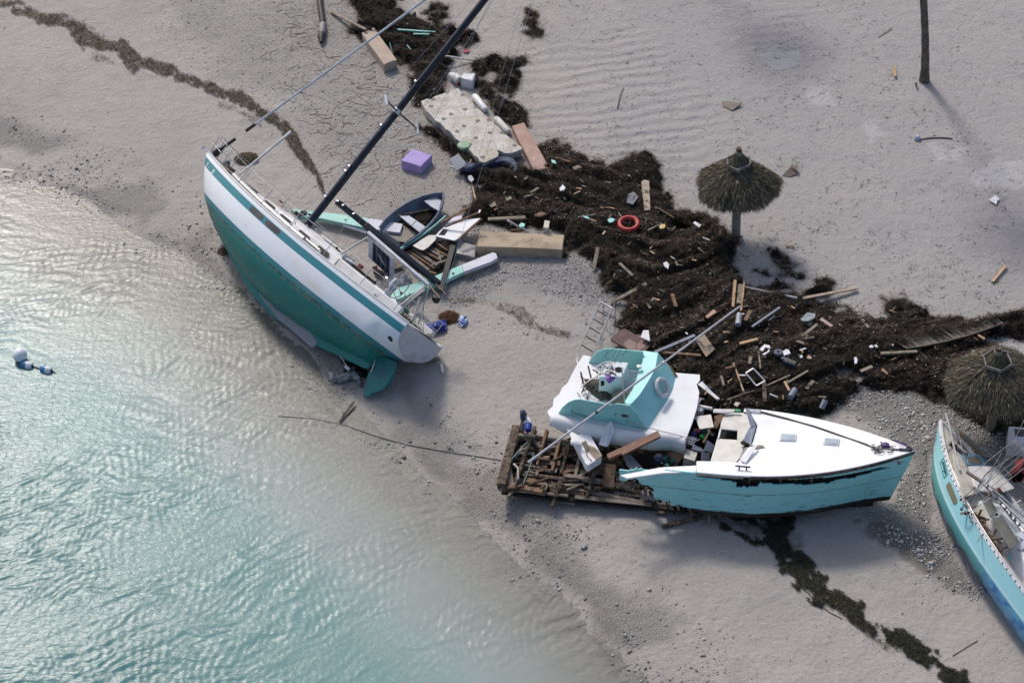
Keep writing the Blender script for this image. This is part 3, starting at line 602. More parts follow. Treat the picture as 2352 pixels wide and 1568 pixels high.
def a_pt(t, a, off=0.0):
    """hull point at station t and girth parameter a (0 sheer, 1 keel): wineglass sections"""
    t = np.asarray(t, float); a = np.asarray(a, float)
    b, zs, zk, zc = a_b(t), a_zs(t), a_zk(t), a_zc(t); zc = zc*.35+zk*.65; dd = 1-np.cos(a*math.pi/2)**1.0*(1-a*.0); dd = a**1.15
    z = zs-(zs-zk)*dd; dc = np.clip((zs-z)/(zs-zc+1e-6), 0, 1)
    y = b*np.maximum(1-dc**2.7, 0)**.62+np.minimum(.09, b*.3)*np.sqrt(np.maximum(1-dd**8, 0)); y = y-np.minimum(.09, b*.3)*(1-dc)
    return np.stack(np.broadcast_arrays((t-.5)*LA, y+off, z), -1)
SA = thing('sailing_yacht', 'white and teal sailing yacht with green bottom lying heeled over at the water edge', 'sailboat', PA.o, PA.R)
T0 = .036
ts = np.concatenate([np.linspace(T0, .9, 70), np.linspace(.905, 1, 24)]); aa = np.linspace(0, 1, 64)
Ag = a_pt(ts[:, None], aa[None]); P_ = Ag; S_ = Ag*np.array([1, -1, 1])
mb = MB(); mb.grid(P_); mb.grid(S_, True)
sd_ = np.concatenate([(a_zs(ts)[:, None]-P_[..., 2]).ravel()]*2); xx_ = mb.arr()[:, 0]
m, t, b = hullmat('sailing_yacht_hull', [(0, (.76, .78, .82)), (.985, (.030, .20, .235)), (1.16, (.004, .175, .158))], wear=None)
# the bottom wears, the topsides carry a stripe and rust weeps
s = attr(t, 'sd'); xx = attr(t, 'xx'); tc = nd(t, 'ShaderNodeTexCoord').outputs['Object']
old = b.inputs['Base Color'].links[0].from_socket
def rng_(v, a, b_, e=.012):
    f1 = nd(t, 'ShaderNodeMapRange'); ln(t, v, f1.inputs[0]); f1.inputs[1].default_value = a-e; f1.inputs[2].default_value = a+e
    f2 = nd(t, 'ShaderNodeMapRange'); ln(t, v, f2.inputs[0]); f2.inputs[1].default_value = b_-e; f2.inputs[2].default_value = b_+e
    return math_(t, 'SUBTRACT', f1.outputs[0], f2.outputs[0])
stripe = math_(t, 'MULTIPLY', rng_(s, .12, .36), rng_(math_(t, 'ADD', xx, math_(t, 'MULTIPLY', s, 1.1)), -5.55, 5.95))
c_ = mix(t, stripe, old, (.030, .20, .245))
bot = ramp(t, s, [(.33, 0.), (.35, 1.)]); sc3 = nd(t, 'ShaderNodeMapRange'); ln(t, s, sc3.inputs[0]); sc3.inputs[1].default_value = 1.17; sc3.inputs[2].default_value = 1.19; bot = sc3.outputs[0]
c_ = mix(t, math_(t, 'MULTIPLY', bot, ramp(t, noise(t, tc, 1.3, 6, .6, .6), [(.52, 0.), (.70, .6)])), c_, (.03, .12, .10))
c_ = mix(t, math_(t, 'MULTIPLY', bot, ramp(t, noise(t, tc, 2.1, 7, .7, 1.0), [(.60, 0.), (.72, .6)])), c_, (.03, .23, .20))
c_ = mix(t, math_(t, 'MULTIPLY', bot, ramp(t, noise(t, tc, 9, 5, .7), [(.66, 0.), (.72, .5)])), c_, (.20, .24, .2))
wl = rng_(math_(t, 'ADD', s, math_(t, 'MULTIPLY', noise(t, tc, 3, 5), .12)), 1.205, 1.245, .02)
c_ = mix(t, math_(t, 'MULTIPLY', wl, ramp(t, noise(t, tc, 4, 5, .7), [(.42, 0.), (.5, .9)])), c_, (.02, .018, .016))
wl2 = rng_(math_(t, 'ADD', s, math_(t, 'MULTIPLY', noise(t, tc, 5, 5), .2)), 1.26, 1.40, .05)
c_ = mix(t, math_(t, 'MULTIPLY', wl2, ramp(t, noise(t, tc, 5, 5, .7), [(.45, 0.), (.6, .6)])), c_, (.20, .17, .12))
topm = rng_(s, .6, .98, .2); topm = math_(t, 'MULTIPLY', topm, ramp(t, noise(t, tc, .9, 5, .6), [(.50, 0.), (.72, .5)])); c_ = mix(t, topm, c_, (.55, .47, .30))
ln(t, c_, b.inputs['Base Color'])
part('hull', mb, m, SA, attrs=dict(sd=sd_, xx=xx_), ang=60)
YHULL = m
# transom
k = 14; tp = a_pt(np.full(k, T0), np.linspace(0, 1, k)); poly = [p for p in tp]+[p*np.array([1, -1, 1]) for p in tp[::-1][1:]]
mb = MB(); mb.slab([p+np.array([-.012, 0, 0]) for p in poly], .03, down=(1, 0, 0)); part('transom', mb, mat('transom_shade', (.50, .51, .56), (.42, .43, .47)), SA, bevel=.01)  # grey tint carries the shade on the stern face turned from the sun
# deck
tt = np.linspace(T0, .995, 60); mb = MB(); yy = np.linspace(-1, 1, 9)
D = np.stack([np.broadcast_to(((tt-.5)*LA)[:, None], (60, 9)), (a_b(tt)-.03)[:, None]*yy[None], (a_zs(tt)-.03)[:, None]+(.07*(1-yy**2))[None]], -1); mb.grid(D)
mk = (D[..., 0] > -9)
part('deck', mb, CREAM, SA)
for sgn in (1, -1):
    mb = MB(); q = [((u-.5)*LA, sgn*(float(a_b(np.array(u)))-.035), float(a_zs(np.array(u)))+.035) for u in np.linspace(T0, .99, 50)]
    mb.tube(q, .035, 5); part('toe_rail', mb, WHITE, SA)
# teal stripe windows (set into the stripe)
def hull_patch(x0, x1, s0, s1, r=.3, n=12):
    """rounded panel following the port topside, s = metres below the sheer"""
    pts = []
    for (u, v) in rpoly(.5, .5, 1, 1, r, 4): pts.append((x0+(x1-x0)*u, s0+(s1-s0)*v))
    out = []
    for x, s in pts:
        tq = x/LA+.5; a = np.linspace(0, 1, 200); p = a_pt(np.full(200, tq), a); i = int(np.argmin(np.abs((p[0, 2]-p[:, 2])-s))); out.append(p[i]+np.array([0, .008, .003]))
    return out
for (x0, x1) in ((.85, 1.62), (-.10, .68)):
    mb = MB(); mb.slab(hull_patch(x0, x1, .15, .33), .02, down=(0, -1, 0)); part('window', mb, mat('brown_window', (.07, .06, .055), (.10, .085, .075), rough=.2), SA)
# registration plates and faint mark on the bow stripe
for (x, s0) in ((5.28, .20), (4.60, .20)):
    mb = MB(); mb.slab(hull_patch(x-.05, x+.05, s0, s0+.15, .05), .01, down=(0, -1, 0)); q = part('name_plate', mb, WHITE, SA)
    mb = MB(); mb.slab([p+np.array([0, .006, 0]) for p in hull_patch(x-.018, x+.018, s0+.055, s0+.095, .05)], .004, down=(0, -1, 0)); mb2 = part('plate_mark', mb, BLACK, SA)
mb = MB(); mb.slab(hull_patch(5.13, 5.19, .24, .31, .45), .01, down=(0, -1, 0)); part('hull_emblem', mb, mat('rust_red', (.25, .06, .03)), SA)
mb = MB(); mb.slab(hull_patch(5.05, 5.08, .27, .33, .3), .01, down=(0, -1, 0)); part('hull_emblem', mb, WHITE, SA)
# exhaust outlet near the stern
e = PA.y(959, 803, float(a_b(np.array(.03)))*.75); mb = MB(); x = e[0]; mb.slab(hull_patch(-5.45, -5.30, .62, .74, .49), .015, down=(0, -1, 0)); part('exhaust_port', mb, DARK, SA)
# fin keel: buried along its foot
k0, k1 = PA.y(729, 789, 0), PA.y(718, 806, 0); f0 = PA.y(581, 669, 0)
px = [(590, 660), (594, 676), (610, 698), (636, 730), (669, 758), (694, 780), (716, 799), (731, 786), (700, 740), (640, 670), (600, 635)]
mb = MB(); mb.slab([PA.y(*p, .07) for p in px], .14, down=(0, -1, 0))
part('keel', mb, mat('keel_lavender', (.27, .27, .31), (.25, .25, .27), (.03, .17, .14), s=2, s3=3, lo3=.62, hi3=.66, rough=.5), SA, bevel=.03)
# deep after body and skeg
GRNB = mat('green_bottom_paint', (.012, .18, .15), (.02, .12, .11), (.10, .15, .12), s=1.5, s3=8, lo3=.64, hi3=.7, rough=.5)
px = [(868, 814), (890, 820), (911, 830), (907, 848), (900, 864), (892, 880), (880, 893), (866, 900), (853, 903), (849, 910), (841, 912), (833, 905), (838, 885), (845, 856), (855, 850)]
mb = MB(); mb.slab([PA.y(*p, .055) for p in px], .11, down=(0, -1, 0)); part('rudder', mb, mat('rudder_paint', (.012, .17, .16), (.02, .12, .12), (.02, .10, .22), s=2, s3=1.6, lo3=.58, hi3=.66, rough=.5), SA, bevel=.03)
mb = MB(); mb.rod(PA.y(867, 815, .09), PA.y(852, 856, .09), .02, 8); part('rudder_shaft', mb, STEEL, SA)
mb = MB(); mb.rod(PA.y(780, 814, 0), PA.y(797, 842, 0), .022, 6); mb.box(PA.y(798, 845, 0), (.2, .06, .1)); part('propeller_shaft', mb, ALU, SA)
# cabin trunk with side ports, coaming, cockpit well
def loft(secs, mb=None):
    mb = mb or MB(); A = np.array(secs); mb.grid(A); mb.add(A[0], [tuple(range(len(A[0])))[::-1]]); mb.add(A[-1], [tuple(range(len(A[-1])))]); return mb
secs = []
for x, w_, h_ in ((-1.9, .95, .42), (-1.0, 1.0, .44), (0, .98, .42), (1.4, .88, .34), (2.6, .66, .22), (3.2, .5, .06)):
    z0 = float(a_zs(np.array(x/LA+.5)))-.02; secs.append([(x, -w_, z0), (x, -w_*.93, z0+h_*.8), (x, -w_*.8, z0+h_), (x, 0, z0+h_*1.15), (x, w_*.8, z0+h_), (x, w_*.93, z0+h_*.8), (x, w_, z0)])
part('cabin_trunk', loft(secs), WHITE, SA, bevel=.02)
for x in (-1.3, -.3, .7, 1.6):
    mb = MB(); z0 = float(a_zs(np.array(x/LA+.5))); mb.slab([(a, b_*0+1.0-.05*(a > 1), z0+.06+b_) for a, b_ in rpoly(x, .1, .55, .17, .07)], .03, down=(0, -1, 0)); part('cabin_port', mb, MATS['brown_window'], SA)
for sg in (1, -1):
    mb = MB(); mb.box((-3.6, sg*1.02, 1.22), (3.0, .16, .34)); part('cockpit_coaming', mb, WHITE, SA, bevel=.03)
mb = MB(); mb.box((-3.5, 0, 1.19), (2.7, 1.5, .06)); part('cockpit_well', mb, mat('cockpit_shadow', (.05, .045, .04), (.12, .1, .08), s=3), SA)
mb = MB(); mb.box((-2.35, 0, 1.35), (.75, .62, .24)); part('companionway_hatch', mb, DARK, SA, bevel=.02)
mb = MB(); mb.box((-.9, 0, 1.57), (1.2, .66, .06)); part('sliding_hatch', mb, WHITE2, SA, bevel=.02)
mb = MB(); mb.box((3.7, 0, 1.34), (.62, .62, .07)); part('deck_hatch', mb, mat('hatch_smoke', (.10, .10, .11)), SA, bevel=.02)
# steering wheels and pedestal
def wheel(c, r, par, nm='steering_wheel', M=None, mt=STEEL):
    mb = MB(); mb.torus(c, r, .017, 32, 6, M)
    for k in range(6):
        a = k*math.pi/3; d = np.array([math.cos(a)*r, math.sin(a)*r, 0]); d = M@d if M is not None else d; mb.rod(c, np.asarray(c)+d, .009, 5)
    mb.rod(c, np.asarray(c)+(M@np.array([0, 0, .1]) if M is not None else np.array([0, 0, .1])), .04, 8)
    return part(nm, mb, mt, par)
MX = np.array([[0, 0, 1], [0, 1, 0], [-1, 0, 0]], float)
wheel((-3.85, .25, 1.85), .46, SA, M=MX); wheel((-3.05, -.2, 1.78), .24, SA, M=MX)
mb = MB(); mb.lathe([(.16, 1.1), (.12, 1.5), (.15, 1.75), (.12, 1.95), (.02, 2.0)], 12, (-3.7, .25, 0)); part('steering_pedestal', mb, STEEL, SA)
for x, y in ((-4.2, 1.0), (-4.2, -1.0), (-2.1, 1.02), (-2.1, -1.02), (.2, .5), (.35, -.5)):
    mb = MB(); mb.lathe([(.085, 0), (.06, .06), (.075, .13), (.05, .16), (0.01, .165)], 12, (x, y, 1.38)); part('winch', mb, STEEL, SA)
# stanchions and lifelines
def zs_(x): return float(a_zs(np.array(x/LA+.5)))
def bs_(x): return float(a_b(np.array(x/LA+.5)))
for sg in (1, -1):
    tops = []
    for x in (4.55, 3.0, 1.4, -.2, -1.9, -3.6, -5.0):
        p0 = np.array([x, sg*(bs_(x)-.06), zs_(x)]); p1 = p0+np.array([0, 0, .66]); tops.append(p1)
        mb = MB(); mb.rod(p0, p1, .013, 6); part('stanchion', mb, STEEL, SA)
    for f in (1.0, .52):
        mb = MB(); mb.tube([np.array([5.2, sg*.33, zs_(5.2)+.66*f])]+[q-np.array([0, 0, .66*(1-f)]) for q in tops], .006, 4); part('lifeline', mb, STEEL, SA)
# bow pulpit
mb = MB()
for sg in (1, -1):
    mb.tube([(5.1, sg*.42, zs_(5.1)), (5.15, sg*.38, zs_(5.1)+.66), (5.9, sg*.16, zs_(5.8)+.7), (6.1, 0, zs_(6)+.7)], .017, 6); mb.rod((5.75, sg*.14, zs_(5.7)), (5.85, sg*.17, zs_(5.8)+.7), .015, 6)
    mb.tube([(5.13, sg*.40, zs_(5.1)+.34), (5.95, 0.1*sg, zs_(5.9)+.36)], .012, 6)
part('bow_pulpit', mb, STEEL, SA)
mb = MB(); mb.box((6.0, 0, 1.40), (.5, .16, .06)); mb.rod((6.25, -.1, 1.40), (6.25, .1, 1.40), .05, 8); part('anchor_roller', mb, STEEL, SA)
mb = MB(); mb.lathe([(.1, 0), (.12, .1), (.07, .22), (.01, .24)], 10, (5.0, 0, 1.38)); mb.box((4.75, 0, 1.42), (.3, .24, .1)); part('windlass', mb, mat('grey_metal', (.14, .14, .17), rough=.4), SA)
mb = MB(); mb.box((4.2, .1, 1.34), (.85, .5, .02)); part('rust_stain_plate', mb, mat('rusty_deck', (.40, .24, .12), (.5, .42, .33), s=3), SA)
mb = MB(); pts = [(4.55+.18*math.cos(k*.9), .25+.17*math.sin(k*.9), 1.42+.03*(k % 2)) for k in range(16)]; mb.tube(pts, .02, 5); part('mooring_line', mb, mat('brown_rope', (.10, .06, .04)), SA)
# mast: rises out of frame, slightly raked; spreaders
mtb = np.array([.64, 0, 1.32]); mtd = PA.R.T@(W(1105, 0, 6.6)-PA.w(mtb)); L0 = 8.6
def onray(px, py, p0, d):
    """point of the line p0 + k d (local frame) nearest to the sight line through a pixel"""
    c = PA.inv(CAMP); r = PA.R.T@ray(px, py); r = r/np.linalg.norm(r); d = d/np.linalg.norm(d); w0 = p0-c; a = d@r; k = (a*(r@w0)-(d@w0))/(1-a*a); return p0+d*k
tp = onray(1105, 0, mtb, np.array([0, 0, 1.0])); MD = np.array([0, 0, 1.0])
mb = MB(); mb.tube([mtb-MD*.35, mtb+MD*15.0], [.125, .11], 14); 
part('mast', mb, NAVY, SA)
mb = MB(); mb.rod(mtb-np.array([.0, 0, .1])+np.array([-.1, .06, 0]), mtb+MD*14+np.array([-.1, .06, 0]), .012, 6); part('mast_track', mb, MATS['navy_paint'], SA)
def mz(px, py): return onray(px, py, mtb, MD)[2]
for (pp) in ((747, 452), (799, 380), (792, 392), (877, 290), (935, 172)):
    z = mz(*pp); mb = MB(); mb.lathe([(.07, 0), (.05, .05), (.06, .10), (.02, .115)], 10, (0, 0, 0), np.array([[0, 0, 1], [1, 0, 0], [0, 1, 0]])@np.eye(3)); a = mb.arr()+np.array([mtb[0], .11, z]); mb.v = [a]; part('mast_winch', mb, STEEL, SA)
zsp = mz(905, 250)
for (q_, nm) in (((862, 207), 1), ((968, 268), -1)):
    e = None
    c = PA.inv(CAMP); r = PA.R.T@ray(*q_); # intersect with plane z = zsp
    k = (zsp-c[2])/r[2]; e = c+r*k; v = e-np.array([mtb[0], 0, zsp])
    if np.linalg.norm(v) > 1.6 or np.linalg.norm(v) < .5: v = np.array([-.25, nm*1.05, 0.0])
    e = np.array([mtb[0], 0, zsp])+v
    mb = MB(); mb.tube([np.array([mtb[0], 0, zsp]), e], [.03, .022], 8); part('spreader', mb, NAVY, SA)
    mb = MB(); mb.tube([e-np.array([.16, 0, .12]), e+np.array([.16, 0, .12])], [.05, .05], 8); mb.v = [mb.arr()]; part('spreader_flag', mb, mat('pale_cap', (.6, .65, .66)), SA)
mb = MB(); mb.lathe([(.13, -.08), (.15, 0), (.13, .08)], 12, (mtb[0], 0, zsp)); part('spreader_collar', mb, STEEL, SA)
# boom lying back and down to starboard with its cover
g0 = np.array([mtb[0]-.15, 0, mz(742, 470)])
bw0 = W(772, 462, PA.w(g0)[2]-.05); bw1 = W(905, 570, 1.0); bw2 = W(1008, 652, .55)
mb = MB(); mb.beam(bw0, bw1, .17, .15); mb.beam(bw0+(bw1-bw0)*.5, bw2, .20, .16); part('boom', mb, NAVY, SA, local=False, bevel=.03)
for f in (.03, .12, .3):
    p = bw0+(bw1-bw0)*f; mb = MB(); mb.box(p+np.array([0, -.03, .09]), (.09, .07, .03), None); part('boom_fitting', mb, STEEL, SA, local=False, bevel=.01)
for f in (.18, .33, .6, .85):
    p = bw1+(bw2-bw1)*f; mb = MB(); mb.box(p+np.array([-.08, -.06, .08]), (.07, .07, .04)); part('boom_fitting', mb, STEEL, SA, local=False, bevel=.01)
# rigging wires
def wire(a, b_, r=.006, m_=None, nm='stay'):
    mb = MB(); mb.rod(a, b_, r, 4); return part(nm, mb, m_ or STEEL, SA)
for z, x, y in ((zsp, .4, 1), (zsp, -.2, 1), (15.5, .64, 1), (zsp, .4, -1), (15.5, .64, -1)):
    wire((x, y*(bs_(x)-.1), zs_(x)), (.64, 0, min(z, 14.5)), .006, nm='shroud')
wire((-5.8, 0, 1.2), (.64, 0, 14.8), .007, nm='backstay')
wire((.5, 0, 13.5), PA.inv(G(1090, 392)), .006, ROPE, 'halyard'); wire((.55, 0, 12.0), (-.4, -.9, 1.4), .006, ROPE, 'halyard')
wire((.5, 0, 11.), PA.inv(G(985, 300)), .006, ROPE, 'halyard')
# furled headstay: drum at the stem, runs up to the mast head
f0 = np.array([5.7, 0, 1.45]); f1 = np.array([.75, 0, 14.6]); fd = (f1-f0)/np.linalg.norm(f1-f0)
mb = MB(); mb.rod(f0+fd*1.5, f1, .038, 8); part('furled_headstay', mb, mat('sail_sleeve', (.5, .54, .6), rough=.5), SA)
mb = MB(); mb.rod(f0+fd*.15, f0+fd*.9, .055, 10); part('furling_sleeve', mb, BLACK, SA)
mb = MB(); mb.rod(f0, f0+fd*.25, .12, 12); part('furling_drum', mb, BLACK, SA)
mb = MB(); mb.rod(f0+fd*1.35, f0+fd*1.75, .055, 10); part('furling_sleeve', mb, BLACK, SA)
# stub of a second stay and the white pole lying over the rail
p0, p1 = PA.inv(W(549, 402, 2.15)), PA.inv(W(668, 303, 2.6)); mb = MB(); mb.tube([p0, p1], [.035, .05], 10); part('whisker_pole', mb, WPIPE, SA)
# long sail tube lying on the side deck
q = [PA.z(*p, 1.25) for p in ((553, 428), (600, 474), (650, 523), (690, 560))]; mb = MB(); mb.tube([(x, bs_(x)-.38, zs_(x)+.1) for x in (3.9, 2.7, 1.5, .3, -.7)], .085, 10); part('sail_tube', mb, STEEL, SA)
mb = MB(); mb.tube([(x, bs_(x)-.72, zs_(x)+.12) for x in (3.7, 2.3, .6, -1.2)], .05, 8); part('spare_pole', mb, ALU, SA)
# stern arch with solar panel
def wp(px, py, z): return W(px, py, z)
mb = MB(); mb.beam(wp(845, 533, 3.05), wp(985, 655, 2.35), .10, .09); part('arch_beam', mb, WHITE2, SA, local=False, bevel=.02)
for a, b_, r in ((wp(845, 545, 3.0), wp(783, 583, 2.35), .035), (wp(783, 583, 2.35), wp(722, 640, 1.75), .02), (wp(783, 583, 2.35), wp(745, 655, 1.6), .02), (wp(980, 655, 2.3), wp(893, 722, 1.75), .045), (wp(975, 665, 2.3), wp(905, 722, 1.7), .03), (wp(985, 660, 2.3), wp(960, 745, 1.3), .02)):
    mb = MB(); mb.rod(a, b_, r, 8); part('arch_leg', mb, WPIPE, SA, local=False)
mb = MB(); mb.rod(wp(965, 682, 2.2), wp(940, 768, 1.3), .035, 8); part('davit', mb, WPIPE, SA, local=False)
mb = MB(); mb.rod(wp(1000, 652, 2.25), wp(1025, 676, 2.1), .02, 6); mb.rod(wp(985, 655, 2.25), wp(1010, 684, 2.1), .03, 6); part('davit_arm', mb, mat('rusty_bar', (.3, .24, .2), (.4, .25, .12), s=8), SA, local=False)
mb = MB(); mb.lathe([(.01, -.13), (.1, -.11), (.14, 0), (.1, .11), (.01, .13)], 14, wp(1002, 686, 2.0)); part('arch_antenna', mb, BLACK, SA, local=False)
A, B_, C_, D_ = wp(847, 545, 2.95), wp(904, 598, 2.6), wp(904, 646, 1.95), wp(846, 590, 2.3)
fr = [A, B_, C_, D_]; mb = MB(); mb.slab(fr, .04); part('solar_frame', mb, mat('panel_frame', (.55, .57, .62)), SA, local=False, bevel=.005)
nrm = np.cross(B_-A, D_-A); nrm /= np.linalg.norm(nrm); nrm = nrm if nrm@(CAMP-A) > 0 else -nrm
def bil(u, v): return A*(1-u)*(1-v)+B_*u*(1-v)+C_*u*v+D_*(1-u)*v+nrm*.008
CELL = mat('solar_cell', (.008, .015, .035), (.012, .02, .045), rough=.2)
first = None
for i in range(4):
    for j in range(6):
        u0, u1, v0, v1 = .17+i*.17, .17+(i+1)*.17-.012, .05+j*.15, .05+(j+1)*.15-.012
        mb = MB(); mb.slab([bil(u0, v0), bil(u1, v0), bil(u1, v1), bil(u0, v1)], .006); part('solar_cell', mb, CELL, SA, local=False, smooth=False)
# coils of rope on the stern rail, folding stern ladder
rr = random.Random(3)
for k in range(7):
    a, b_ = wp(925+rr.uniform(-25, 35), 690+rr.uniform(-20, 10), 1.9), wp(925+rr.uniform(-10, 25), 735+rr.uniform(-10, 25), 1.55); mb = MB(); mb.tube([a, (a+b_)/2+np.array([rr.uniform(-.1, .1), 0, -.12]), b_], .014, 5); part('rope_coil', mb, ROPE, SA, local=False)
for k in range(4):
    mb = MB(); mb.tube([wp(975+k*2, 660, 2.25), wp(965+rr.uniform(-9, 9), 712, 1.7), wp(955+rr.uniform(-10, 22), 775, 1.15)], .008, 4); part('hanging_line', mb, ROPE, SA, local=False)
for k in range(3):
    p = wp(950+9*k, 715+3*k, 1.6); mb = MB(); mb.tube([p, p+np.array([.45, -.35, -.15])], .02, 6); part('stern_rail', mb, WPIPE, SA, local=False)
mb = MB(); mb.tube([wp(922, 733, 1.6), wp(955, 745, 1.5), wp(975, 765, 1.3)], .02, 6); mb.tube([wp(928, 722, 1.8), wp(962, 730, 1.7), wp(985, 745, 1.5)], .02, 6); part('stern_rail', mb, WPIPE, SA, local=False)
LADW = mat('teak_grate', (.20, .17, .12), (.13, .11, .08), s=10)
l0, l1, l2, l3 = wp(952, 785, .95), wp(984, 780, .95), wp(998, 822, .35), wp(972, 826, .35)
mb = MB(); mb.tube([l0, l3], .022, 6); mb.tube([l1, l2], .022, 6); part('ladder_rail', mb, STEEL, SA, local=False)
for k in range(9):
    f = .04+k*.115; a, b_ = l0+(l3-l0)*f, l1+(l2-l1)*f; mb = MB(); mb.beam(a, b_, .035, .03); part('ladder_slat', mb, LADW, SA, local=False, smooth=False)
mb = MB(); mb.beam(wp(947, 778, 1.0), wp(990, 770, 1.0), .16, .05); part('swim_step', mb, LADW, SA, local=False, bevel=.01)
mb = MB(); mb.beam(wp(975, 833, .35), wp(1010, 824, .35), .14, .04); part('swim_step', mb, LADW, SA, local=False, bevel=.01)
for (px_, py_, c_) in ((930, 716, (.02, .16, .10)), (932, 770, (.02, .16, .10)), (917, 712, (.25, .24, .24))):
    mb = MB(); mb.lathe([(.02, -.06), (.13, -.04), (.15, .03), (.08, .09), (.01, .1)], 9, wp(px_, py_, 1.25)); mb.v = [mb.arr()+RNG.normal(0, .02, mb.arr().shape)]; part('stowed_bag', mb, mat('bag_%d' % px_, c_), SA, local=False)
# clutter along the far side deck
for k in range(26):
    x = rr.uniform(-4.8, 3.5); y = rr.uniform(-1.2, 1.1); z = zs_(x)+(.5 if (abs(y) < .9 and -1.9 < x < 2.3) else .08); mb = MB(); mb.box((x, y, z), (rr.uniform(.05, .4), rr.uniform(.04, .16), rr.uniform(.04, .14)), rot3(rr.uniform(0, 3), 0, 0)); part('deck_gear', mb, rr.choice([STEEL, MATS['brown_rope'], WHITE2, BLACK, mat('red_cloth', (.25, .03, .02)), ALU, DROPE]), SA, bevel=.01)
for k in range(8):
    x = rr.uniform(-2.5, 2.5); mb = MB(); pts = [(x+.3*q*rr.uniform(.5, 1), rr.uniform(-1, 1.0), zs_(x)+.12+.35*rr.random()) for q in range(4)]; mb.tube(pts, .011, 4); part('loose_line', mb, rr.choice([ROPE, DROPE]), SA)
# ============================================================ BROKEN MOTOR BOAT
PB = Pose((5.577, -6.331, .55), -10.6494, -12.461, 3.116); LB, BB = 11.41, 3.6
MBT = thing('motor_boat', 'turquoise wooden motor boat with white foredeck, its stern broken open to bare timbers', 'motor boat', PB.o, PB.R)
def b_b(x):
    u = np.clip((x-.2)/(LB/2-.2), 0, 1); return BB*np.where(x < .2, .5-.02*np.clip(-x/5, 0, 1), .5*(1-u**2.35))
def b_zs(x): return 1.235+.145*(np.clip(x, 0, 9)/5.7)**2
def b_side(x, v):
    """v 0 sheer .. 1 chine"""
    u = np.clip((x-1.2)/(LB/2-1.2), 0, 1); zs = b_zs(x); zc = -.22+0*x; w = b_b(x)*(1-v*(.10+.0*u))-v**1.0*.62*u**1.2*np.minimum(b_b(x), .9)
    xx = x-.54*v*u**2.2; return np.stack(np.broadcast_arrays(xx, np.maximum(w, .0), zs+(zc-zs)*v), -1)
xa = PB.y(1422, 1094, -BB/2)[0]
xs = np.linspace(xa, LB/2, 190); vv = np.linspace(0, 1, 36); S = b_side(xs[:, None], vv[None])
def cut_grid(Gd, keepfn):
    a, b_ = Gd.shape[:2]; C4 = (Gd[:-1, :-1]+Gd[1:, :-1]+Gd[1:, 1:]+Gd[:-1, 1:])/4; k = keepfn(C4.reshape(-1, 3)).reshape(a-1, b_-1); jj = np.arange(a*b_).reshape(a, b_)
    F = np.stack([jj[:-1, :-1][k], jj[1:, :-1][k], jj[1:, 1:][k], jj[:-1, 1:][k]], 1); u = np.unique(F); rm = np.full(a*b_, -1); rm[u] = np.arange(len(u)); return Gd.reshape(-1, 3)[u], rm[F]
def b_keep(c):
    w_ = c@PB.R.T+PB.o; q = toPX(w_); jit = (fbm(c[:, 0], c[:, 2], .35, 7, 4)-.5)*26
    edge = sdpoly(q, [(1405, 1080), (1500, 1075), (1600, 1070), (2300, 1000), (2300, 1300), (1640, 1300), (1636, 1182), (1598, 1172), (1590, 1164), (1546, 1156), (1541, 1144), (1512, 1138), (1500, 1118), (1478, 1114), (1462, 1100), (1425, 1096)])+jit*(c[:, 0] < xa+3)
    gap = sdpoly(q, [(1600, 1080), (1690, 1088), (1820, 1097), (1900, 1093), (1960, 1084), (2030, 1070), (2045, 1070), (1960, 1095), (1900, 1105), (1850, 1111), (1760, 1109), (1745, 1107), (1742, 1117), (1695, 1116), (1690, 1105), (1650, 1098), (1600, 1093)])+jit*.22
    return (edge < 0) & (gap > 0)
m, t, b = NM('motor_boat_side'); tc = nd(t, 'ShaderNodeTexCoord').outputs['Object']
mp = nd(t, 'ShaderNodeMapping'); mp.inputs['Scale'].default_value = (.55, 1, 7); ln(t, tc, mp.inputs[0]); zz = attr(t, 'zz')
c_ = mix(t, ramp(t, noise(t, tc, .8, 5), [(.4, 0.), (.65, 1.)]), (.265, .60, .615), (.30, .64, .65))
peel = ramp(t, noise(t, mp.outputs[0], 3.2, 7, .68, .2), [(.625, 0.), (.645, 1.)]); c_ = mix(t, peel, c_, (.035, .028, .022))
foot = nd(t, 'ShaderNodeMapRange'); ln(t, math_(t, 'ADD', zz, math_(t, 'MULTIPLY', noise(t, mp.outputs[0], 2.2, 7, .7), .42)), foot.inputs[0]); foot.inputs[1].default_value = .175; foot.inputs[2].default_value = .155; foot.inputs[3].default_value = 0; foot.inputs[4].default_value = 1
c_ = mix(t, foot.outputs[0], c_, (.02, .016, .013))
seam = nd(t, 'ShaderNodeMapRange'); ln(t, math_(t, 'ABSOLUTE', math_(t, 'SUBTRACT', zz, .62)), seam.inputs[0]); seam.inputs[1].default_value = .008; seam.inputs[2].default_value = .016; seam.inputs[3].default_value = .8; seam.inputs[4].default_value = 0
c_ = mix(t, seam.outputs[0], c_, (.10, .14, .13))
c_ = mix(t, ramp(t, noise(t, mp.outputs[0], 1.1, 5, .6), [(.6, 0.), (.8, .35)]), c_, (.36, .42, .36))
ln(t, c_, b.inputs['Base Color']); b.inputs['Roughness'].default_value = .45; bump(t, b, math_(t, 'SUBTRACT', noise(t, tc, 2, 5), math_(t, 'MULTIPLY', peel, .5)), .012); BSIDE = m
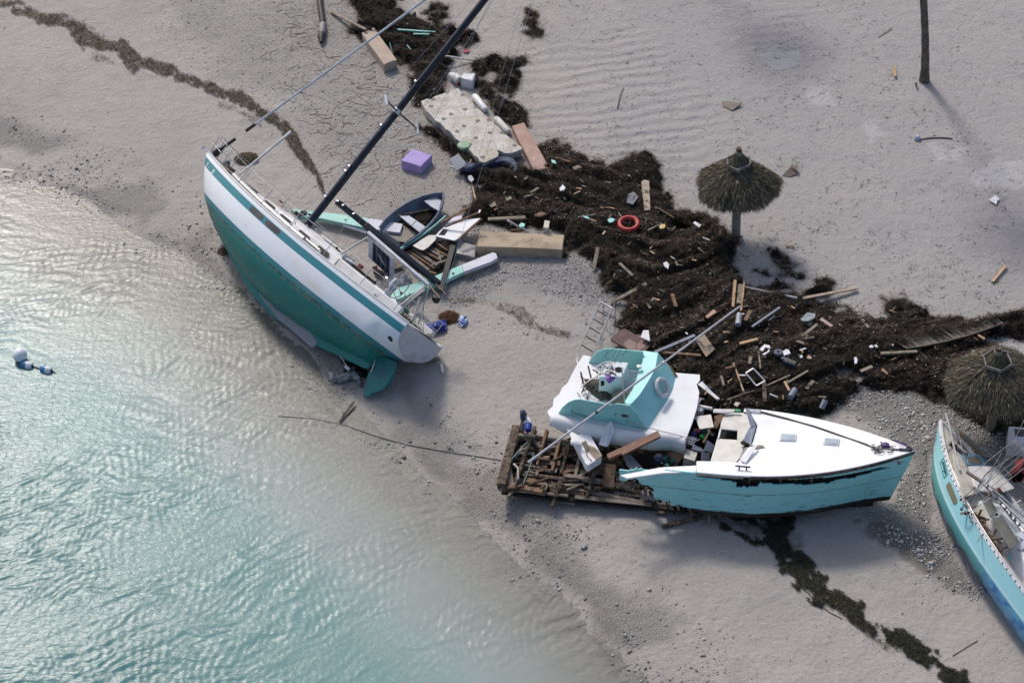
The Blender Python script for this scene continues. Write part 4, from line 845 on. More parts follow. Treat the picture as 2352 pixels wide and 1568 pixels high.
for sg, nm in ((-1, 'hull_side'), (1, 'hull_side')):
    Gd = S*np.array([1, sg, 1])
    V, F = cut_grid(Gd, b_keep if sg < 0 else (lambda c: c[:, 0] > 1.2-.3*np.sin(c[:, 2]*9)))
    mb = MB(); mb.add(V, F.tolist()); o = part(nm, mb, BSIDE, MBT, attrs=dict(zz=V[:, 2])); sm = o.modifiers.new('thick', 'SOLIDIFY'); sm.thickness = .05; sm.offset = 1 if sg > 0 else -1
# black bottom and keel
xb = np.linspace(xa+1.2, LB/2-.56, 60); A = []
for x in xb:
    s_ = b_side(np.array([x+.0]), np.array([1.0]))[0]; kz = -.75+.25*max(0, (x-2.5)/3.0)**2; A.append([(s_[0], -s_[1]-.005, s_[2]+.01), (s_[0], -s_[1]*.55, s_[2]+(kz-s_[2])*.55), (s_[0], -.05, kz), (s_[0], .05, kz), (s_[0], s_[1]*.55, s_[2]+(kz-s_[2])*.55), (s_[0], s_[1]+.005, s_[2]+.01)])
mb = MB(); mb.grid(np.array(A), True); part('hull_bottom', mb, mat('black_bottom', (.012, .011, .010), (.05, .035, .02), s=4, lo=.55, hi=.7, rough=.8), MBT)
# near-black lining standing in for the shade inside the hull
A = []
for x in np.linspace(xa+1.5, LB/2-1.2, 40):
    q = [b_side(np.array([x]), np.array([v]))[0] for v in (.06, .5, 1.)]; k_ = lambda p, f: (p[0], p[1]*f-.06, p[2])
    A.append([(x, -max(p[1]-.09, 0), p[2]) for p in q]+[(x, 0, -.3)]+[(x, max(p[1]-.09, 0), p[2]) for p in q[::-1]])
mb = MB(); mb.grid(np.array(A)); part('interior_shade', mb, DARK, MBT)
# frames showing in the gap under the deck
for k in range(11):
    x = -1.2+k*.42; mb = MB(); mb.beam((x, -b_b(np.array(x))+.09, 1.2), (x, -b_b(np.array(x))+.2, .5), .06, .08); part('frame', mb, DKWOOD, MBT)
# foredeck
def dz(x, y): return b_zs(x)+.03+.06*(1-(y/1.8)**2)
pxs_ = [(1600, 1062), (1600, 1083)]
edge = []
xn = PB.z(1600, 1083, 1.24)[0]; xf = PB.z(1738, 942, 1.24)[0]
near_e = [(x, -float(b_b(np.array(x)))-.03) for x in np.linspace(xn, LB/2, 60)]; far_e = [(x, float(b_b(np.array(x)))+.02) for x in np.linspace(LB/2, xf, 60)[1:]]
inn = [PB.z(*p, 1.27)[:2] for p in ((1722, 945), (1740, 980), (1728, 1022), (1712, 1040), (1694, 1064), (1650, 1061), (1600, 1060))]
pl = near_e+far_e+[tuple(p) for p in inn]
def deckpoly(nm, poly, mt, h=.0, th=.05, par=MBT, **kw):
    import mathutils.geometry as mg
    # fine cut so that the camber shows
    P = np.array(poly); mb = MB(); x0, x1 = P[:, 0].min(), P[:, 0].max(); n = len(P)
    top = np.array([(x, y, dz(x, y)+h) for x, y in poly]); tris = mg.tessellate_polygon([[Vector((x, y, 0)) for x, y in poly]]); F = [tuple(q) for q in tris]
    bot = top-np.array([0, 0, th]); F2 = [(q[2]+n, q[1]+n, q[0]+n) for q in F]; F3 = [(i, i+n, (i+1) % n+n, (i+1) % n) for i in range(n)]
    mb.add(np.vstack([top, bot]), F+F2+F3); return part(nm, mb, mt, par, smooth=False, **kw)
BWHITE = mat('deck_white', (.78, .78, .80), (.72, .72, .74), (.55, .50, .42), s=1.0, s3=5, lo3=.72, hi3=.8, rough=.5)
deckpoly('foredeck', pl, BWHITE)
mb = MB(); mb.tube([(x, y, dz(x, abs(y))-.07) for x, y in [p for p in near_e if p[0] > 1.3]+far_e[:45]], .045, 6); part('rub_rail', mb, DKWOOD, MBT)
mb = MB(); mb.tube([(x, y-.01, dz(x, abs(y))-.075) for x, y in [p for p in near_e if p[0] < 1.2]], .03, 5); part('rub_rail', mb, GRWOOD, MBT)
# loose strip of side deck going aft
a0 = [PB.z(*p, 1.2) for p in ((1600, 1070), (1520, 1074), (1425, 1092), (1440, 1099), (1520, 1087), (1598, 1084))]
mb = MB(); mb.slab([p+np.array([0, 0, .02]) for p in a0], .05, down=(0, 0, -1)); part('side_deck', mb, BWHITE, MBT, smooth=False)
def bslab(nm, pts, z, th, mt, par=MBT, h=0, bevel=0, **kw):
    """pts pixel corners, z local height or list"""
    zz_ = z if hasattr(z, '__len__') else [z]*len(pts)
    mb = MB(); mb.slab([PB.z(*p, q) for p, q in zip(pts, zz_)], th, down=(0, 0, -1)); return part(nm, mb, mt, par, smooth=False, bevel=bevel, **kw)
PANEL = mat('stained_panel', (.66, .64, .60), (.58, .55, .50), (.16, .12, .08), s=3, s3=14, lo3=.66, hi3=.70, rough=.6)
bslab('cabin_sole', [(1666, 947), (1719, 948), (1726, 970), (1711, 1011), (1693, 1009), (1694, 988), (1654, 984), (1656, 970)], 1.27, .04, PANEL)
bslab('cabin_sole', [(1647, 1007), (1711, 1011), (1709, 1028), (1690, 1063), (1632, 1058)], 1.28, .05, PANEL)
bslab('hatch_well', [(1655, 986), (1694, 989), (1692, 1008), (1651, 1006)], .9, .02, DARK)
bslab('hatch_coaming', [(1653, 984), (1657, 985), (1651, 1007), (1648, 1006)], 1.31, .2, WHITE2)
# windshield boards standing at the break
def vpl(px, py, P, Q):
    """world point on the vertical plane through world points P, Q"""
    P, Q = np.asarray(P), np.asarray(Q); n = np.cross(Q-P, (0, 0, 1)); d = ray(px, py); return CAMP+d*(((P-CAMP)@n)/(d@n))
def stand(nm, base, top, th, mt, par, zb, label=None, bevel=0):
    """board standing on a base line (2 pixels at world height zb); top = pixel outline above it"""
    P, Q = W(*base[0], zb), W(*base[1], zb); n = np.cross(Q-P, (0, 0, 1)); n /= np.linalg.norm(n)
    mb = MB(); mb.slab([vpl(*p, P, Q) for p in [base[0]]+top+[base[1]]], th, down=n); return part(nm, mb, mt, par, local=False, smooth=False, label=label, bevel=bevel)
zd = 1.8
bslab('windshield_board', [(1714, 937), (1719, 936), (1737, 979), (1724, 985), (1721, 965)], [1.9, 1.95, 1.35, 1.32, 1.55], .03, WHITE2)
bslab('windshield_board', [(1736, 980), (1724, 1021), (1709, 1009), (1722, 985)], [1.36, 1.36, 1.55, 1.6], .03, WHITE2)
for a, b_ in (((1714, 937, 1.95), (1724, 975, 1.6)), ((1724, 977, 1.62), (1707, 1010, 1.6)), ((1714, 1028, 1.4), (1692, 1060, 1.32))):
    mb = MB(); mb.rod(PB.z(*a), PB.z(*b_), .022, 6); part('window_frame', mb, ALU, MBT)
bslab('torn_panel', [(1737, 1018), (1739, 1022), (1713, 1062), (1702, 1057), (1700, 1052), (1718, 1027), (1730, 1024)], [1.5, 1.5, 1.36, 1.38, 1.4, 1.48, 1.5], .03, BWHITE)
bslab('broken_trim', [(1718, 1021), (1752, 1022), (1757, 1027), (1735, 1030)], 1.36, .03, GRWOOD)
mb = MB(); mb.lathe([(.11, 0), (.13, .02), (.10, .03), (.0, .03)], 16, PB.z(1711, 1018, 1.38)); part('vent_ring', mb, DARK, MBT)
def pd(px, py, off=.02):
    z = 1.3
    for _ in range(4): p = PB.z(px, py, z); z = float(dz(p[0], p[1]))+off
    return PB.z(px, py, z)
# deck hatches, cleat, samson post, rope
for (q, l_) in ((((1793, 994), (1831, 996), (1829, 1012), (1790, 1010)), 1), (((1893, 1004), (1930, 1007), (1927, 1023), (1890, 1020)), 1)):
    P = [pd(*p, .05) for p in q]; c = sum(P)/4; mb = MB(); mb.slab(P, .06, down=(0, 0, -1)); hb_ = part('deck_hatch', mb, mat('hatch_frame', (.66, .68, .72)), MBT, bevel=.03)
    mb = MB(); mb.slab([c+(p-c)*.78+np.array([0, 0, .012]) for p in P], .015, down=(0, 0, -1)); g_ = part('hatch_glass', mb, mat('hatch_glass', (.42, .48, .55), rough=.15), MBT, bevel=.01)
c = pd(1706, 1078); mb = MB(); mb.box(c+np.array([0, 0, .10]), (.42, .04, .04)); mb.box(c+np.array([-.1, 0, .05]), (.04, .04, .1)); mb.box(c+np.array([.1, 0, .05]), (.04, .04, .1)); part('cleat', mb, mat('bronze_dark', (.05, .07, .08)), MBT, bevel=.008)
for p in ((2077, 1034), (2065, 1062)):
    c = pd(*p); mb = MB(); mb.box(c+np.array([0, 0, .05]), (.3, .035, .035)); mb.box(c, (.1, .05, .1)); part('cleat', mb, mat('grey_metal', (.14, .14, .17)), MBT, bevel=.008)
c = pd(2088, 1030, .04); mb = MB(); mb.torus(c, .07, .03, 16, 8); part('bow_roller', mb, BLACK, MBT)
rope = [pd(*p, .025) for p in ((1722, 941), (1745, 946), (1810, 962), (1870, 978), (1905, 990), (1960, 1010), (1990, 1022), (2010, 1030), (2075, 1032))]
for dy in (0, .05):
    mb = MB(); mb.tube([p+np.array([0, dy*math.sin(i*1.3), 0]) for i, p in enumerate(rope)], .018, 6); part('deck_rope', mb, DROPE, MBT)
rr = random.Random(8)
for k in range(9):
    c = pd(2035+rr.uniform(-22, 30), 1028+rr.uniform(-8, 10), .03); pts = [c+np.array([rr.uniform(-.25, .25), rr.uniform(-.16, .16), rr.uniform(0, .06)]) for _ in range(5)]; mb = MB(); mb.tube(pts, .014, 5); part('rope_tangle', mb, rr.choice([mat('purple_rope', (.06, .03, .17)), DROPE, ROPE]), MBT)
mb = MB(); mb.lathe([(.02, 0), (.12, .03), (.1, .1), (.02, .13)], 9, pd(2033, 1026)); part('rope_knot', mb, MATS['purple_rope'], MBT)
mb = MB(); mb.box(pd(1728, 944, .03), (.5, .18, .07)); part('rail_fitting', mb, STEEL, MBT, bevel=.02)
# vent grille cut into the side near the break
c0 = b_side(np.array([xa+1.55]), np.array([.32]))[0]*np.array([1, -1, 1])
for k in range(16):
    p = b_side(np.array([xa+.95+k*.085]), np.array([.22]))[0]*np.array([1, -1, 1]); q = b_side(np.array([xa+.95+k*.085]), np.array([.42]))[0]*np.array([1, -1, 1]); mb = MB(); mb.beam(p+np.array([0, -.004, 0]), q+np.array([0, -.004, 0]), .02, .02); part('vent_slat', mb, mat('aqua_slat', (.12, .36, .38)), MBT, smooth=False)
# ---- open stern: planked floor, frames, stringers
FZ = .52
mb = MB(); mb.slab([PB.inv(W(*p, .44)) for p in ((1187, 990), (1330, 1016), (1450, 1010), (1570, 985), (1660, 950), (1670, 1060), (1500, 1090), (1510, 1168), (1300, 1148), (1152, 1130))], .08, down=(0, 0, -1)); part('void_shade', mb, DARK, MBT, smooth=False)  # black sheet standing in for the shade below the floor and in the void
PLK = [DKWOOD, mat('wet_plank', (.11, .055, .035), (.05, .03, .02), (.2, .13, .1), s=4, s3=7, lo3=.56, hi3=.66, rough=.8, bd=.01), mat('silver_plank', (.22, .18, .15), (.13, .10, .08), (.04, .03, .02), s=4, s3=9, lo3=.56, hi3=.63, rough=.85, bd=.01)]
ny = 15
for j in range(ny):
    u = 0.0; v = (j+.5)/ny
    def fp(u, v): 
        a = np.array([1190, 996])*(1-v)+np.array([1154, 1126])*v; e = np.array([1400, 1030])*(1-v)+np.array([1500, 1163])*v; q = a+(e-a)*u; return W(q[0], q[1], FZ+.06*abs(v-.5))
    while u < .97:
        l_ = rr.uniform(.18, .6); ue = min(u+l_, 1.)
        if rr.random() < .70:
            p, q = fp(u+rr.uniform(0, .02), v+rr.gauss(0, .006)), fp(ue, v+rr.gauss(0, .006)); p[2] += rr.uniform(-.03, .03); q[2] += rr.uniform(-.03, .03)
            mb = MB(); mb.beam(p, q, rr.uniform(.08, .17), .035); part('floor_plank', mb, rr.choice(PLK*2+[PLK[2]]), MBT, local=False, smooth=False)
        u = ue+rr.uniform(.005, .06)
def btim(nm, a, b_, w_, h_, mt, z0, z1=None, jit=True):
    jr_ = np.random.default_rng(int(a[0]*3+a[1])); p, q = PB.inv(W(*a, z0+.72)), PB.inv(W(*(np.array(b_)+jr_.normal(0, 2.5, 2)), (z0 if z1 is None else z1)+.72)); mb = MB(); mb.beam(p, q, w_, h_); 
    if jit: V = mb.arr(); mb.v = [V+np.random.default_rng(int(a[0])).normal(0, .012, V.shape)]
    return part(nm, mb, mt, MBT, smooth=False, bevel=.008)
btim('transom_beam', (1187, 985), (1151, 1122), .24, .34, DKWOOD, .02)
for a, b_, z0, z1, w_, mt in (((1257, 988), (1233, 1068), .05, -.1, .10, BRWOOD), ((1229, 980), (1182, 1128), .10, -.05, .10, DKWOOD), ((1286, 1012), (1264, 1082), -.05, -.15, .08, BRWOOD), ((1309, 1013), (1293, 1086), -.02, -.15, .10, DKWOOD), ((1334, 1043), (1320, 1092), -.1, -.15, .09, GRWOOD), ((1288, 1100), (1267, 1160), 0, -.35, .10, DKWOOD), ((1373, 1062), (1343, 1146), .35, -.2, .10, DKWOOD),
                              ((1192, 1003), (1178, 1032), .08, .05, .09, GRWOOD), ((1177, 1036), (1165, 1075), .05, .02, .09, GRWOOD), ((1163, 1085), (1154, 1122), 0, -.05, .09, GRWOOD), ((1168, 1074), (1171, 1120), .02, -.05, .17, PLK[2]), ((1257, 1112), (1248, 1130), -.1, -.1, .1, GRWOOD), ((1403, 1068), (1399, 1120), .3, .0, .30, BRWOOD), ((1358, 1085), (1350, 1105), -.1, -.1, .08, DKWOOD), ((1388, 1085), (1380, 1112), -.1, -.1, .08, DKWOOD), ((1420, 1095), (1415, 1125), -.1, -.1, .08, DKWOOD)):
    btim('rib', a, b_, w_, .11, mt, z0, z1)
for a, b_, z0, z1, w_, mt in (((1187, 999), (1226, 1004), .12, .10, .13, GRWOOD), ((1225, 1000), (1345, 1020), -.02, -.05, .09, GRWOOD), ((1297, 1092), (1378, 1107), -.02, -.02, .14, PLK[2]), ((1380, 1106), (1456, 1124), -.02, -.02, .12, PLK[2]), ((1202, 1090), (1300, 1102), -.12, -.12, .12, DKWOOD), ((1350, 1127), (1478, 1150), -.18, -.2, .15, PLK[2]),
                              ((1202, 1102), (1257, 1112), -.15, -.15, .22, BRWOOD), ((1195, 1119), (1252, 1130), -.18, -.18, .22, BRWOOD), ((1262, 1107), (1335, 1122), -.25, -.25, .14, PLK[1]), ((1262, 1122), (1340, 1132), -.28, -.28, .12, BRWOOD), ((1240, 1138), (1320, 1152), -.4, -.42, .10, GRWOOD), ((1160, 1128), (1260, 1140), -.38, -.4, .12, DKWOOD), ((1290, 1140), (1600, 1172), -.45, -.4, .16, DKWOOD), ((1250, 1068), (1340, 1078), -.3, -.3, .12, PLK[1])):
    btim('stringer', a, b_, w_, .10, mt, z0, z1)
rr2 = random.Random(12)
for k in range(85):
    v = rr2.random(); xy = PB.inv(W(1180+rr2.uniform(0, 300)-25*v, 1000+v*125+rr2.uniform(0, 12), .6)); x, y, z_ = xy; a = rr2.choice([0, 1.4, .6])+rr2.gauss(0, .4); l_ = rr2.uniform(.15, .7); mb = MB(); mb.box((x, y, z_+rr2.uniform(-.05, .12)), (l_, rr2.uniform(.04, .10), rr2.uniform(.03, .09)), rot3(a, rr2.gauss(0, .2), rr2.gauss(0, .12))); part('broken_timber', mb, rr2.choice([DKWOOD, DKWOOD, BRWOOD, GRWOOD, PLK[1], PLK[2]]), MBT, smooth=False)
# ragged splinters hanging under the turquoise side
for k in range(26):
    px_ = 1460+k*8+rr2.uniform(-4, 4); yy_ = np.interp(px_, [1460, 1500, 1545, 1600, 1660], [1105, 1135, 1152, 1170, 1182]); a = PB.y(px_, yy_+rr2.uniform(-8, 2), -1.62); b2 = a+np.array([rr2.uniform(-.08, .12), .05, -rr2.uniform(.12, .4)]); mb = MB(); mb.beam(a, b2, rr2.uniform(.03, .1), .03); part('splinter', mb, rr2.choice([DKWOOD, GRWOOD, BRWOOD, DARK]), MBT, smooth=False)
# upright post with rag
btim('stern_post', (1197, 1003), (1201, 950), .10, .10, GRWOOD, -.1, .78)
mb = MB(); mb.lathe([(.05, -.16), (.09, -.1), (.08, .05), (.10, .12), (.04, .17)], 8, PB.inv(W(1201, 953, 1.45))); part('rag', mb, mat('blue_rag', (.02, .06, .13), (.03, .03, .035), s=9), MBT)
for a, b_, mt in (((1202, 1112), (1226, 1042), mat('green_hose', (.03, .09, .08))), ((1170, 1062), (1216, 1012), mat('green_hose', (.03, .09, .08))), ((1183, 1050), (1205, 1030), ROPE), ((1180, 1065), (1190, 1100), ROPE)):
    mb = MB(); p, q = PB.inv(W(*a, .85)), PB.inv(W(*b_, .95)); mb.tube([p, (p+q)/2+np.array([.05, .05, .1]), q], .03, 6); part('hose', mb, mt, MBT)
mb = MB(); mb.lathe([(.1, 0), (.14, .1), (.12, .5), (.05, .6)], 8, (0, 0, 0), rot3(.9, 1.4, .3)); mb.v = [mb.arr()+PB.inv(W(1478, 1130, .75))]; part('exhaust_stub', mb, MATS['grey_metal'], MBT)
for q in (((1508, 1181), (1640, 1184)), ((1520, 1212), (1650, 1188))):
    mb = MB(); mb.beam(G(*q[0])+[0, 0, .05], G(*q[1])+[0, 0, .25], .10, .08); solo('broken_timber', mb, DKWOOD, 'dark broken timber lying under the turquoise hull, '+('nearer the hull' if q[0][0] < 1515 else 'the lower one in the sand'), 'timber', bevel=.01, group='dark timbers under the motor boat', smooth=False)

# ============================================================ TORN OFF WHEELHOUSE ROOF WITH FLYBRIDGE
ZR = 1.62
FB = thing('wheelhouse_roof', 'torn off white wheelhouse roof with turquoise flybridge sides leaning on the broken motor boat', 'boat roof', W(1430, 930, ZR))
out = [(1340, 815), (1325, 838), (1312, 862), (1303, 880), (1292, 889), (1284, 905), (1272, 915), (1270, 932), (1257, 945), (1263, 957)]
near_l = [(1263, 957), (1340, 972), (1430, 990), (1500, 1000), (1545, 1000)]
rest = [(1575, 1010), (1590, 970), (1601, 935), (1606, 900), (1600, 882), (1608, 872), (1607, 860), (1580, 858), (1554, 856), (1400, 828)]
mb = MB(); mb.slab([W(*p, ZR) for p in out+near_l[1:]+rest], .07, down=(0, 0, -1)); part('roof_panel', mb, BWHITE, FB, local=False, smooth=False)
# rolled near edge
A = []
low = [(1252, 969), (1300, 1000), (1440, 1010), (1500, 1014), (1545, 1020), (1590, 1010)]
nl = np.array(near_l+[(1575, 1010)], float); lens = np.linspace(0, 1, 40)
for u in lens:
    i = u*(len(nl)-1); k = min(int(i), len(nl)-2); p = nl[k]+(nl[k+1]-nl[k])*(i-k); a = W(*p, ZR+.012); dn = .40 if u > .12 else .16+.24*u/.12
    A.append([a+np.array([.0, .10, 0]), a, a+np.array([0, -.07, -.02]), a+np.array([0, -.13, -.09]), a+np.array([0, -.16, -.2]), a+np.array([0, -.17, -dn])])
mb = MB(); mb.grid(np.array(A)); o = part('roof_edge', mb, BWHITE, FB, local=False, ang=80); sm = o.modifiers.new('thick', 'SOLIDIFY'); sm.thickness = .04
bb = MB(); bb.slab([W(*p, ZR) for p in ((1303, 985), (1330, 1000), (1330, 1020), (1310, 1018), (1312, 1004))], .04, down=(0, -.3, -1)); part('torn_edge', bb, BWHITE, FB, local=False, smooth=False)
# side wings
AQW = mat('flybridge_aqua', (.31, .64, .62), (.28, .60, .59), (.30, .60, .60), s=1, s3=3, lo3=.6, hi3=.7, rough=.5)
stand('side_wing', [(1283, 947), (1488, 985)], [(1292, 934), (1306, 922), (1320, 916), (1332, 915), (1360, 920), (1404, 928), (1418, 925), (1447, 930), (1465, 950)], .04, AQW, FB, ZR, bevel=.008)
stand('side_wing', [(1352, 831), (1478, 850)], [(1362, 817), (1373, 806), (1386, 800), (1400, 799), (1440, 802), (1478, 806)], .04, AQW, FB, ZR, bevel=.008)
ZT = ZR+.72
ridge_o = [(1447, 930), (1470, 905), (1481, 888), (1495, 865), (1505, 846), (1511, 811)]
ridge_i = [(1434, 925), (1455, 893), (1463, 870), (1469, 850), (1478, 828), (1476, 806)]
base_f = [(1488, 985), (1508, 955), (1524, 932), (1534, 918), (1546, 893), (1553, 861)]
A = np.array([[W(*p, ZT) for p in ridge_o], [W(*p, ZR) for p in base_f]])
mb = MB(); mb.grid(A); o = part('front_wall', mb, mat('flybridge_shaded', (.27, .58, .61), (.25, .55, .58), rough=.5), FB, local=False, smooth=False); o.modifiers.new('t', 'SOLIDIFY').thickness = .035  # darker copy of the flybridge aqua, shade of the front face in the colour
A = np.array([[W(*p, ZT+.004) for p in ridge_o], [W(*p, ZT-.10) for p in ridge_i]])
mb = MB(); mb.grid(A, True); o = part('dash_top', mb, mat('flybridge_lit', (.38, .76, .74), (.36, .72, .70), rough=.5), FB, local=False, smooth=False); o.modifiers.new('t', 'SOLIDIFY').thickness = .03  # paler copy of the flybridge aqua, light on the upward face in the colour
A = np.array([[W(*p, ZT-.11) for p in ridge_i], [W(*p, ZT-.11)-np.array([0, 0, .6]) for p in ridge_i]])
mb = MB(); mb.grid(A); o = part('dash_inner', mb, AQW, FB, local=False, smooth=False); o.modifiers.new('t', 'SOLIDIFY').thickness = .02
e0 = [W(1476, 806, ZT-.1), W(1511, 811, ZT), W(1553, 861, ZR), W(1478, 850, ZR)]; mb = MB(); mb.slab(e0, .03); part('far_corner', mb, AQW, FB, local=False, smooth=False)
bs = MB(); bs.slab([W(*p, z) for p, z in (((1532, 838), ZR+.3), ((1540, 838), ZR+.3), ((1557, 864), ZR+.02), ((1550, 866), ZR+.02))], .03); part('wood_edge', bs, mat('orange_wood', (.42, .22, .08)), FB, local=False, smooth=False)
# life ring on the front wall
P1, P2, P3_ = W(1470, 905, ZT), W(1495, 865, ZT), W(1534, 918, ZR); n_ = np.cross(P2-P1, P3_-P1); n_ /= np.linalg.norm(n_); n_ = n_ if n_@(CAMP-P1) > 0 else -n_
d_ = ray(1515, 891); c_r = CAMP+d_*(((P1-CAMP)@n_)/(d_@n_))+n_*.10; u_ = (P2-P1)/np.linalg.norm(P2-P1); v_ = np.cross(n_, u_)
LR = thing('life_ring', 'white life ring hanging on the turquoise flybridge front', 'life ring', c_r); MR = np.stack([u_, v_, n_], 1)
mb = MB(); mb.torus((0, 0, 0), .245, .062, 36, 12, MR); part('ring_body', mb, mat('ring_white', (.62, .60, .66), (.5, .5, .55), s=4), LR)
for k in range(4):
    a = k*math.pi/2+.3; mb = MB(); mb.torus((0, 0, 0),   .245, .067, 3, 10, MR, a-.06, a+.06); part('ring_strap', mb, mat('strap_grey', (.45, .45, .48)), LR)
# console with wheel and seat
cb = W(1405, 893, ZR)
CO = thing('helm_console', 'white helm console box with steering wheel standing inside the turquoise flybridge', 'console', cb)
ct = [W(1397, 829, ZR+.82), W(1444, 832, ZR+.82), W(1430, 866, ZR+.82), W(1376, 866, ZR+.82)]
mb = MB(); mb.slab(ct, .82, down=(0, 0, -1)); part('console_box', mb, mat('console_white', (.60, .68, .70), (.55, .6, .62)), CO, local=False, bevel=.03)
mb = MB(); mb.slab([vpl(*p, ct[3], ct[2])+np.array([0, -.006, 0]) for p in ((1380, 874), (1388, 875), (1388, 884), (1380, 886))], .01, down=(0, -1, 0)); part('instrument_hole', mb, DARK, CO, local=False)
mb = MB(); mb.lathe([(.11, 0), (.11, .015), (.0, .015)], 18, W(1421, 849, ZR+.825)); part('gauge', mb, DARK, CO, local=False)
mb = MB(); mb.slab([W(*p, ZR+.835) for p in ((1400, 845), (1411, 846), (1406, 864), (1394, 862))], .03, down=(0, 0, -1)); part('control_panel', mb, mat('panel_grey', (.2, .2, .19), (.35, .33, .3), s=14), CO, local=False)
for k in range(9):
    p = W(1398+rr.uniform(-6, 14), 850+rr.uniform(-10, 16), ZR+.86); mb = MB(); mb.box(p, (rr.uniform(.05, .16), .05, .06), rot3(rr.uniform(0, 3), 0, 0)); part('lever', mb, rr.choice([STEEL, ALU, BLACK]), CO, local=False, bevel=.008)
wc = W(1386, 840, ZR+.85)
mb = MB(); MRW = rot3(.3, -.5, .3); mb.torus((0, 0, 0), .25, .02, 30, 8, MRW)
for k in range(3):
    a = k*2.09; mb.rod((0, 0, 0), MRW@np.array([.25*math.cos(a), .25*math.sin(a), 0]), .012, 6)
mb.v = [mb.arr()+wc]; part('steering_wheel', mb, WPIPE, CO, local=False)
mb = MB(); mb.lathe([(.02, 0), (.13, .03), (.15, .09), (.06, .13), (.01, .14)], 7, W(1401, 872, ZR+.78)); mb.v = [mb.arr()+RNG.normal(0, .02, mb.arr().shape)]; solo('purple_rag', mb, mat('purple_cloth', (.13, .04, .30)), 'purple rag hanging over the front of the white helm console', 'rag')
# folded canvas, brown seat, wires, branches
mb = MB(); mb.slab([W(1448, 851, ZR+.62), W(1469, 852, ZR+.60), W(1448, 905, ZR+.10), W(1434, 900, ZR+.1), W(1430, 890, ZR+.18)], .05); solo('folded_sheet', mb, WHITE2, 'folded white sheet leaning inside the turquoise flybridge beside the console', 'sheet', bevel=.01, smooth=False)
mb = MB(); A = []
for u in np.linspace(0, 1, 8): A.append([W(1405, 925, ZR)+np.array([.75*u, .03*math.sin(u*9), 0])+np.array([0, -.18+.36*v, .45*math.sin(v*math.pi)]) for v in np.linspace(0, 1, 8)])
mb.grid(np.array(A)); solo('helm_chair', mb, mat('tan_seat', (.22, .16, .12)), 'tan helm seat lying between the console and the near turquoise wing', 'seat')
mb = MB()
for k in range(5):
    c = W(1345+k*9, 885+k*7, ZR+.1); mb.lathe([(.02, -.2), (.11, -.14), (.14, 0), (.1, .14), (.02, .2)], 9, c, rot3(.6+k*.4, 1.2, 0))
mb.v = [mb.arr()]; 
lump = MB(); A = []
for i in range(12):
    u = i/11; c = W(1340+60*u, 878+36*u, ZR+.06); A.append([c+np.array([.02, .20*math.cos(v)*(.35+math.sin(u*3.1)), .22*math.sin(v)*(.35+math.sin(u*3.1))])+RNG.normal(0, .025, 3) for v in np.linspace(-.2, math.pi+.2, 9)])
lump.grid(np.array(A)); solo('drift_log', lump, mat('drift_bark', (.10, .085, .07), (.05, .045, .035), (.22, .2, .17), s=7, s3=12, lo3=.6, hi3=.7, rough=.9, bd=.02), 'knotted driftwood log lying on the torn off roof beside the helm console', 'driftwood')
mb = MB()
for k in range(26):
    p = W(1332+rr.uniform(0, 60), 872+rr.uniform(-10, 42), ZR+.05); mb.tube([p, p+np.array([rr.uniform(-.35, .35), rr.uniform(-.3, .3), rr.uniform(.02, .35)])], rr.uniform(.008, .03), 5)
solo('drift_branches', mb, MATS['drift_bark'], 'tangle of bare branches on the torn off roof around the driftwood log', 'branches', kind='stuff')
for k, (q) in enumerate((((1333, 889), (1386, 850)), ((1383, 833), (1399, 838)))):
    mb = MB(); mb.rod(W(*q[0], ZR+.15), W(*q[1], ZR+.5), .018, 6); part('console_rod', mb, STEEL, CO, local=False)
# antenna mast, fittings, thin wires
a0_ = vpl(1437, 952, W(1283, 947, ZR), W(1488, 985, ZR)); mb = MB(); mb.rod(a0_, W(1428, 843, ZR+1.7), .018, 8); part('short_antenna', mb, WPIPE, FB, local=False)
mb = MB(); mb.box(a0_+np.array([0, -.03, 0]), (.22, .06, .08)); part('antenna_base', mb, DROPE, FB, local=False)
for p in ((1414, 948), (1440, 965), (1412, 976)):
    q_ = vpl(*p, W(1283, 947, ZR), W(1488, 985, ZR)); mb = MB(); mb.box(q_+np.array([0, -.03, 0]), (.09, .04, .035)); part('hull_fitting', mb, MATS['grey_metal'], FB, local=False, bevel=.008)
mb = MB(); q_ = vpl(1313, 940, W(1283, 947, ZR), W(1488, 985, ZR)); mb.tube([q_, q_+np.array([.0, -.12, 0]), W(1356, 958, ZR+.35)], .012, 6); part('handrail', mb, DROPE, FB, local=False)
mb = MB(); mb.tube([W(1437, 968, ZR+.3), W(1500, 985, ZR+.2), W(1560, 1000, ZR+.1), W(1600, 1010, ZR-.1)], .012, 5); part('cable', mb, ROPE, FB, local=False)
for k in range(6):
    p = W(1410+rr.uniform(-5, 20), 835, ZR+.9); mb = MB(); mb.tube([p, p+np.array([rr.uniform(-.3, .3), .1, .2]), p+np.array([rr.uniform(-.5, .5), .2, .45])], .005, 4); part('wire', mb, BLACK, FB, local=False)
mb = MB(); mb.box(W(1468, 842, ZT+.03), (.14, .1, .07)); part('small_light', mb, STEEL, FB, local=False)
# long outrigger pole lying across everything
OP = thing('outrigger_pole', 'long pale metal pole lying diagonally across the broken boat and its flybridge', 'pole', W(1456, 882, 2.5))
pa, pb_ = W(1213, 1062, 1.3), W(1700, 703, 4.2); f_ = .40
mb = MB(); mb.tube([pa, pa+(pb_-pa)*.45, pb_], [.036, .034, .024], 10); part('pole_tube', mb, mat('pole_grey', (.48, .48, .52), (.4, .4, .43)), OP, local=False)
for f_ in (.32, .635):
    mb = MB(); q_ = pa+(pb_-pa)*f_; mb.box(q_, (.09, .09, .09)); part('pole_clamp', mb, BLACK if f_ < .4 else ALU, OP, local=False, bevel=.02)
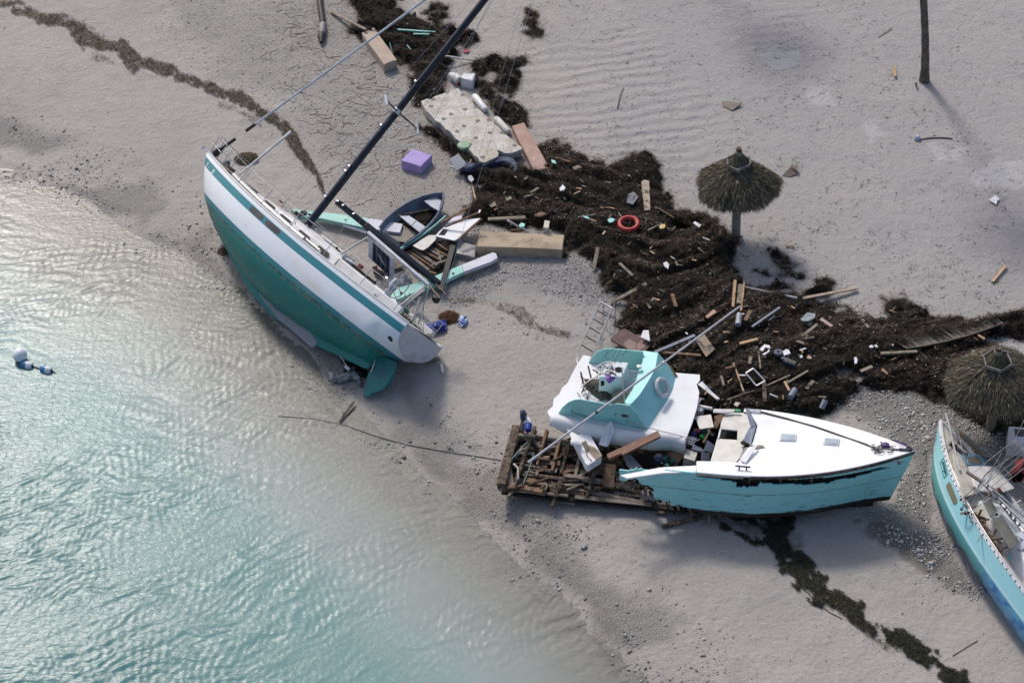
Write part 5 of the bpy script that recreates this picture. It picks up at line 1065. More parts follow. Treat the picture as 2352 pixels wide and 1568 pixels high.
# aluminium ladder
LD = thing('boarding_ladder', 'polished metal boarding ladder leaning on the far side of the torn off roof', 'ladder', G(1370, 750))
ra, rb_ = W(1385, 682, .45), W(1327, 808, 1.7); rc, rd_ = W(1412, 697, .45), W(1356, 826, 1.7)
for a, b2 in ((ra, rb_), (rc, rd_)):
    mb = MB(); mb.rod(a, b2, .022, 8); part('ladder_rail', mb, STEEL, LD, local=False); mb = MB(); mb.rod(a+(b2-a)*.22+np.array([-.03, 0, .02]), a+(b2-a)*.75+np.array([-.03, 0, .02]), .018, 8); part('ladder_rail', mb, STEEL, LD, local=False)
for k in range(6):
    f_ = .10+k*.155; mb = MB(); mb.rod(ra+(rb_-ra)*f_, rc+(rd_-rc)*f_, .022 if k else .035, 6); part('rung', mb, DROPE if k else ALU, LD, local=False)
mb = MB(); mb.tube([rb_, W(1325, 830, 1.6), W(1330, 842, 1.62)], .018, 6); part('ladder_hook', mb, STEEL, LD, local=False)
# ============================================================ AQUA SAILBOAT AT THE RIGHT EDGE
PC = Pose((13.0826, -9.0636, .4988), 107.1345, 31.514, .398); LC, BC = 8.326, 2.709
AS = thing('aqua_sailboat', 'old aqua sailboat with blue bottom and cream deck beached at the right edge', 'sailboat', PC.o, PC.R)
def c_b(t): t = np.asarray(t, float); return BC*np.where(t < .4, .36+.14*np.sin(np.clip(t, 0, .4)/.4*math.pi/2), .5*(1-(np.clip(t-.4, 0, 1)/.6)**2.2))
def c_zs(t): return .88+.127*(np.clip(np.asarray(t, float)-.4, 0, 1)/.6)**2
def c_pt(t, d):
    """d 0 sheer .. 1 keel line"""
    t = np.asarray(t, float); d = np.asarray(d, float); b = c_b(t); zs = c_zs(t); zk = -.50+.45*np.clip((t-.55)/.45, 0, 1)**3.0; z = zs+(zk-zs)*d
    kn = .46/(zs-zk); f = np.where(d < kn, 1-.03*d/kn, .97*np.maximum(1-((d-kn)/(1-kn))**2.1, 0)**.72)
    x = (t-.5)*LC-np.where(d < kn, .35*np.clip((t-.5)/.5, 0, 1)**2*d/kn, .35*np.clip((t-.5)/.5, 0, 1)**2+.55*np.clip((t-.6)/.4, 0, 1)**1.5*(d-kn)/(1-kn)); f = f+.0*t
    return np.stack(np.broadcast_arrays(x, b*f, z), -1)
ts = np.concatenate([np.linspace(0, .9, 60), np.linspace(.91, 1, 20)]); dd = np.linspace(0, 1, 60); Gc = c_pt(ts[:, None], dd[None])
mb = MB(); mb.grid(Gc); mb.grid(Gc*np.array([1, -1, 1]), True)
sd_ = np.concatenate([(c_zs(ts)[:, None]-Gc[..., 2]).ravel()]*2); xx_ = np.concatenate([Gc[..., 0].ravel()]*2)
m, t, b = hullmat('aqua_hull', [(0, (.34, .66, .72)), (.46, (.48, .72, .76)), (.55, (.11, .36, .37))], edge=.008)
s = attr(t, 'sd'); xx = attr(t, 'xx'); tc = nd(t, 'ShaderNodeTexCoord').outputs['Object']; old = b.inputs['Base Color'].links[0].from_socket
sc = math_(t, 'ABSOLUTE', math_(t, 'SINE', math_(t, 'MULTIPLY', xx, 3.4)))           # scalloped waves painted along the bottom
lim = math_(t, 'ADD', .93, math_(t, 'MULTIPLY', sc, -.09)); lim = math_(t, 'ADD', lim, math_(t, 'MULTIPLY', math_(t, 'SUBTRACT', 1.0, sc), .07))
g1 = nd(t, 'ShaderNodeMapRange'); ln(t, math_(t, 'SUBTRACT', s, lim), g1.inputs[0]); g1.inputs[1].default_value = -.01; g1.inputs[2].default_value = .01
c_ = mix(t, g1.outputs[0], old, (.025, .09, .075))
g2 = nd(t, 'ShaderNodeMapRange'); ln(t, math_(t, 'ADD', s, math_(t, 'MULTIPLY', noise(t, tc, 2, 3), .04)), g2.inputs[0]); g2.inputs[1].default_value = 1.02; g2.inputs[2].default_value = 1.05; c_ = mix(t, g2.outputs[0], c_, (.03, .15, .36))
# brushed blue wave at the quarter
q3 = nd(t, 'ShaderNodeMapRange'); ln(t, math_(t, 'ADD', math_(t, 'MULTIPLY', xx, -1.0), math_(t, 'MULTIPLY', noise(t, tc, 2.5, 5, .6), 1.0)), q3.inputs[0]); q3.inputs[1].default_value = 1.75; q3.inputs[2].default_value = 2.1
q4 = nd(t, 'ShaderNodeMapRange'); ln(t, s, q4.inputs[0]); q4.inputs[1].default_value = .5; q4.inputs[2].default_value = .6
c_ = mix(t, math_(t, 'MULTIPLY', q3.outputs[0], q4.outputs[0]), c_, mix(t, ramp(t, noise(t, tc, 3, 5), [(.4, 0.), (.6, 1.)]), (.03, .16, .40), (.12, .36, .55)))
c_ = mix(t, ramp(t, noise(t, tc, 8, 6, .7), [(.66, 0.), (.70, .7)]), c_, (.14, .17, .14))
ln(t, c_, b.inputs['Base Color']); part('hull', mb, m, AS, attrs=dict(sd=sd_, xx=xx_), ang=60)
tt = np.linspace(0, .995, 50); yy = np.linspace(-1, 1, 9); D = np.stack([np.broadcast_to(((tt-.5)*LC)[:, None], (50, 9)), (c_b(tt)-.02)[:, None]*yy[None], (c_zs(tt)-.04)[:, None]+(.05*(1-yy**2))[None]], -1)
mb = MB(); mb.grid(D); part('deck', mb, CREAM, AS)
def czs(x): return float(c_zs(x/LC+.5))
def cbs(x): return float(c_b(x/LC+.5))
for sg in (1, -1):
    mb = MB(); A = []
    for u in np.linspace(0, .995, 50):
        x = (u-.5)*LC; bb, zz = float(c_b(u)), float(c_zs(u)); A.append([(x, sg*(bb+.01), zz-.02), (x, sg*(bb+.01), zz+.07), (x, sg*(bb-.07), zz+.07), (x, sg*(bb-.07), zz-.02)])
    mb.grid(np.array(A), sg < 0); part('bulwark_rail', mb, WHITE, AS, smooth=False)
mb = MB(); mb.tube([(x, cbs(x)-.02, czs(x)+.095) for x in np.linspace(-3.9, 3.2, 40)], .016, 6); part('steel_rail', mb, STEEL, AS)
for x in np.arange(-3.6, 3.4, .21):
    mb = MB(); mb.box((x, cbs(x)+.012, czs(x)+.02), (.03, .02, .05)); part('scupper', mb, mat('scupper_shadow', (.12, .10, .12)), AS, smooth=False)
# name in its box on the port bow
def cside(x, s):
    t_ = np.full(120, x/LC+.5); p = c_pt(t_, np.linspace(0, .6, 120)); i = int(np.argmin(np.abs(p[0, 2]-p[:, 2]-s))); return p[i]
NAMEG = mat('name_green', (.01, .12, .10))
def strip(p, q, w_, nm, mt, par=AS):
    mb = MB(); mb.beam(p, q, w_, .008, up=(0, 1, 0)); return part(nm, mb, mt, par, smooth=False)
fine_ = c_pt(np.linspace(.5, 1, 260)[:, None], np.linspace(0, .62, 200)[None])
bx = [hpix(PC, fine_, *p)+np.array([0, .014, .004]) for p in ((2168, 1052), (2177, 1088), (2169, 1098), (2160, 1062))]
NB = part('name_box', (lambda mb: [mb.beam(bx[i], bx[(i+1) % 4], .018, .006, up=(0, 1, 0)) for i in range(4)] and mb)(MB()), NAMEG, AS, smooth=False, kind='stuff')
cu = bpy.data.curves.new('name_text', 'FONT'); cu.body = 'arroyo'; cu.size = 1.0; cu.extrude = .004; cu.align_x = 'CENTER'; cu.align_y = 'CENTER'; cu.offset = .012; cu.shear = .2
to = bpy.data.objects.new('boat_name', cu); COL.objects.link(to)
bpy.context.view_layer.update(); me = bpy.data.meshes.new_from_object(to); bpy.data.objects.remove(to)
V = np.array([v.co[:] for v in me.vertices]); wdt = V[:, 0].max()-V[:, 0].min(); hgt = V[:, 1].max()-V[:, 1].min(); ctr = np.array([(V[:, 0].max()+V[:, 0].min())/2, (V[:, 1].max()+V[:, 1].min())/2, 0])
cc_ = sum(bx)/4; ex = (bx[1]-bx[0]); bl = np.linalg.norm(ex); ex = ex/bl; ey = bx[0]-bx[3]; bh = np.linalg.norm(ey); ey = ey/bh; ez = np.cross(ex, ey); ez = ez/np.linalg.norm(ez)
V = V-ctr; V = cc_+np.outer(V[:, 0]*bl*.78/wdt, ex)+np.outer(V[:, 1]*bh*.66/hgt, ey)+np.outer(V[:, 2], ez)+ez*.004*(1 if ez[1] > 0 else -1)
mb = MB(); mb.add(V, [tuple(p.vertices) for p in me.polygons]); part('boat_name', mb, NAMEG, AS, smooth=False)
# hull windows on the port side
for q_, m__ in ((((2180, 1106), (2184, 1110), (2199, 1146), (2199, 1153), (2193, 1160), (2189, 1156), (2174, 1121), (2173, 1115)), mat('tan_window', (.24, .22, .15), rough=.2)), (((2326, 1288), (2331, 1286), (2344, 1300), (2348, 1312), (2340, 1310)), DARK)):
    fg = c_pt(np.linspace(.2, 1, 400)[:, None], np.linspace(0, .62, 200)[None]); mb = MB(); mb.slab([hpix(PC, fg, *p)+np.array([0, .012, .004]) for p in q_], .02, down=(0, -1, 0)); part('hull_window', mb, m__, AS)
mb = MB(); mb.slab([PC.z(*p, czs(-2.5)+.1) for p in ((2332, 1262), (2352, 1290), (2352, 1306), (2318, 1272))], .12); part('quarter_box', mb, AQUAL, AS, smooth=False)
# foredeck hatch: blue frame and smoked pane
hz_ = 1.02
def cp(px, py, z): return PC.z(px, py, z)
mb = MB(); mb.slab([cp(*p, hz_) for p in ((2208, 1043), (2252, 1044), (2269, 1070), (2222, 1066))], .08); hf = part('hatch_frame', mb, mat('hatch_blue', (.10, .27, .40), (.14, .33, .45), (.4, .42, .4), s=4, s3=12, lo3=.64, hi3=.7), AS, bevel=.015)
mb = MB(); mb.slab([cp(*p, hz_+.012) for p in ((2218, 1047), (2246, 1048), (2259, 1066), (2226, 1063))], .02); part('hatch_pane', mb, mat('hatch_smoked', (.10, .09, .075), rough=.15), AS, bevel=.008)
# raised foredeck plate, cabin with windows
mb = MB(); mb.slab([cp(*p, 1.06) for p in ((2190, 1041), (2205, 1043), (2248, 1130), (2216, 1140), (2196, 1085))], .05); part('deck_panel', mb, CREAM, AS, smooth=False)
mb = MB(); mb.slab([cp(*p, 1.10) for p in ((2225, 1070), (2285, 1070), (2330, 1120), (2300, 1130), (2245, 1125))], .05); part('deck_panel', mb, mat('deck_offwhite', (.68, .67, .65), (.6, .58, .55), (.25, .18, .1), s=2, s3=8, lo3=.68, hi3=.74), AS, smooth=False)
secs = []
for x, w_, h_ in ((-3.6, .78, .40), (-2.5, .84, .44), (-1.2, .84, .42), (0.0, .74, .36), (.75, .62, .12)):
    z0 = czs(x)-.02; secs.append([(x, -w_, z0), (x, -w_*.96, z0+h_*.75), (x, -w_*.82, z0+h_), (x, 0, z0+h_*1.12), (x, w_*.82, z0+h_), (x, w_*.96, z0+h_*.75), (x, w_, z0)])
part('cabin', loft(secs), WHITE, AS, bevel=.02)
for q in (((2266, 1141), (2258, 1147), (2256, 1152), (2274, 1187), (2278, 1187), (2288, 1176), (2287, 1171), (2270, 1142)), ((2296, 1184), (2283, 1194), (2281, 1200), (2320, 1262), (2325, 1262), (2338, 1249), (2338, 1243), (2300, 1186))):
    P = []
    for p in q:
        l = PC.y(*p, .80); l2 = PC.z(*p, 1.28); P.append(l if l[2] < 1.29 else l2)
    P = [cp(*p, 1.36) for p in q]
    mb = MB(); mb.slab([p+np.array([0, 0, .05]) for p in P], .06, down=(0, 0, -1)); part('cabin_window', mb, GLASSG, AS, smooth=False, bevel=.02)
def WC(px, py, z): return PC.w(PC.z(px, py, .86+(z-.9)*.75))
# mast and gear lying along the cabin top
for (a, b_, r, mt) in (((2258, 1108, 1.75), (2352, 1200, 1.9), .05, STEEL), ((2270, 1118, 1.7), (2352, 1222, 1.8), .06, ALU), ((2282, 1125, 1.9), (2352, 1185, 2.0), .035, STEEL), ((2220, 1083, 1.5), (2290, 1130, 1.7), .05, mat('old_spar', (.22, .18, .15), (.15, .12, .1), s=8))):
    mb = MB(); mb.rod(WC(*a), WC(*b_), r, 8); part('spar', mb, mt, AS, local=False)
for k in range(9):
    f = k/8; mb = MB(); p = WC(2268+f*84, 1118+f*98, 1.85); mb.box(p, (.1, .05, .05), rot3(1.0, 0, 0)); part('spar_cleat', mb, DROPE, AS, local=False)
rr = random.Random(21)
for k in range(34):
    f = rr.random(); p = WC(2221+f*76+rr.uniform(-4, 8), 1160+f*112+rr.uniform(-5, 5), .96); mb = MB(); mb.beam(p, p+np.array([rr.uniform(-.3, .35), rr.uniform(-.5, .3), rr.uniform(-.02, .12)]), rr.uniform(.02, .07), .03); part('deck_litter', mb, rr.choice([DKWOOD, BRWOOD, GRWOOD, mat('bark', (.13, .08, .05))]), AS, local=False, smooth=False)
for k in range(8):
    f = k/8; p = WC(2220+f*74, 1158+f*108, .98); q = WC(2220+(f+.11)*74, 1158+(f+.11)*108, .98); mb = MB(); mb.beam(p, q, .09, .05); part('deck_litter', mb, DKWOOD, AS, local=False, smooth=False)
# stanchions and shrouds fanning from the port side
for a, b_ in (((2207, 1148, .95), (2240, 1118, 1.9)), ((2208, 1170, .9), (2262, 1100, 2.6)), ((2217, 1180, .9), (2300, 1040, 3.6)), ((2224, 1178, .95), (2275, 1143, 1.9)), ((2289, 1182, 1.5), (2345, 1148, 2.2)), ((2264, 1112, 1.5), (2272, 1137, 1.9)), ((2238, 1121, 1.7), (2262, 1142, 1.7))):
    mb = MB(); mb.rod(WC(*a), WC(*b_), .014 if a[0] != 2217 else .008, 6); part('stanchion', mb, STEEL, AS, local=False)
    mb = MB(); mb.lathe([(.04, 0), (.03, .05), (.01, .06)], 8, WC(*a)); part('chain_plate', mb, BLACK, AS, local=False)
for a, b_ in (((2236, 1085, 1.2), (2328, 1012, 3.2)), ((2240, 1130, 1.3), (2352, 1040, 4)), ((2262, 1112, 1.5), (2352, 1008, 4.5)), ((2268, 1125, 1.4), (2352, 1055, 4)), ((2290, 1090, 1.3), (2352, 965, 5)), ((2262, 1030, 1.0), (2352, 1120, 1.8)), ((2298, 1060, 1.2), (2352, 1010, 3)), ((2255, 1150, 1.5), (2352, 1075, 3.5)), ((2288, 998, 1.0), (2346, 1075, 1.6)), ((2270, 1085, 1.3), (2352, 1030, 3))):
    mb = MB(); mb.rod(WC(*a), WC(*b_), .010, 5); part('shroud', mb, ROPE, AS, local=False)
mb = MB(); mb.tube([WC(2287, 1066, 1.2), WC(2262, 1092, 1.4), WC(2244, 1122, 1.5), WC(2226, 1150, 1.4)], .014, 5); part('black_line', mb, BLACK, AS, local=False)
# broken pulpit
mb = MB(); mb.tube([WC(2172, 950, 1.2), WC(2180, 975, 1.3), WC(2192, 1030, 1.2), WC(2205, 1080, 1.25)], .03, 6); part('pulpit_tube', mb, ALU, AS, local=False)
for a, b_ in (((2186, 948, 1.4), (2196, 985, 1.3)), ((2196, 985, 1.3), (2198, 1015, 1.1)), ((2190, 952, 1.3), (2248, 956, 1.1)), ((2252, 965, 1.0), (2293, 1012, .9)), ((2293, 1012, .9), (2268, 1058, .8)), ((2200, 990, 1.2), (2222, 1075, 1.3)), ((2196, 1005, 1.2), (2168, 1030, 1.1))):
    mb = MB(); mb.rod(WC(*a), WC(*b_), .017, 6); part('pulpit_tube', mb, STEEL, AS, local=False)
mb = MB(); A = []
for u in np.linspace(0, 1, 10): 
    c = WC(2200+62*u, 990+55*u, .95); A.append([c+np.array([.03*math.cos(v)+.0, .10*math.cos(v), .09*math.sin(v)]) for v in np.linspace(0, 6.28, 9)])
mb.grid(np.array(A)); part('bow_fender', mb, mat('dirty_fender', (.30, .27, .22), (.35, .2, .1), s=5), AS, local=False)
mb = MB(); mb.beam(WC(2190, 1010, 1.0), WC(2240, 1048, 1.0), .12, .06); part('anchor_plank', mb, BRWOOD, AS, local=False)
for k in range(5):
    p = WC(2185+k*8, 1020+k*6, 1.08); mb = MB(); mb.box(p, (.14, .1, .1), rot3(k, .3, 0)); part('anchor_gear', mb, rr.choice([BLACK, MATS['grey_metal'], DROPE]), AS, local=False, bevel=.02)
# red sail cover bundle, rope, white barrel
RED = mat('maroon_canvas', (.16, .004, .012), (.08, .003, .008), s=3, rough=.8, bd=.02, bs=8)
mb = MB(); A = []
for u in np.linspace(0, 1, 14):
    c = WC(2338+26*u, 1098-38*u, 1.9+.4*u); rad = .28*math.sin(math.pi*(.15+.8*u))**.6; A.append([c+np.array([rad*math.cos(v), .3*rad, rad*math.sin(v)*1.3])*(1+.12*math.sin(v*5+u*4)) for v in np.linspace(0, 6.28, 14)])
mb.grid(np.array(A)); part('sail_cover', mb, RED, AS, local=False)
mb = MB(); A = []
for u in np.linspace(0, 1, 10):
    c = WC(2318+34*u, 1244+50*u, 1.2); A.append([c+np.array([.10*math.cos(v), .05, .14*math.sin(v)])*(1+.2*math.sin(v*3+u*7)) for v in np.linspace(0, 6.28, 10)])
mb.grid(np.array(A)); part('sail_cover', mb, RED, AS, local=False)
for k in range(3):
    mb = MB(); mb.box(WC(2275+10*k, 1133-3*k, 1.55), (.22, .14, .1), rot3(k, .2, .2)); part('cloth_bundle', mb, RED, AS, local=False, bevel=.04)
mb = MB(); mb.tube([WC(2334, 1232, 1.5), WC(2356, 1262, 1.45)], [.24, .22], 16); part('white_drum', mb, WHITE, AS, local=False)
for a, b_ in (((2330, 1228, 1.7), (2365, 1248, 1.7)), ((2300, 1225, 1.3), (2340, 1262, 1.3))):
    mb = MB(); mb.rod(WC(*a), WC(*b_), .02, 6); part('stern_rail', mb, STEEL, AS, local=False)
mb = MB(); mb.tube([WC(2330, 1012, 2.5), WC(2352, 1035, 2.3), WC(2380, 1060, 2.1)], .06, 8); part('boom_end', mb, WPIPE, AS, local=False)
# rope from its bow to the motor boat
mb = MB(); A = [W(2150, 1000, 1.3), W(2130, 1010, .6), W(2118, 1014, .6), W(2102, 1022, 1.3), W(2092, 1027, 1.75)]; mb.tube(A, .02, 6); solo('bow_line', mb, ROPE, 'pale rope sagging between the motor boat bow and the aqua sailboat bow', 'rope')

# ============================================================ PALM THATCH SHADES
THM = colmat('palm_thatch', .9)
def palapa(bpx, apex_h, rim_h, R, label, label2, cap_h, seed, top_off=(0, 0)):
    base = G(*bpx); rg = np.random.default_rng(seed); o = thing('thatch_umbrella', label, 'beach umbrella', base)
    mb = MB(); mb.tube([(0, 0, -.1), (0, 0, apex_h*.5), (0, 0, apex_h-.1)], [.15, .14, .12], 14); part('post', mb, mat('post_wood', (.24, .21, .17), (.18, .15, .12), s=4, rough=.9), o)
    mb = MB(); mb.tube([(0, 0, apex_h-.25), (0, 0, apex_h+.02)], [.09, .085], 10); part('post_top', mb, DKWOOD, o)
    Hc = rim_h+.50*(apex_h-rim_h)
    def prof(u): return R*(u**.86), rim_h+(Hc+.12-rim_h)*(1-u)**.95+.10*math.sin(math.pi*u)
    P = [prof(u) for u in np.linspace(.02, 1, 12)]; A = [[(r*math.cos(a), r*math.sin(a), z-.08) for a in np.linspace(0, 2*math.pi, 41)] for r, z in P]
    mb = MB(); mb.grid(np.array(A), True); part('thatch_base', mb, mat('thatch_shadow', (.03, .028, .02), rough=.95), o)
    def fronds(n, u0, u1, zf, rf, L, nm, pal, wts, droop=.25):
        u = np.sqrt(rg.uniform(u0**2, u1**2, n)); a = rg.uniform(0, 6.283, n); r = rf*R*u**.86; z = zf(u)
        rim = 1+.04*np.sin(a*3+seed*2)+.045*np.sin(a*5+seed)+.03*np.sin(a*11)+.03*rg.normal(0, 1, n)*(u > .9); r = r*rim
        er = np.stack([np.cos(a), np.sin(a), 0*a], 1); et = np.stack([-np.sin(a), np.cos(a), 0*a], 1)
        sl = (Hc-rim_h)/R if 'cap' not in nm else 2.0; dn = er*.72+np.array([0, 0, -1])*(sl*.72+rg.normal(0, .14, (n, 1)))+et*rg.normal(0, .22, (n, 1)); dn /= np.linalg.norm(dn, axis=1)[:, None]
        l = rg.uniform(.6, 1.25, n)*L; w = rg.uniform(.010, .024, n); p0 = er*r[:, None]+np.array([0, 0, 1])*z[:, None]+rg.normal(0, .014, (n, 3)); s_ = et*1.0+np.array([0, 0, 1])*rg.normal(0, .5, (n, 1))
        p1 = p0+dn*(l*.55)[:, None]+np.array([0, 0, 1])*rg.uniform(-.01, .03, (n, 1)); p2 = p0+dn*l[:, None]-np.array([0, 0, 1])*(l*droop*rg.random(n))[:, None]
        V = np.stack([p0, p1-s_*w[:, None]/2, p1+s_*w[:, None]/2, p2], 1).reshape(-1, 3); F = (np.array([(0, 1, 2), (1, 3, 2)])[None]+(np.arange(n)*4)[:, None, None]).reshape(-1, 3)
        pal = np.array(pal); c = pal[rg.choice(len(pal), n, p=np.array(wts)/sum(wts))]*rg.uniform(.6, 1.4, (n, 1))
        mb = MB(); mb.v = [V]; mb.f = F.tolist(); mb.n = len(V); return part(nm, mb, THM, o, smooth=False, colors=np.repeat(c, 4, 0), kind='stuff')
    pal = [(.10, .09, .07), (.05, .048, .04), (.17, .145, .10), (.30, .25, .17), (.07, .07, .045), (.14, .08, .04)]
    fronds(15000, .10, 1.0, lambda u: rim_h+(Hc+.12-rim_h)*(1-u)**.95+.10*np.sin(np.pi*u), 1.0, .24, 'thatch', pal, [5, 5, 3, 1.6, 2, .5])
    fronds(2600, .93, 1.02, lambda u: rim_h+.03+0*u, 1.0, .20, 'thatch_fringe', pal, [5, 5, 3, 1.2, 1, .4], .8)
    zc = rim_h+(apex_h-rim_h)*cap_h
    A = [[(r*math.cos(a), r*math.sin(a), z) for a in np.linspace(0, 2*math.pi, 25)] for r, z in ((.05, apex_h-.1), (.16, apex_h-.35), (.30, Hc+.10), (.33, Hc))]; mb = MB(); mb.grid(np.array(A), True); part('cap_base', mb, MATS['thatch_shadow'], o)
    fronds(3000, .004, .17, lambda u: apex_h-.08-(u/.17)*(apex_h-.08-Hc-.22), 1.0, .30, 'thatch_cap', [(.11, .11, .07), (.18, .17, .115), (.06, .06, .04)], [4, 3, 3], .1)
    rb = .335*R; zb = Hc+.16
    a_ = [k*2*math.pi/6+.35+seed*.1 for k in range(6)]
    for k in range(6):
        p = np.array([rb*math.cos(a_[k]), rb*math.sin(a_[k]), zb+.03*(k % 2)]); q = np.array([rb*math.cos(a_[(k+1) % 6]), rb*math.sin(a_[(k+1) % 6]), zb+.03*((k+1) % 2)]); e = (q-p)*.08
        mb = MB(); mb.beam(p-e+rg.normal(0, .02, 3), q+e+rg.normal(0, .02, 3), .04, .10); part('ring_board', mb, mat('ring_board', (.19, .17, .17), (.12, .11, .11), s=5, rough=.85), o, smooth=False, bevel=.006)
    m_ = TM[o.name] @ Matrix.Rotation(top_off[0], 4, 'Y'); o.matrix_world = m_; TM[o.name] = m_
    return o
palapa((1690, 541), 3.55, 2.12, 1.20, 'thatched beach umbrella standing alone on the open sand', '', .42, 1, (-.05, 0))
palapa((2276, 985), 3.25, 1.95, 1.27, 'thatched beach umbrella beside the bow of the aqua sailboat at the right edge', '', .42, 2, (-.10, 0))

# ============================================================ COCONUT PALMS (crowns above the frame)
def palm(base, h, lean, label, seed, bow=0.0, r0=.125):
    rg = random.Random(seed); o = thing('coconut_palm', label, 'palm tree', base); pts = []; rs = []
    for k in range(40):
        u = k/39; z = h*u; pts.append(np.array([lean[0]*u**1.2+bow*math.sin(u*5.5), lean[1]*u**1.5, z-.05])); rs.append((r0*(1.15-.35*u)+.06*math.exp(-u*25))*(1+.05*math.sin(k*2.2)))
    mb = MB(); mb.tube(pts, rs, 14); part('trunk', mb, mat('palm_bark', (.13, .11, .09), (.085, .07, .06), (.20, .18, .15), s=3, s3=9, lo3=.55, hi3=.66, rough=.9, bd=.02, bs=14), o)
    for k in range(2, 26):
        i = k*39/26*.5; z = h*.5*k/26; p = pts[min(38, int(z/h*39))]; f = z/h*39-int(z/h*39); c = pts[int(z/h*39)]*(1-f)+pts[int(z/h*39)+1]*f
        mb = MB(); mb.torus(c, r0*1.02, .012, 14, 5); part('bark_ring', mb, MATS['palm_bark'], o)
    top = pts[-1]; A = MB(); V = []; F = []
    for k in range(17):
        a = k*2.4+rg.uniform(-.2, .2); up_ = rg.uniform(-.1, .9); L_ = rg.uniform(2.0, 2.8); q = []; 
        for j in range(9):
            u = j/8; q.append(top+np.array([math.cos(a)*L_*u*math.cos(up_*.6), math.sin(a)*L_*u*math.cos(up_*.6), up_*L_*u*.5-1.5*u*u*L_*.4]))
        mb = MB(); mb.tube(q, [.03-.003*j for j in range(9)], 5)
        for j in range(1, 9):
            for w_ in range(5):
                f = w_/5; c = q[j-1]*(1-f)+q[j]*f; d = q[j]-q[j-1]; d /= np.linalg.norm(d); s_ = np.cross(d, (0, 0, 1)); s_ /= np.linalg.norm(s_)
                for sg in (1, -1):
                    l_ = .6*math.sin(math.pi*min(1, (j+f)/9+.12))+.1; e = c+sg*s_*l_*.85+d*l_*.5-np.array([0, 0, l_*.45]); mb.add([c-d*.02, c+d*.03, e], [(0, 1, 2)])
        part('frond', mb, mat('palm_leaf', (.05, .085, .025), (.08, .08, .03), s=3, rough=.7), o, smooth=False)
    return o
palm(G(2123, 186), 11.0, (-2.3, -.2), 'coconut palm with a slender ringed trunk rising out of the top right of the frame', 4, .05)
palm(G(2123, 186)+np.array([-9.2, 10.5, 0]), 10.0, (.3, -.4), 'coconut palm beyond the top edge of the frame, casting the soft shade there', 9)
# ============================================================ DEBRIS
HZ2 = {}
for x_, y_, z_ in zip(np.round(WR_X/.09).astype(int).tolist(), np.round(WR_Y/.09).astype(int).tolist(), WR_Z.tolist()):
    if z_ > HZ2.get((x_, y_), -9): HZ2[(x_, y_)] = z_
def gh(px, py):
    """height of the surface things lie on (sand, or seaweed heap where there is one)"""
    z = G(px, py)[2]
    for _ in range(3):
        p = W(px, py, z); i, j = int(round(p[0]/.09)), int(round(p[1]/.09)); q = [HZ2[(i+a, j+b)] for a in (-1, 0, 1) for b in (-1, 0, 1) if (i+a, j+b) in HZ2]
        z = max(float(H(p[:1], p[1:2])[0]), sum(q)/len(q) if q else -9)
    return z
def GP(px, py, dz=0.): return W(px, py, gh(px, py)+dz)
def board(name, mt, label, cat, pts, h=.06, th=.03, group=None, bevel=.004):
    c = np.mean(np.array(pts, float), 0); z0 = max(gh(*c), (gh(*c)+max(gh(*p) for p in pts))/2); hs = h if hasattr(h, '__len__') else [h]*len(pts); mb = MB()
    mb.slab([W(*p, z0+q) for p, q in zip(pts, hs)], th, down=(0, 0, -1)); return solo(name, mb, mt, label, cat, bevel=bevel, group=group, smooth=False)
def bar(name, mt, label, cat, a, b, wpx, h=.07, th=.05, group=None, h2=None):
    w_ = wpx/73.; zm = gh((a[0]+b[0])/2, (a[1]+b[1])/2); za, zb = gh(*a), gh(*b); dz_ = max(0, zm-(za+zb)/2)*.8; p, q = W(*a, za+h+dz_), W(*b, zb+(h if h2 is None else h2)+dz_); mb = MB(); mb.beam(p-[0, 0, th/2], q-[0, 0, th/2], w_, th)
    V = mb.arr(); mb.v = [V+np.random.default_rng(int(a[0]*7+a[1])).normal(0, min(.006, w_*.06), V.shape)]
    return solo(name, mb, mt, label, cat, bevel=.004, group=group, smooth=False)
def block(name, mt, label, cat, top, h, bevel=.02, sink=0.06, **kw):
    c = np.mean(np.array(top, float), 0); z0 = gh(c[0], c[1]+15); mb = MB(); P = np.array([W(*p, z0+h) for p in top]); P = P+np.random.default_rng(len(label)).normal(0, .012, P.shape); Q = []
    for i in range(4):
        for f in (0, .33, .66): Q.append(P[i]+(P[(i+1) % 4]-P[i])*f+np.random.default_rng(i*7+int(f*9)).normal(0, .007, 3))
    mb.slab(Q, h+sink, down=(0, 0, -1)); return solo(name, mb, mt, label, cat, bevel=bevel, smooth=False, **kw)
TAN = mat('tan_foam', (.44, .35, .25), (.34, .27, .19), (.20, .15, .11), s=1.5, s3=3.0, lo3=.58, hi3=.70, rough=.85, bd=.02)
TAN2 = mat('tan_foam_pink', (.42, .34, .27), (.40, .29, .24), s=2, rough=.8)
b1 = block('foam_block', TAN2, 'short tan foam block on the gravel under the grey headstay', 'foam block', [(831, 74), (860, 62), (911, 137), (882, 148)], .36)
b2 = block('foam_block', TAN, 'long tan foam block lying beside the grey crate, largest of the blocks', 'foam block', [(1103, 530), (1297, 539), (1291, 573), (1096, 567)], .38)
z_ = gh(1200, 565)+.38
mb = MB(); 
b3 = block('foam_block', mat('pink_block', (.40, .25, .20), (.44, .31, .26), (.52, .40, .34), s=2, s3=3, lo3=.58, hi3=.62, rough=.85), 'pinkish flaking block lying against the holed white dock float', 'foam block', [(1177, 288), (1204, 280), (1262, 383), (1229, 395)], .27)
for o_ in (b1, b2, b3): pass
block('purple_box', mat('purple_foam', (.40, .30, .60), (.35, .27, .54), (.25, .2, .38), s=3, s3=12, lo3=.68, hi3=.72, rough=.8), 'light purple foam box standing on the gravel left of the dock float', 'box', [(948, 342), (993, 357), (966, 382), (920, 368)], .36, bevel=.02)
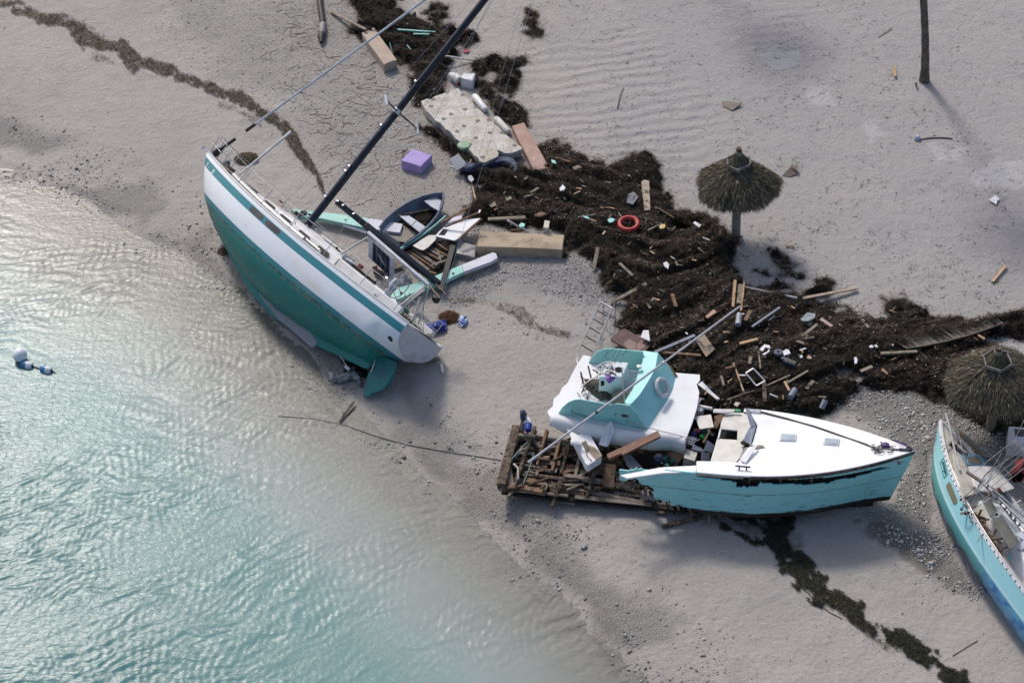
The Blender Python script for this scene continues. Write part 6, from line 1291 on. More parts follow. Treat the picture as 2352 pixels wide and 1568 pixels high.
# dock float
zf_ = gh(1080, 290)+.34
DF = thing('dock_float', 'large white plastic dock float section with round holes, stained brown', 'dock float', GP(1080, 290))
DFM = mat('float_plastic', (.60, .58, .55), (.44, .40, .34), (.26, .22, .17), s=2.2, lo=.4, hi=.62, s3=13, lo3=.52, hi3=.62, rough=.7, bd=.01)
top = [(967, 232), (982, 226), (990, 229), (996, 222), (1022, 213), (1029, 216), (1035, 209), (1053, 202), (1060, 212), (1065, 216), (1088, 238), (1091, 247), (1097, 247), (1118, 267), (1122, 276), (1130, 278), (1152, 298), (1156, 307), (1163, 309), (1190, 332), (1199, 338), (1197, 344), (1175, 352), (1160, 352), (1150, 347), (1142, 344), (1146, 352), (1143, 360), (1112, 374), (1103, 371), (1098, 362), (1088, 356), (1078, 343), (1068, 338), (1056, 324), (1046, 318), (1034, 302), (1024, 297), (1012, 283), (1000, 277), (990, 264), (978, 254)]
mb = MB(); mb.slab([W(*p, zf_) for p in top], .30, down=(0, 0, -1)); part('float_deck', mb, DFM, DF, local=False, smooth=False, bevel=.02)
HOLE = mat('float_hole_shade', (.13, .12, .09), (.07, .065, .05), s=8)
for (cx, cy) in ((800, 615), (1020, 540), (1000, 800), (1215, 720), (1190, 985), (1405, 905), (520, 385), (980, 310), (490, 492), (685, 690), (895, 885), (1095, 1085), (1295, 1290), (1190, 503), (1390, 702), (1598, 905), (1800, 1103)):
    p = W((1600+cx/3.92)/1.7415, (300+cy/3.92)/1.7415, zf_+.002); mb = MB(); mb.lathe([(.085, -.02), (.085, .003), (.07, .006)], 18, p); part('float_socket', mb, HOLE, DF, local=False, smooth=False)  # dark raised discs painted for the shade in the float's holes
for k in range(26):
    a = np.array([968, 234])+(np.array([1110, 374])-np.array([968, 234]))*(k+.5)/26; p = W(a[0]-1, a[1]+1, zf_-.02); mb = MB(); mb.box(p+np.array([-.02, -.03, -.12]), (.02, .03, .2), rot3(.75, 0, 0)); part('float_rib', mb, DFM, DF, local=False, smooth=False)
for a, b_, l_ in (((1092, 224), (1112, 250), 'white cylindrical tank beside the far edge of the dock float, upper one'), ((1142, 276), (1165, 301), 'cream cylindrical tank beside the dock float, lower one with grey end')):
    mb = MB(); p, q = GP(*a, .12), GP(*b_, .12); d = (q-p)/np.linalg.norm(q-p); mb.tube([p-d*.13, p-d*.10, p, q, q+d*.10, q+d*.13], [.05, .10, .135, .135, .10, .05], 16); solo('plastic_tank', mb, WHITE if a[0] < 1100 else mat('cream_plastic', (.58, .58, .53), (.5, .5, .46)), l_, 'tank')
# toilet like white fittings, red float
TB = MB(); TB.tube([GP(1034, 172, .18), GP(1046, 178, .2), GP(1056, 186, .2)], [.10, .17, .18], 14); solo('white_bucket', TB, mat('grey_white_plastic', (.55, .57, .58), (.45, .47, .48)), 'pale plastic bucket lying beside the white box above the dock float', 'bucket')
block('white_box', WHITE2, 'upright white plastic box above the dock float', 'box', [(1057, 178), (1065, 164), (1093, 168), (1086, 186)], .40, bevel=.05)
mb = MB(); mb.rod(GP(1051, 192, .1), GP(1056, 193, .1), .07, 10); solo('small_float', mb, mat('red_plastic', (.42, .01, .01)), 'tiny red float at the top corner of the dock float', 'float')
mb = MB(); mb.torus(GP(1071, 118, .03), .10, .025, 20, 6); mb.lathe([(.09, 0), (.09, .02)], 16, GP(1071, 118, .02)); solo('red_disc', mb, mat('crimson_plastic', (.30, .01, .04)), 'round crimson plastic lid on the sand right of the mast', 'lid')
# black pile at the top
BP = thing('black_pole', 'black padded pole with grey collar lying on the gravel at the top edge', 'pole', GP(738, 50))
mb = MB(); mb.tube([GP(731, -40, .15), GP(735, 10, .15), GP(741, 52, .15)], [.12, .12, .11], 12); part('pole_sleeve', mb, BLACK, BP, local=False)
mb = MB(); mb.tube([GP(741, 52, .15), GP(741, 57, .15), GP(740, 74, .15), GP(739, 78, .15)], [.08, .14, .14, .10], 12); part('pole_collar', mb, mat('collar_grey', (.16, .15, .15), (.28, .26, .25), s=9), BP, local=False)
mb = MB(); mb.tube([GP(739, 79, .15), GP(738, 84, .15), GP(738, 91, .15), GP(738, 98, .14)], [.14, .15, .10, .07], 12); part('pole_tip', mb, BLACK, BP, local=False)
# navy cover and neighbours
mb = MB(); A = []
pth = [(1066, 392), (1072, 381), (1088, 390), (1105, 383), (1125, 376), (1150, 372), (1168, 372), (1183, 384), (1186, 394)]
for i, p in enumerate(pth):
    c = GP(*p, .12); r = [.16, .22, .15, .17, .20, .20, .22, .20, .05][i]; A.append([c+np.array([.5*r*math.cos(v), r*math.cos(v)*.9, r*math.sin(v)*.9])*(1+.18*math.sin(v*4+i*2)*0)+np.array([0, .06*math.sin(v*5+i*2.2), .05*math.cos(v*4+i*1.7)]) for v in np.linspace(0, 6.283, 15)])
mb.grid(np.array(A)); o = solo('boat_cover', mb, mat('navy_canvas', (.045, .055, .11), (.09, .11, .15), (.01, .012, .07), s=2.5, s3=2, lo3=.55, hi3=.62, rough=.8, bd=.03, bs=7), 'crumpled navy and grey boat cover below the dock float', 'boat cover')
ss = o.modifiers.new('s', 'SUBSURF'); ss.levels = ss.render_levels = 2
gp_ = board('grey_tray', mat('light_grey_plastic', (.42, .43, .46), (.36, .37, .4)), 'light grey grooved plastic tray left of the navy boat cover', 'tray', [(1032, 366), (1053, 352), (1074, 378), (1048, 393)], [.30, .34, .14, .10], .05, bevel=.02)
board('tray_lid', mat('tray_lid', (.40, .42, .47)), 'small pale lid beside the left end of the navy boat cover', 'lid', [(1075, 404), (1083, 402), (1089, 412), (1083, 418), (1076, 412)], .1, .04)
mb = MB(); mb.lathe([(.02, 0), (.2, .02), (.24, .16), (.2, .2)], 14, GP(1066, 342, .02)); solo('green_basin', mb, mat('pale_green', (.30, .42, .30), (.2, .3, .2)), 'pale green basin half hidden under the edge of the dock float', 'basin')
# aqua and white box beams
def beam_box(name, label, segs, h, th):
    o = thing(name, label, 'wooden beam', GP(*segs[0][1][0]))
    for nm, q, mt in segs:
        z0 = gh(*q[0]); mb = MB(); mb.slab([W(*p[:2], z0+(p[2] if len(p) > 2 else h)) for p in q], th, down=(0, 0, -1)); part(nm, mb, mt, o, local=False, smooth=False, bevel=.012)
    return o
AQL2 = mat('board_aqua', (.33, .63, .57), (.28, .57, .52), (.10, .15, .13), s=1.5, s3=13, lo3=.7, hi3=.74, rough=.5)
LAV = mat('board_white', (.60, .60, .68), (.53, .54, .62), (.3, .27, .22), s=2, s3=10, lo3=.68, hi3=.72, rough=.5)
o = beam_box('painted_beam', 'long aqua and white beam passing behind the mast foot', [('aqua_section', [(668, 480), (760, 489), (841, 500), (846, 524), (800, 515), (740, 502), (698, 497), (676, 500), (684, 492)], AQL2), ('white_section', [(841, 500), (925, 514), (919, 534), (905, 533), (846, 524)], LAV)], .34, .16)
for p, r in (((697, 490), .14), ((711, 493), .06), ((793, 505), .035)):
    mb = MB(); mb.lathe([(r, 0), (r*.9, .03 if r > .1 else .004), (.0, .035 if r > .1 else .005)], 16, W(*p, gh(668, 480)+.342)); part('beam_hole' if r < .1 else 'beam_hole_large', mb, DARK, o, local=False)  # dark raised discs painted for the shade in the beam's holes
mb = MB(); mb.rod(GP(742, 503, .2), GP(842, 536, .2), .05, 8); solo('grey_pipe', mb, mat('blue_grey_pipe', (.30, .32, .42)), 'blue grey pipe lying along the near side of the aqua beam behind the mast', 'pipe')
beam_box('painted_beam', 'aqua and white beam sticking out to the right below the grey crate', [('aqua_section', [(886, 678), (899, 664), (969, 646), (1060, 608), (1066, 624), (1016, 648), (960, 668), (902, 692)], AQL2), ('white_section', [(1060, 608), (1132, 579), (1140, 582), (1143, 592), (1128, 601), (1066, 624)], LAV)], .30, .14)
for p in ((1041, 628), (922, 672)):
    mb = MB(); mb.lathe([(.05, 0), (.045, .004), (0, .004)], 14, GP(*p, .305)); 
    solo('bolt_hole_cap', mb, DARK, 'dark cap on the lower aqua beam, '+('right one' if p[0] > 1000 else 'left one near the stern arch'), 'cap')
# dinghy
DG = thing('dinghy', 'blue grey rowing dinghy with two white seats, half full of dark weed', 'dinghy', GP(965, 520)); z0 = gh(965, 520)
L_ = [(1016, 443), (997, 445), (972, 451), (949, 460), (930, 470), (912, 482), (897, 494), (882, 508), (872, 522)]; R_ = [(1018, 446), (1019, 456), (1014, 474), (1005, 493), (993, 510), (979, 525), (964, 538), (946, 551), (927, 563)]
Z_ = [.62, .58, .54, .51, .49, .48, .48, .48, .48]
A = []
for i in range(9):
    a, b_ = W(*L_[i], z0+Z_[i]), W(*R_[i], z0+Z_[i]); c = (a+b_)/2; f = .78 if i > 0 else .3; fz = .08+(.30 if i == 0 else .10 if i == 1 else 0)
    def fl(p, k, z): q = c+(p-c)*k; q = q.copy(); q[2] = z0+z; return q
    A.append([a, fl(a, .94, fz+.26), fl(a, f, fz), fl(b_, f*.0, fz-.04), fl(b_, f, fz), fl(b_, .94, fz+.26), b_])
mb = MB(); mb.grid(np.array(A)); mb.add(np.array(A[-1]), [tuple(range(7))]); o = part('dinghy_hull', mb, mat('dinghy_paint', (.17, .20, .26), (.12, .145, .19), (.05, .05, .05), s=2, s3=6, lo3=.66, hi3=.72, rough=.5), DG, local=False); o.modifiers.new('t', 'SOLIDIFY').thickness = .035
ss = o.modifiers.new('s', 'SUBSURF'); ss.levels = ss.render_levels = 1
mb = MB(); mb.tube([W(*p, z0+z+.01) for p, z in zip(L_[::-1], Z_[::-1])]+[W(*p, z0+z+.01) for p, z in zip(R_, Z_)], .035, 8); part('gunwale', mb, mat('dinghy_rim', (.07, .09, .15), (.10, .13, .2)), DG, local=False)
mb = MB(); mb.slab([W(*p, z0+.42) for p in ((918, 496), (940, 495), (978, 521), (963, 533))], .04, down=(0, 0, -1)); part('seat', mb, mat('seat_pale', (.46, .49, .56), (.4, .42, .5)), DG, local=False, smooth=False, bevel=.01)
mb = MB(); mb.beam(W(944, 519, z0+.425), W(956, 507, z0+.425), .012, .01); part('seat_seam', mb, DARK, DG, local=False)
mb = MB(); mb.slab([W(*p, z0+.46) for p in ((974, 461), (1000, 450), (1014, 460), (1008, 484), (990, 474))], .05, down=(0, 0, -1)); part('bow_seat', mb, MATS['seat_pale'], DG, local=False, smooth=False, bevel=.01)
mb = MB(); mb.slab([W(*p, z0+.16) for p in ((905, 506), (935, 498), (975, 482), (1000, 484), (985, 505), (955, 535), (925, 552), (895, 535))], .05, down=(0, 0, -1)); part('weed_fill', mb, WRM, DG, local=False, smooth=False)
mb = MB(); mb.slab([W(*p, z0+.20) for p in ((880, 525), (918, 512), (960, 536), (930, 556), (905, 552))], .05, down=(0, 0, -1)); part('sand_fill', mb, mat('bilge_sand', (.14, .12, .10), (.20, .18, .15), s=12), DG, local=False, smooth=False)
mb = MB(); mb.rod(W(912, 496, z0+.4), W(985, 482, z0+.4), .03, 6); part('oar_stub', mb, DKWOOD, DG, local=False)
mb = MB(); mb.tube([GP(914, 576, .42), GP(945, 556, .44), GP(975, 537, .44), GP(1000, 518, .44), GP(1024, 497, .42)], .05, 6); solo('aqua_strake', mb, mat('strake_aqua', (.20, .45, .42), (.14, .33, .33)), 'bent aqua strake lying along the near side of the dinghy', 'plank')
# white cabin panel with window
WP = thing('cabin_panel', 'white cabin wall panel with a square window opening lying right of the dinghy', 'panel', GP(1040, 530)); z0 = gh(1040, 530)
def hslab(nm, outer, hole, hz, th, mt, par):
    """slab with a hole: ring of quads between matching outlines"""
    a = [W(*p, z0+h) for p, h in zip(outer, hz)]; b_ = [W(*p, z0+.42) for p in hole]; n = len(a); m_ = len(b_); mb = MB(); V = a+b_
    bm_ = [p-np.array([0, 0, th]) for p in V]; k = n//m_; F = []
    for i in range(n):
        j0, j1 = (i*m_)//n, ((i+1)*m_//n) % m_
        F.append((i, (i+1) % n, n+j1, n+j0) if j0 != j1 else (i, (i+1) % n, n+j0))
        F.append((i, i+n+m_, (i+1) % n+n+m_, (i+1) % n))
    for j in range(m_): F.append((n+j, n+(j+1) % m_, n+(j+1) % m_+n+m_, n+j+n+m_))
    mb.add(V+bm_, F); return part(nm, mb, mt, par, local=False, smooth=False)
hslab('panel_sheet', [(1000, 542), (1008, 532), (1022, 520), (1060, 505), (1104, 501), (1075, 526), (1050, 549), (1043, 552)], [(1001, 543), (1010, 524), (1037, 525), (1020, 545)] and [(1006, 540), (1018, 525), (1031, 527), (1021, 541)], [.42]*8, .03, BWHITE, WP)
mb = MB(); mb.slab([W(*p, z0+.39) for p in ((948, 564), (968, 550), (985, 540), (1005, 540), (999, 552), (985, 566), (973, 574), (965, 573))], .03, down=(0, 0, -1)); part('torn_sheet', mb, PANEL, WP, local=False, smooth=False)
for a, b_, w_ in (((1022, 521), (1099, 489), 4), ((1054, 550), (1106, 502), 3.5), ((1012, 512), (1082, 473), 5)):
    mb = MB(); mb.beam(GP(*a, .5), GP(*b_, .48), w_/73, .05); part('frame_strip', mb, BRWOOD, WP, local=False, smooth=False)
mb = MB(); mb.slab([W(*p, z0+.44) for p in ((1024, 516), (1040, 500), (1062, 494), (1060, 502))], .03, down=(0, 0, -1)); part('torn_sheet', mb, LAV, WP, local=False, smooth=False)
for a, b_ in (((1088, 516), (1092, 530)), ((1080, 535), (1085, 548))):
    mb = MB(); mb.rod(GP(*a, .35), GP(*b_, .1), .02, 6); part('panel_leg', mb, WPIPE, WP, local=False)
# brown ribbed wreck piece
RB = thing('wreck_ribs', 'piece of broken boat bottom with brown ribs below the white cabin panel', 'wreckage', GP(980, 590)); z0 = gh(980, 590)
mb = MB(); mb.slab([W(*p, z0+.06) for p in ((925, 575), (965, 560), (1040, 548), (1055, 570), (1030, 625), (1000, 632), (950, 600))], .08, down=(0, 0, -1)); part('rib_base', mb, DARK, RB, local=False, smooth=False)
for k, (a, b_, w_, mt) in enumerate((((932, 580), (985, 622), 8, PLK[2]), ((938, 577), (998, 618), 5, BRWOOD), ((948, 573), (1004, 611), 9, PLK[2]), ((962, 572), (1010, 598), 6, BRWOOD), ((970, 566), (1018, 592), 8, PLK[2]), ((985, 566), (1028, 590), 5, BRWOOD), ((999, 557), (1028, 577), 5, BRWOOD), ((992, 610), (1030, 598), 5, GRWOOD), ((984, 625), (1002, 630), 6, BRWOOD), ((1005, 575), (1012, 600), 5, GRWOOD), ((925, 590), (960, 625), 6, BRWOOD))):
    mb = MB(); mb.beam(GP(*a, .2), GP(*b_, .2), w_/73, .10); part('rib', mb, mt, RB, local=False, smooth=False, bevel=.01)
bar('black_beam', BLACK, 'black beam slanting down beside the brown ribs under the white panel', 'beam', (1043, 556), (1012, 665), 13, .3, .12)
block('metal_crate', mat('crate_grey', (.27, .27, .27), (.22, .21, .20), (.35, .35, .36), s=3, rough=.45), 'dull grey metal crate between the white panel and the long tan block', 'crate', [(1049, 552), (1095, 565), (1090, 590), (1044, 580)], .22)
mb = MB(); mb.lathe([(.03, 0), (.03, .03), (0, .03)], 10, W(1057, 562, gh(1070, 585)+.222)); solo('crate_knob', mb, STEEL, 'bright round knob on top of the grey metal crate', 'knob')
for (x, y, c_) in ((890, 600, BRWOOD), (880, 612, mat('red_hull_scrap', (.35, .12, .08), (.45, .35, .28), s=3, lo=.48, hi=.52)), (870, 620, DARK), (905, 605, PLK[2])):
    pts = [(x-15, y-8), (x+5, y-12), (x+24, y+4), (x+6, y+12), (x-12, y+6)]; board('hull_scrap', c_, {890: 'brown wood scrap behind the solar panel, upper one', 880: 'red and cream hull scrap under the solar panel', 870: 'black scrap below the solar panel, left of the wheels', 905: 'silvered wood scrap right of the solar panel'}[x], 'scrap', pts, .16, .05)
mb = MB(); A = [[GP(905+40*u, 668-40*v, .12+.22*math.sin(math.pi*u)*math.sin(math.pi*v))+RNG.normal(0, .03, 3) for v in np.linspace(0, 1, 9)] for u in np.linspace(0, 1, 9)]; mb.grid(np.array(A)); solo('grey_sheeting', mb, mat('grey_plastic_film', (.28, .30, .33), (.2, .21, .22), s=5, rough=.3), 'crumpled grey plastic sheeting behind the stern arch of the white yacht', 'sheeting')

# red ring, donut
RR_ = MB(); RR_.torus((0, 0, 0), .30, .085, 40, 12, rot3(0, .08, .05)); RR_.v = [RR_.arr()+GP(1444, 514, .07)]; solo('red_life_ring', RR_, mat('red_ring', (.42, .022, .022), (.34, .015, .015), (.45, .12, .10), s=3, s3=4, lo3=.66, hi3=.74, rough=.45), 'red life ring half sunk in the dark seaweed', 'life ring')
RR_ = MB(); RR_.torus(GP(1788, 810, .12), .085, .062, 26, 10); solo('grey_ring', RR_, mat('slate_vinyl', (.10, .11, .15), (.08, .09, .12)), 'small slate grey inflatable ring beside white rags on the seaweed', 'ring')
# navy bag with buckles
NBG = thing('navy_bag', 'navy blue bag with brass buckles lying on the seaweed', 'bag', GP(1813, 837, .1)); Rb = rot3(-.55, 0, 0)
mb = MB(); mb.box((0, 0, .08), (.40, .20, .16), Rb); part('bag_body', mb, mat('navy_bag', (.02, .04, .08), (.015, .03, .06)), NBG, bevel=.04)
mb = MB(); mb.box(Rb@np.array([-.24, .06, .08]), (.14, .10, .08), rot3(-.2, 0, .3)); part('bag_flap', mb, MATS['navy_bag'], NBG, bevel=.02)
for k in range(3):
    mb = MB(); mb.box(Rb@np.array([-.12+.12*k, 0, .17]), (.035, .035, .02), Rb); part('buckle', mb, mat('brass', (.55, .45, .2), rough=.3, metal=.8), NBG)
    mb = MB(); mb.box(Rb@np.array([-.06+.12*k, -.05, .165]), (.03, .16, .012), Rb); part('strap', mb, mat('olive_strap', (.10, .09, .04)), NBG)
# buoys
def buoy2(name, label, a, b_, r, ca, cb, z, cat='buoy', group=None):
    p, q = W(*a, z), W(*b_, z); o = thing(name, label, cat, (p+q)/2, group=group); d = q-p
    for nm, k0_, k1_, mt in (('lower_half', 0, .5, ca), ('upper_half', .5, 1, cb)):
        A = []; 
        for u in np.linspace(k0_, k1_, 7): A.append((p+d*u, r*(1-.28*abs(2*u-1)**2.2)))
        mb = MB(); mb.tube([x[0] for x in A], [x[1] for x in A], 18); part(nm, mb, mt, o, local=False, ang=50)
    mb = MB(); mb.tube([p+d*.49, p+d*.51], [r*1.02, r*1.02], 18); part('middle_band', mb, mat('maroon_band', (.10, .01, .03)), o, local=False)
    mb = MB(); mb.rod(p-d*.08, p, .03, 8); mb2 = MB(); mb2.rod(q, q+d*.14, .035, 8); part('end_knot', mb, BLACK, o, local=False); part('end_knot', mb2, BLACK, o, local=False); return o
BUW = mat('buoy_white', (.70, .71, .76), (.64, .66, .72), s=1.5, rough=.35); BUB = mat('buoy_blue', (.05, .20, .46), (.04, .17, .40), s=2, rough=.35)
buoy2('net_float', 'blue and white net float floating beside the big white ball', (49, 836), (73, 840), .125, BUB, BUW, .05, group='blue and white net floats'); buoy2('net_float', 'blue and white net float farther right on the water', (94, 846), (117, 851), .125, BUB, BUW, .05, group='blue and white net floats')
BB_ = thing('mooring_ball', 'large white mooring ball with navy bottom floating at the left', 'buoy', W(46, 815, .2)); Rq = rot3(.3, 0, -.55)
mb = MB(); mb.lathe([(.02, -.22)]+[(.235*math.sin(a), -.235*math.cos(a)) for a in np.linspace(.9, math.pi-.05, 16)], 28, (0, 0, 0), rot3(0, 0, .0)@np.array([[.85, 0, .35], [0, 1, 0], [-.35, 0, .9]])); part('ball_top', mb, BUW, BB_)
mb = MB(); mb.lathe([(.238*math.sin(a), -.238*math.cos(a)) for a in np.linspace(.08, 1.0, 9)], 28, (0, 0, 0), np.array([[.85, 0, .35], [0, 1, 0], [-.35, 0, .9]])); part('ball_bottom', mb, mat('navy_plastic', (.01, .012, .05)), BB_)
for a, b_ in (((42, 842), (49, 837)), ((75, 841), (92, 846)), ((119, 852), (127, 855))):
    mb = MB(); mb.rod(W(*a, .02), W(*b_, .04), .018, 6); solo('float_rope', mb, DROPE, {42: 'short dark rope tying the mooring ball to the first float', 75: 'short dark rope between the two blue and white floats', 119: 'frayed rope end right of the second float'}[a[0]], 'rope')
buoy2('hanging_float', 'white and blue float hanging from the post at the broken stern', (1213, 989), (1212, 963), .125, mat('deep_blue', (.008, .03, .25)), BUW, 1.25)
# white cabinet with opening, paddle shaped board, long brown board: on the broken stern
def wslab(name, mt, label, cat, pts, z, th, down=(0, 0, -1), bevel=.01, par=None, nm=None):
    zz_ = z if hasattr(z, '__len__') else [z]*len(pts); mb = MB(); mb.slab([W(*p, q) for p, q in zip(pts, zz_)], th, down=down)
    return part(nm, mb, mt, par, local=False, smooth=False, bevel=bevel) if par else solo(name, mb, mt, label, cat, bevel=bevel, smooth=False)
SK = thing('white_cabinet', 'white cabinet with a square brown opening lying on the stern timbers', 'cabinet', W(1350, 1035, .9))
wslab(None, WHITE2, None, None, [(1316, 1006), (1345, 986), (1352, 990), (1383, 1044), (1380, 1050), (1352, 1068), (1346, 1066)], 1.42, .28, par=SK, nm='cabinet_body', bevel=.03)
wslab(None, mat('raw_ply', (.28, .21, .15), (.22, .16, .11)), None, None, [(1366, 1026), (1384, 1046), (1369, 1056), (1360, 1046), (1352, 1036), (1348, 1040), (1352, 1050), (1360, 1056), (1358, 1060), (1346, 1045), (1343, 1024), (1349, 1020)], 1.435, .02, par=SK, nm='bare_patch')
wslab(None, mat('cabinet_hole', (.13, .10, .075)), None, None, [(1335, 1016), (1345, 1011), (1357, 1031), (1347, 1037)], 1.44, .02, par=SK, nm='cabinet_opening')
wslab('paddle_board', LAV, 'white paddle shaped panel leaning against the torn off roof', 'panel', [(1375, 1020), (1381, 1002), (1392, 976), (1402, 967), (1405, 967), (1412, 991), (1406, 1003), (1397, 1024), (1390, 1024)], [1.35, 1.45, 1.7, 1.85, 1.85, 1.72, 1.55, 1.35, 1.35], .03)
wslab('brown_board', mat('red_brown_board', (.24, .115, .075), (.19, .10, .07), (.32, .24, .2), s=3, s3=7, lo3=.6, hi3=.68, rough=.7), 'long reddish brown board lying across the open hull under the white roof', 'board', [(1393, 1042), (1511, 988), (1518, 1001), (1430, 1044), (1427, 1040), (1405, 1052), (1398, 1052)], [1.4, 1.95, 1.95, 1.55, 1.55, 1.4, 1.4], .08)
# things inside the open hull
INH = .95
items = [('plywood_sheet', mat('brown_ply', (.24, .125, .07), (.2, .1, .055)), 'square brown plywood sheet tilted inside the open motor boat', 'plywood', [(1530, 1042), (1560, 1020), (1576, 1036), (1557, 1066)], [1.1, 1.35, 1.3, 1.0], .03),
 ('battery_box', mat('dirty_white_box', (.50, .49, .44), (.35, .34, .3), s=6), 'dirty white equipment box beside the brown plywood sheet', 'box', [(1577, 1030), (1602, 1039), (1596, 1058), (1570, 1051)], 1.35, .30),
 ('drawer_front', WHITE2, 'white drawer board behind the dirty equipment box', 'board', [(1592, 1018), (1619, 1034), (1616, 1039), (1588, 1030)], [1.4, 1.35, 1.25, 1.3], .03),
 ('locker_door', WHITE2, 'white locker door leaning against the cream cabin floor', 'door', [(1625, 1010), (1641, 1022), (1635, 1039), (1616, 1032)], [1.65, 1.5, 1.3, 1.4], .03),
 ('grey_door', mat('grey_locker', (.42, .42, .43), (.35, .35, .36)), 'pale grey locker door at the foot of the cream cabin floor', 'door', [(1611, 1039), (1632, 1040), (1628, 1060), (1610, 1060)], [1.5, 1.5, 1.3, 1.3], .03),
 ('torn_white_board', PANEL, 'bright white board with a torn corner at the break of the boat', 'board', [(1587, 957), (1633, 951), (1640, 980), (1607, 985), (1599, 963)], [1.45, 1.5, 1.5, 1.45, 1.45], .03),
 ('bulkhead_strip', BRWOOD, 'brown bulkhead plank between the white boards and the cabin floor', 'plank', [(1641, 955), (1658, 950), (1664, 955), (1645, 985), (1640, 975)], 1.25, .05),
 ('leaning_trim', BRWOOD, 'brown trim leaning across the coloured bottles', 'trim', [(1627, 992), (1632, 989), (1618, 1017), (1613, 1014)], 1.5, .04),
 ('grey_floor_board', mat('blue_grey_board', (.16, .18, .23), (.12, .13, .17)), 'blue grey board deep inside the open hull', 'board', [(1431, 1045), (1448, 1042), (1487, 1086), (1459, 1087), (1440, 1068)], .95, .04),
 ('hull_strip', WPIPE, 'white moulding strip lying at the far rail of the broken boat', 'moulding', [(1639, 938), (1688, 939), (1688, 944), (1668, 948), (1638, 946)], 1.65, .05)]
for nm, mt, lb, ct, pts, z, th in items: wslab(nm, mt, lb, ct, pts, z, th)
mb = MB(); mb.slab([W(*p, 1.66) for p in ((1689, 938), (1700, 940), (1703, 943), (1690, 944))], .05); solo('green_moulding', mb, mat('green_plastic', (.03, .28, .14)), 'green plastic piece at the end of the white moulding strip', 'plastic piece')
mb = MB(); mb.rod(W(1597, 931, 1.4), W(1636, 939, 1.5), .055, 10); solo('white_tube', mb, WPIPE, 'white tube lying behind the broken edge of the roof', 'tube')
mb = MB(); mb.lathe([(.10, 0), (.15, .05), (.16, .2), (.14, .28), (.0, .3)], 18, W(1604, 952, 1.15)); solo('white_barrel', mb, mat('milky_plastic', (.50, .53, .55), (.4, .43, .45)), 'small milky plastic barrel wedged beside the torn off roof', 'barrel')
mb = MB(); mb.lathe([(.05, 0), (.10, .12), (.13, .5), (.02, .55)], 10, (0, 0, 0), rot3(.2, .5, 0)); mb.v = [mb.arr()+W(1507, 1062, .85)]; solo('dark_bag', mb, mat('shiny_dark_bag', (.02, .03, .06), (.12, .14, .18), s=6, lo=.55, hi=.6, rough=.25), 'shiny dark bag hanging in the dark inside of the hull', 'bag')
CT = thing('wire_basket', 'white lattice basket of odds and ends at the corner of the torn off roof', 'basket', W(1578, 1008, 1.4))
ca = [W(*p, 1.5) for p in ((1548, 1008), (1566, 997), (1607, 1008), (1604, 1025), (1585, 1020))]
for f in range(7):
    for (i, j) in ((0, 1), (3, 2)): pass
    a = ca[0]+(ca[4]-ca[0])*f/6 if f < 7 else None; b_ = ca[1]+(ca[2]-ca[1])*f/6; mb = MB(); mb.rod(a, b_, .012, 4); part('basket_wire', mb, WHITE2, CT, local=False)
for f in range(4):
    a = ca[0]+(ca[1]-ca[0])*f/3; b_ = ca[4]*.5+ca[3]*.5+(ca[2]-ca[3])*f/3; mb = MB(); mb.rod(a, b_, .012, 4); part('basket_wire', mb, WHITE2, CT, local=False); a2 = a-np.array([0, 0, .2]); mb = MB(); mb.rod(a, a2, .012, 4); part('basket_wire', mb, WHITE2, CT, local=False)
jr = random.Random(4)
for (px_, py_, c_, lb) in ((1598, 989, (.35, .06, .07), 'red plastic bottle'), (1611, 991, (.02, .17, .16), 'teal plastic bottle'), (1613, 1000, (.02, .35, .08), 'bright green plastic bottle'), (1592, 1002, (.03, .05, .25), 'dark blue plastic bottle'), (1524, 1057, (.05, .22, .15), 'green jug'), (1540, 1060, (.05, .20, .15), 'second green jug'), (1529, 1068, (.06, .24, .17), 'green jug nearest the hull side')):
    mb = MB(); mb.lathe([(.07, 0), (.08, .02), (.08, .14), (.03, .19), (.03, .23), (0, .23)], 12, (0, 0, 0), rot3(jr.uniform(0, 3), .9+jr.random()*.5, .3)); mb.v = [mb.arr()+W(px_, py_, 1.15 if py_ < 1010 else .95)]; solo('plastic_bottle', mb, mat('bottle_%d' % px_, c_, rough=.35), lb+' lying among the wreckage inside the motor boat', 'bottle')
for k in range(44):
    px_, py_ = jr.uniform(1500, 1650), jr.uniform(975, 1066)
    if px_ > 1625 and py_ > 1000: continue
    w1 = jr.uniform(4, 15); a = jr.uniform(0, 3.1); c_, s_ = math.cos(a)*w1, math.sin(a)*w1*.7; q = jr.uniform(2, 6)
    mb = MB(); mb.beam(W(px_-c_, py_-s_, jr.uniform(.75, 1.15)), W(px_+c_, py_+s_, jr.uniform(.75, 1.2)), q/73, .04); V = mb.arr()
    m_ = jr.choice([DKWOOD, BRWOOD, GRWOOD, WHITE2, DARK, MATS['grey_metal'], PLK[1], MATS['dirty_white_box']]); 
    o = part('loose_wreckage', mb, m_, MBT, local=False, smooth=False)

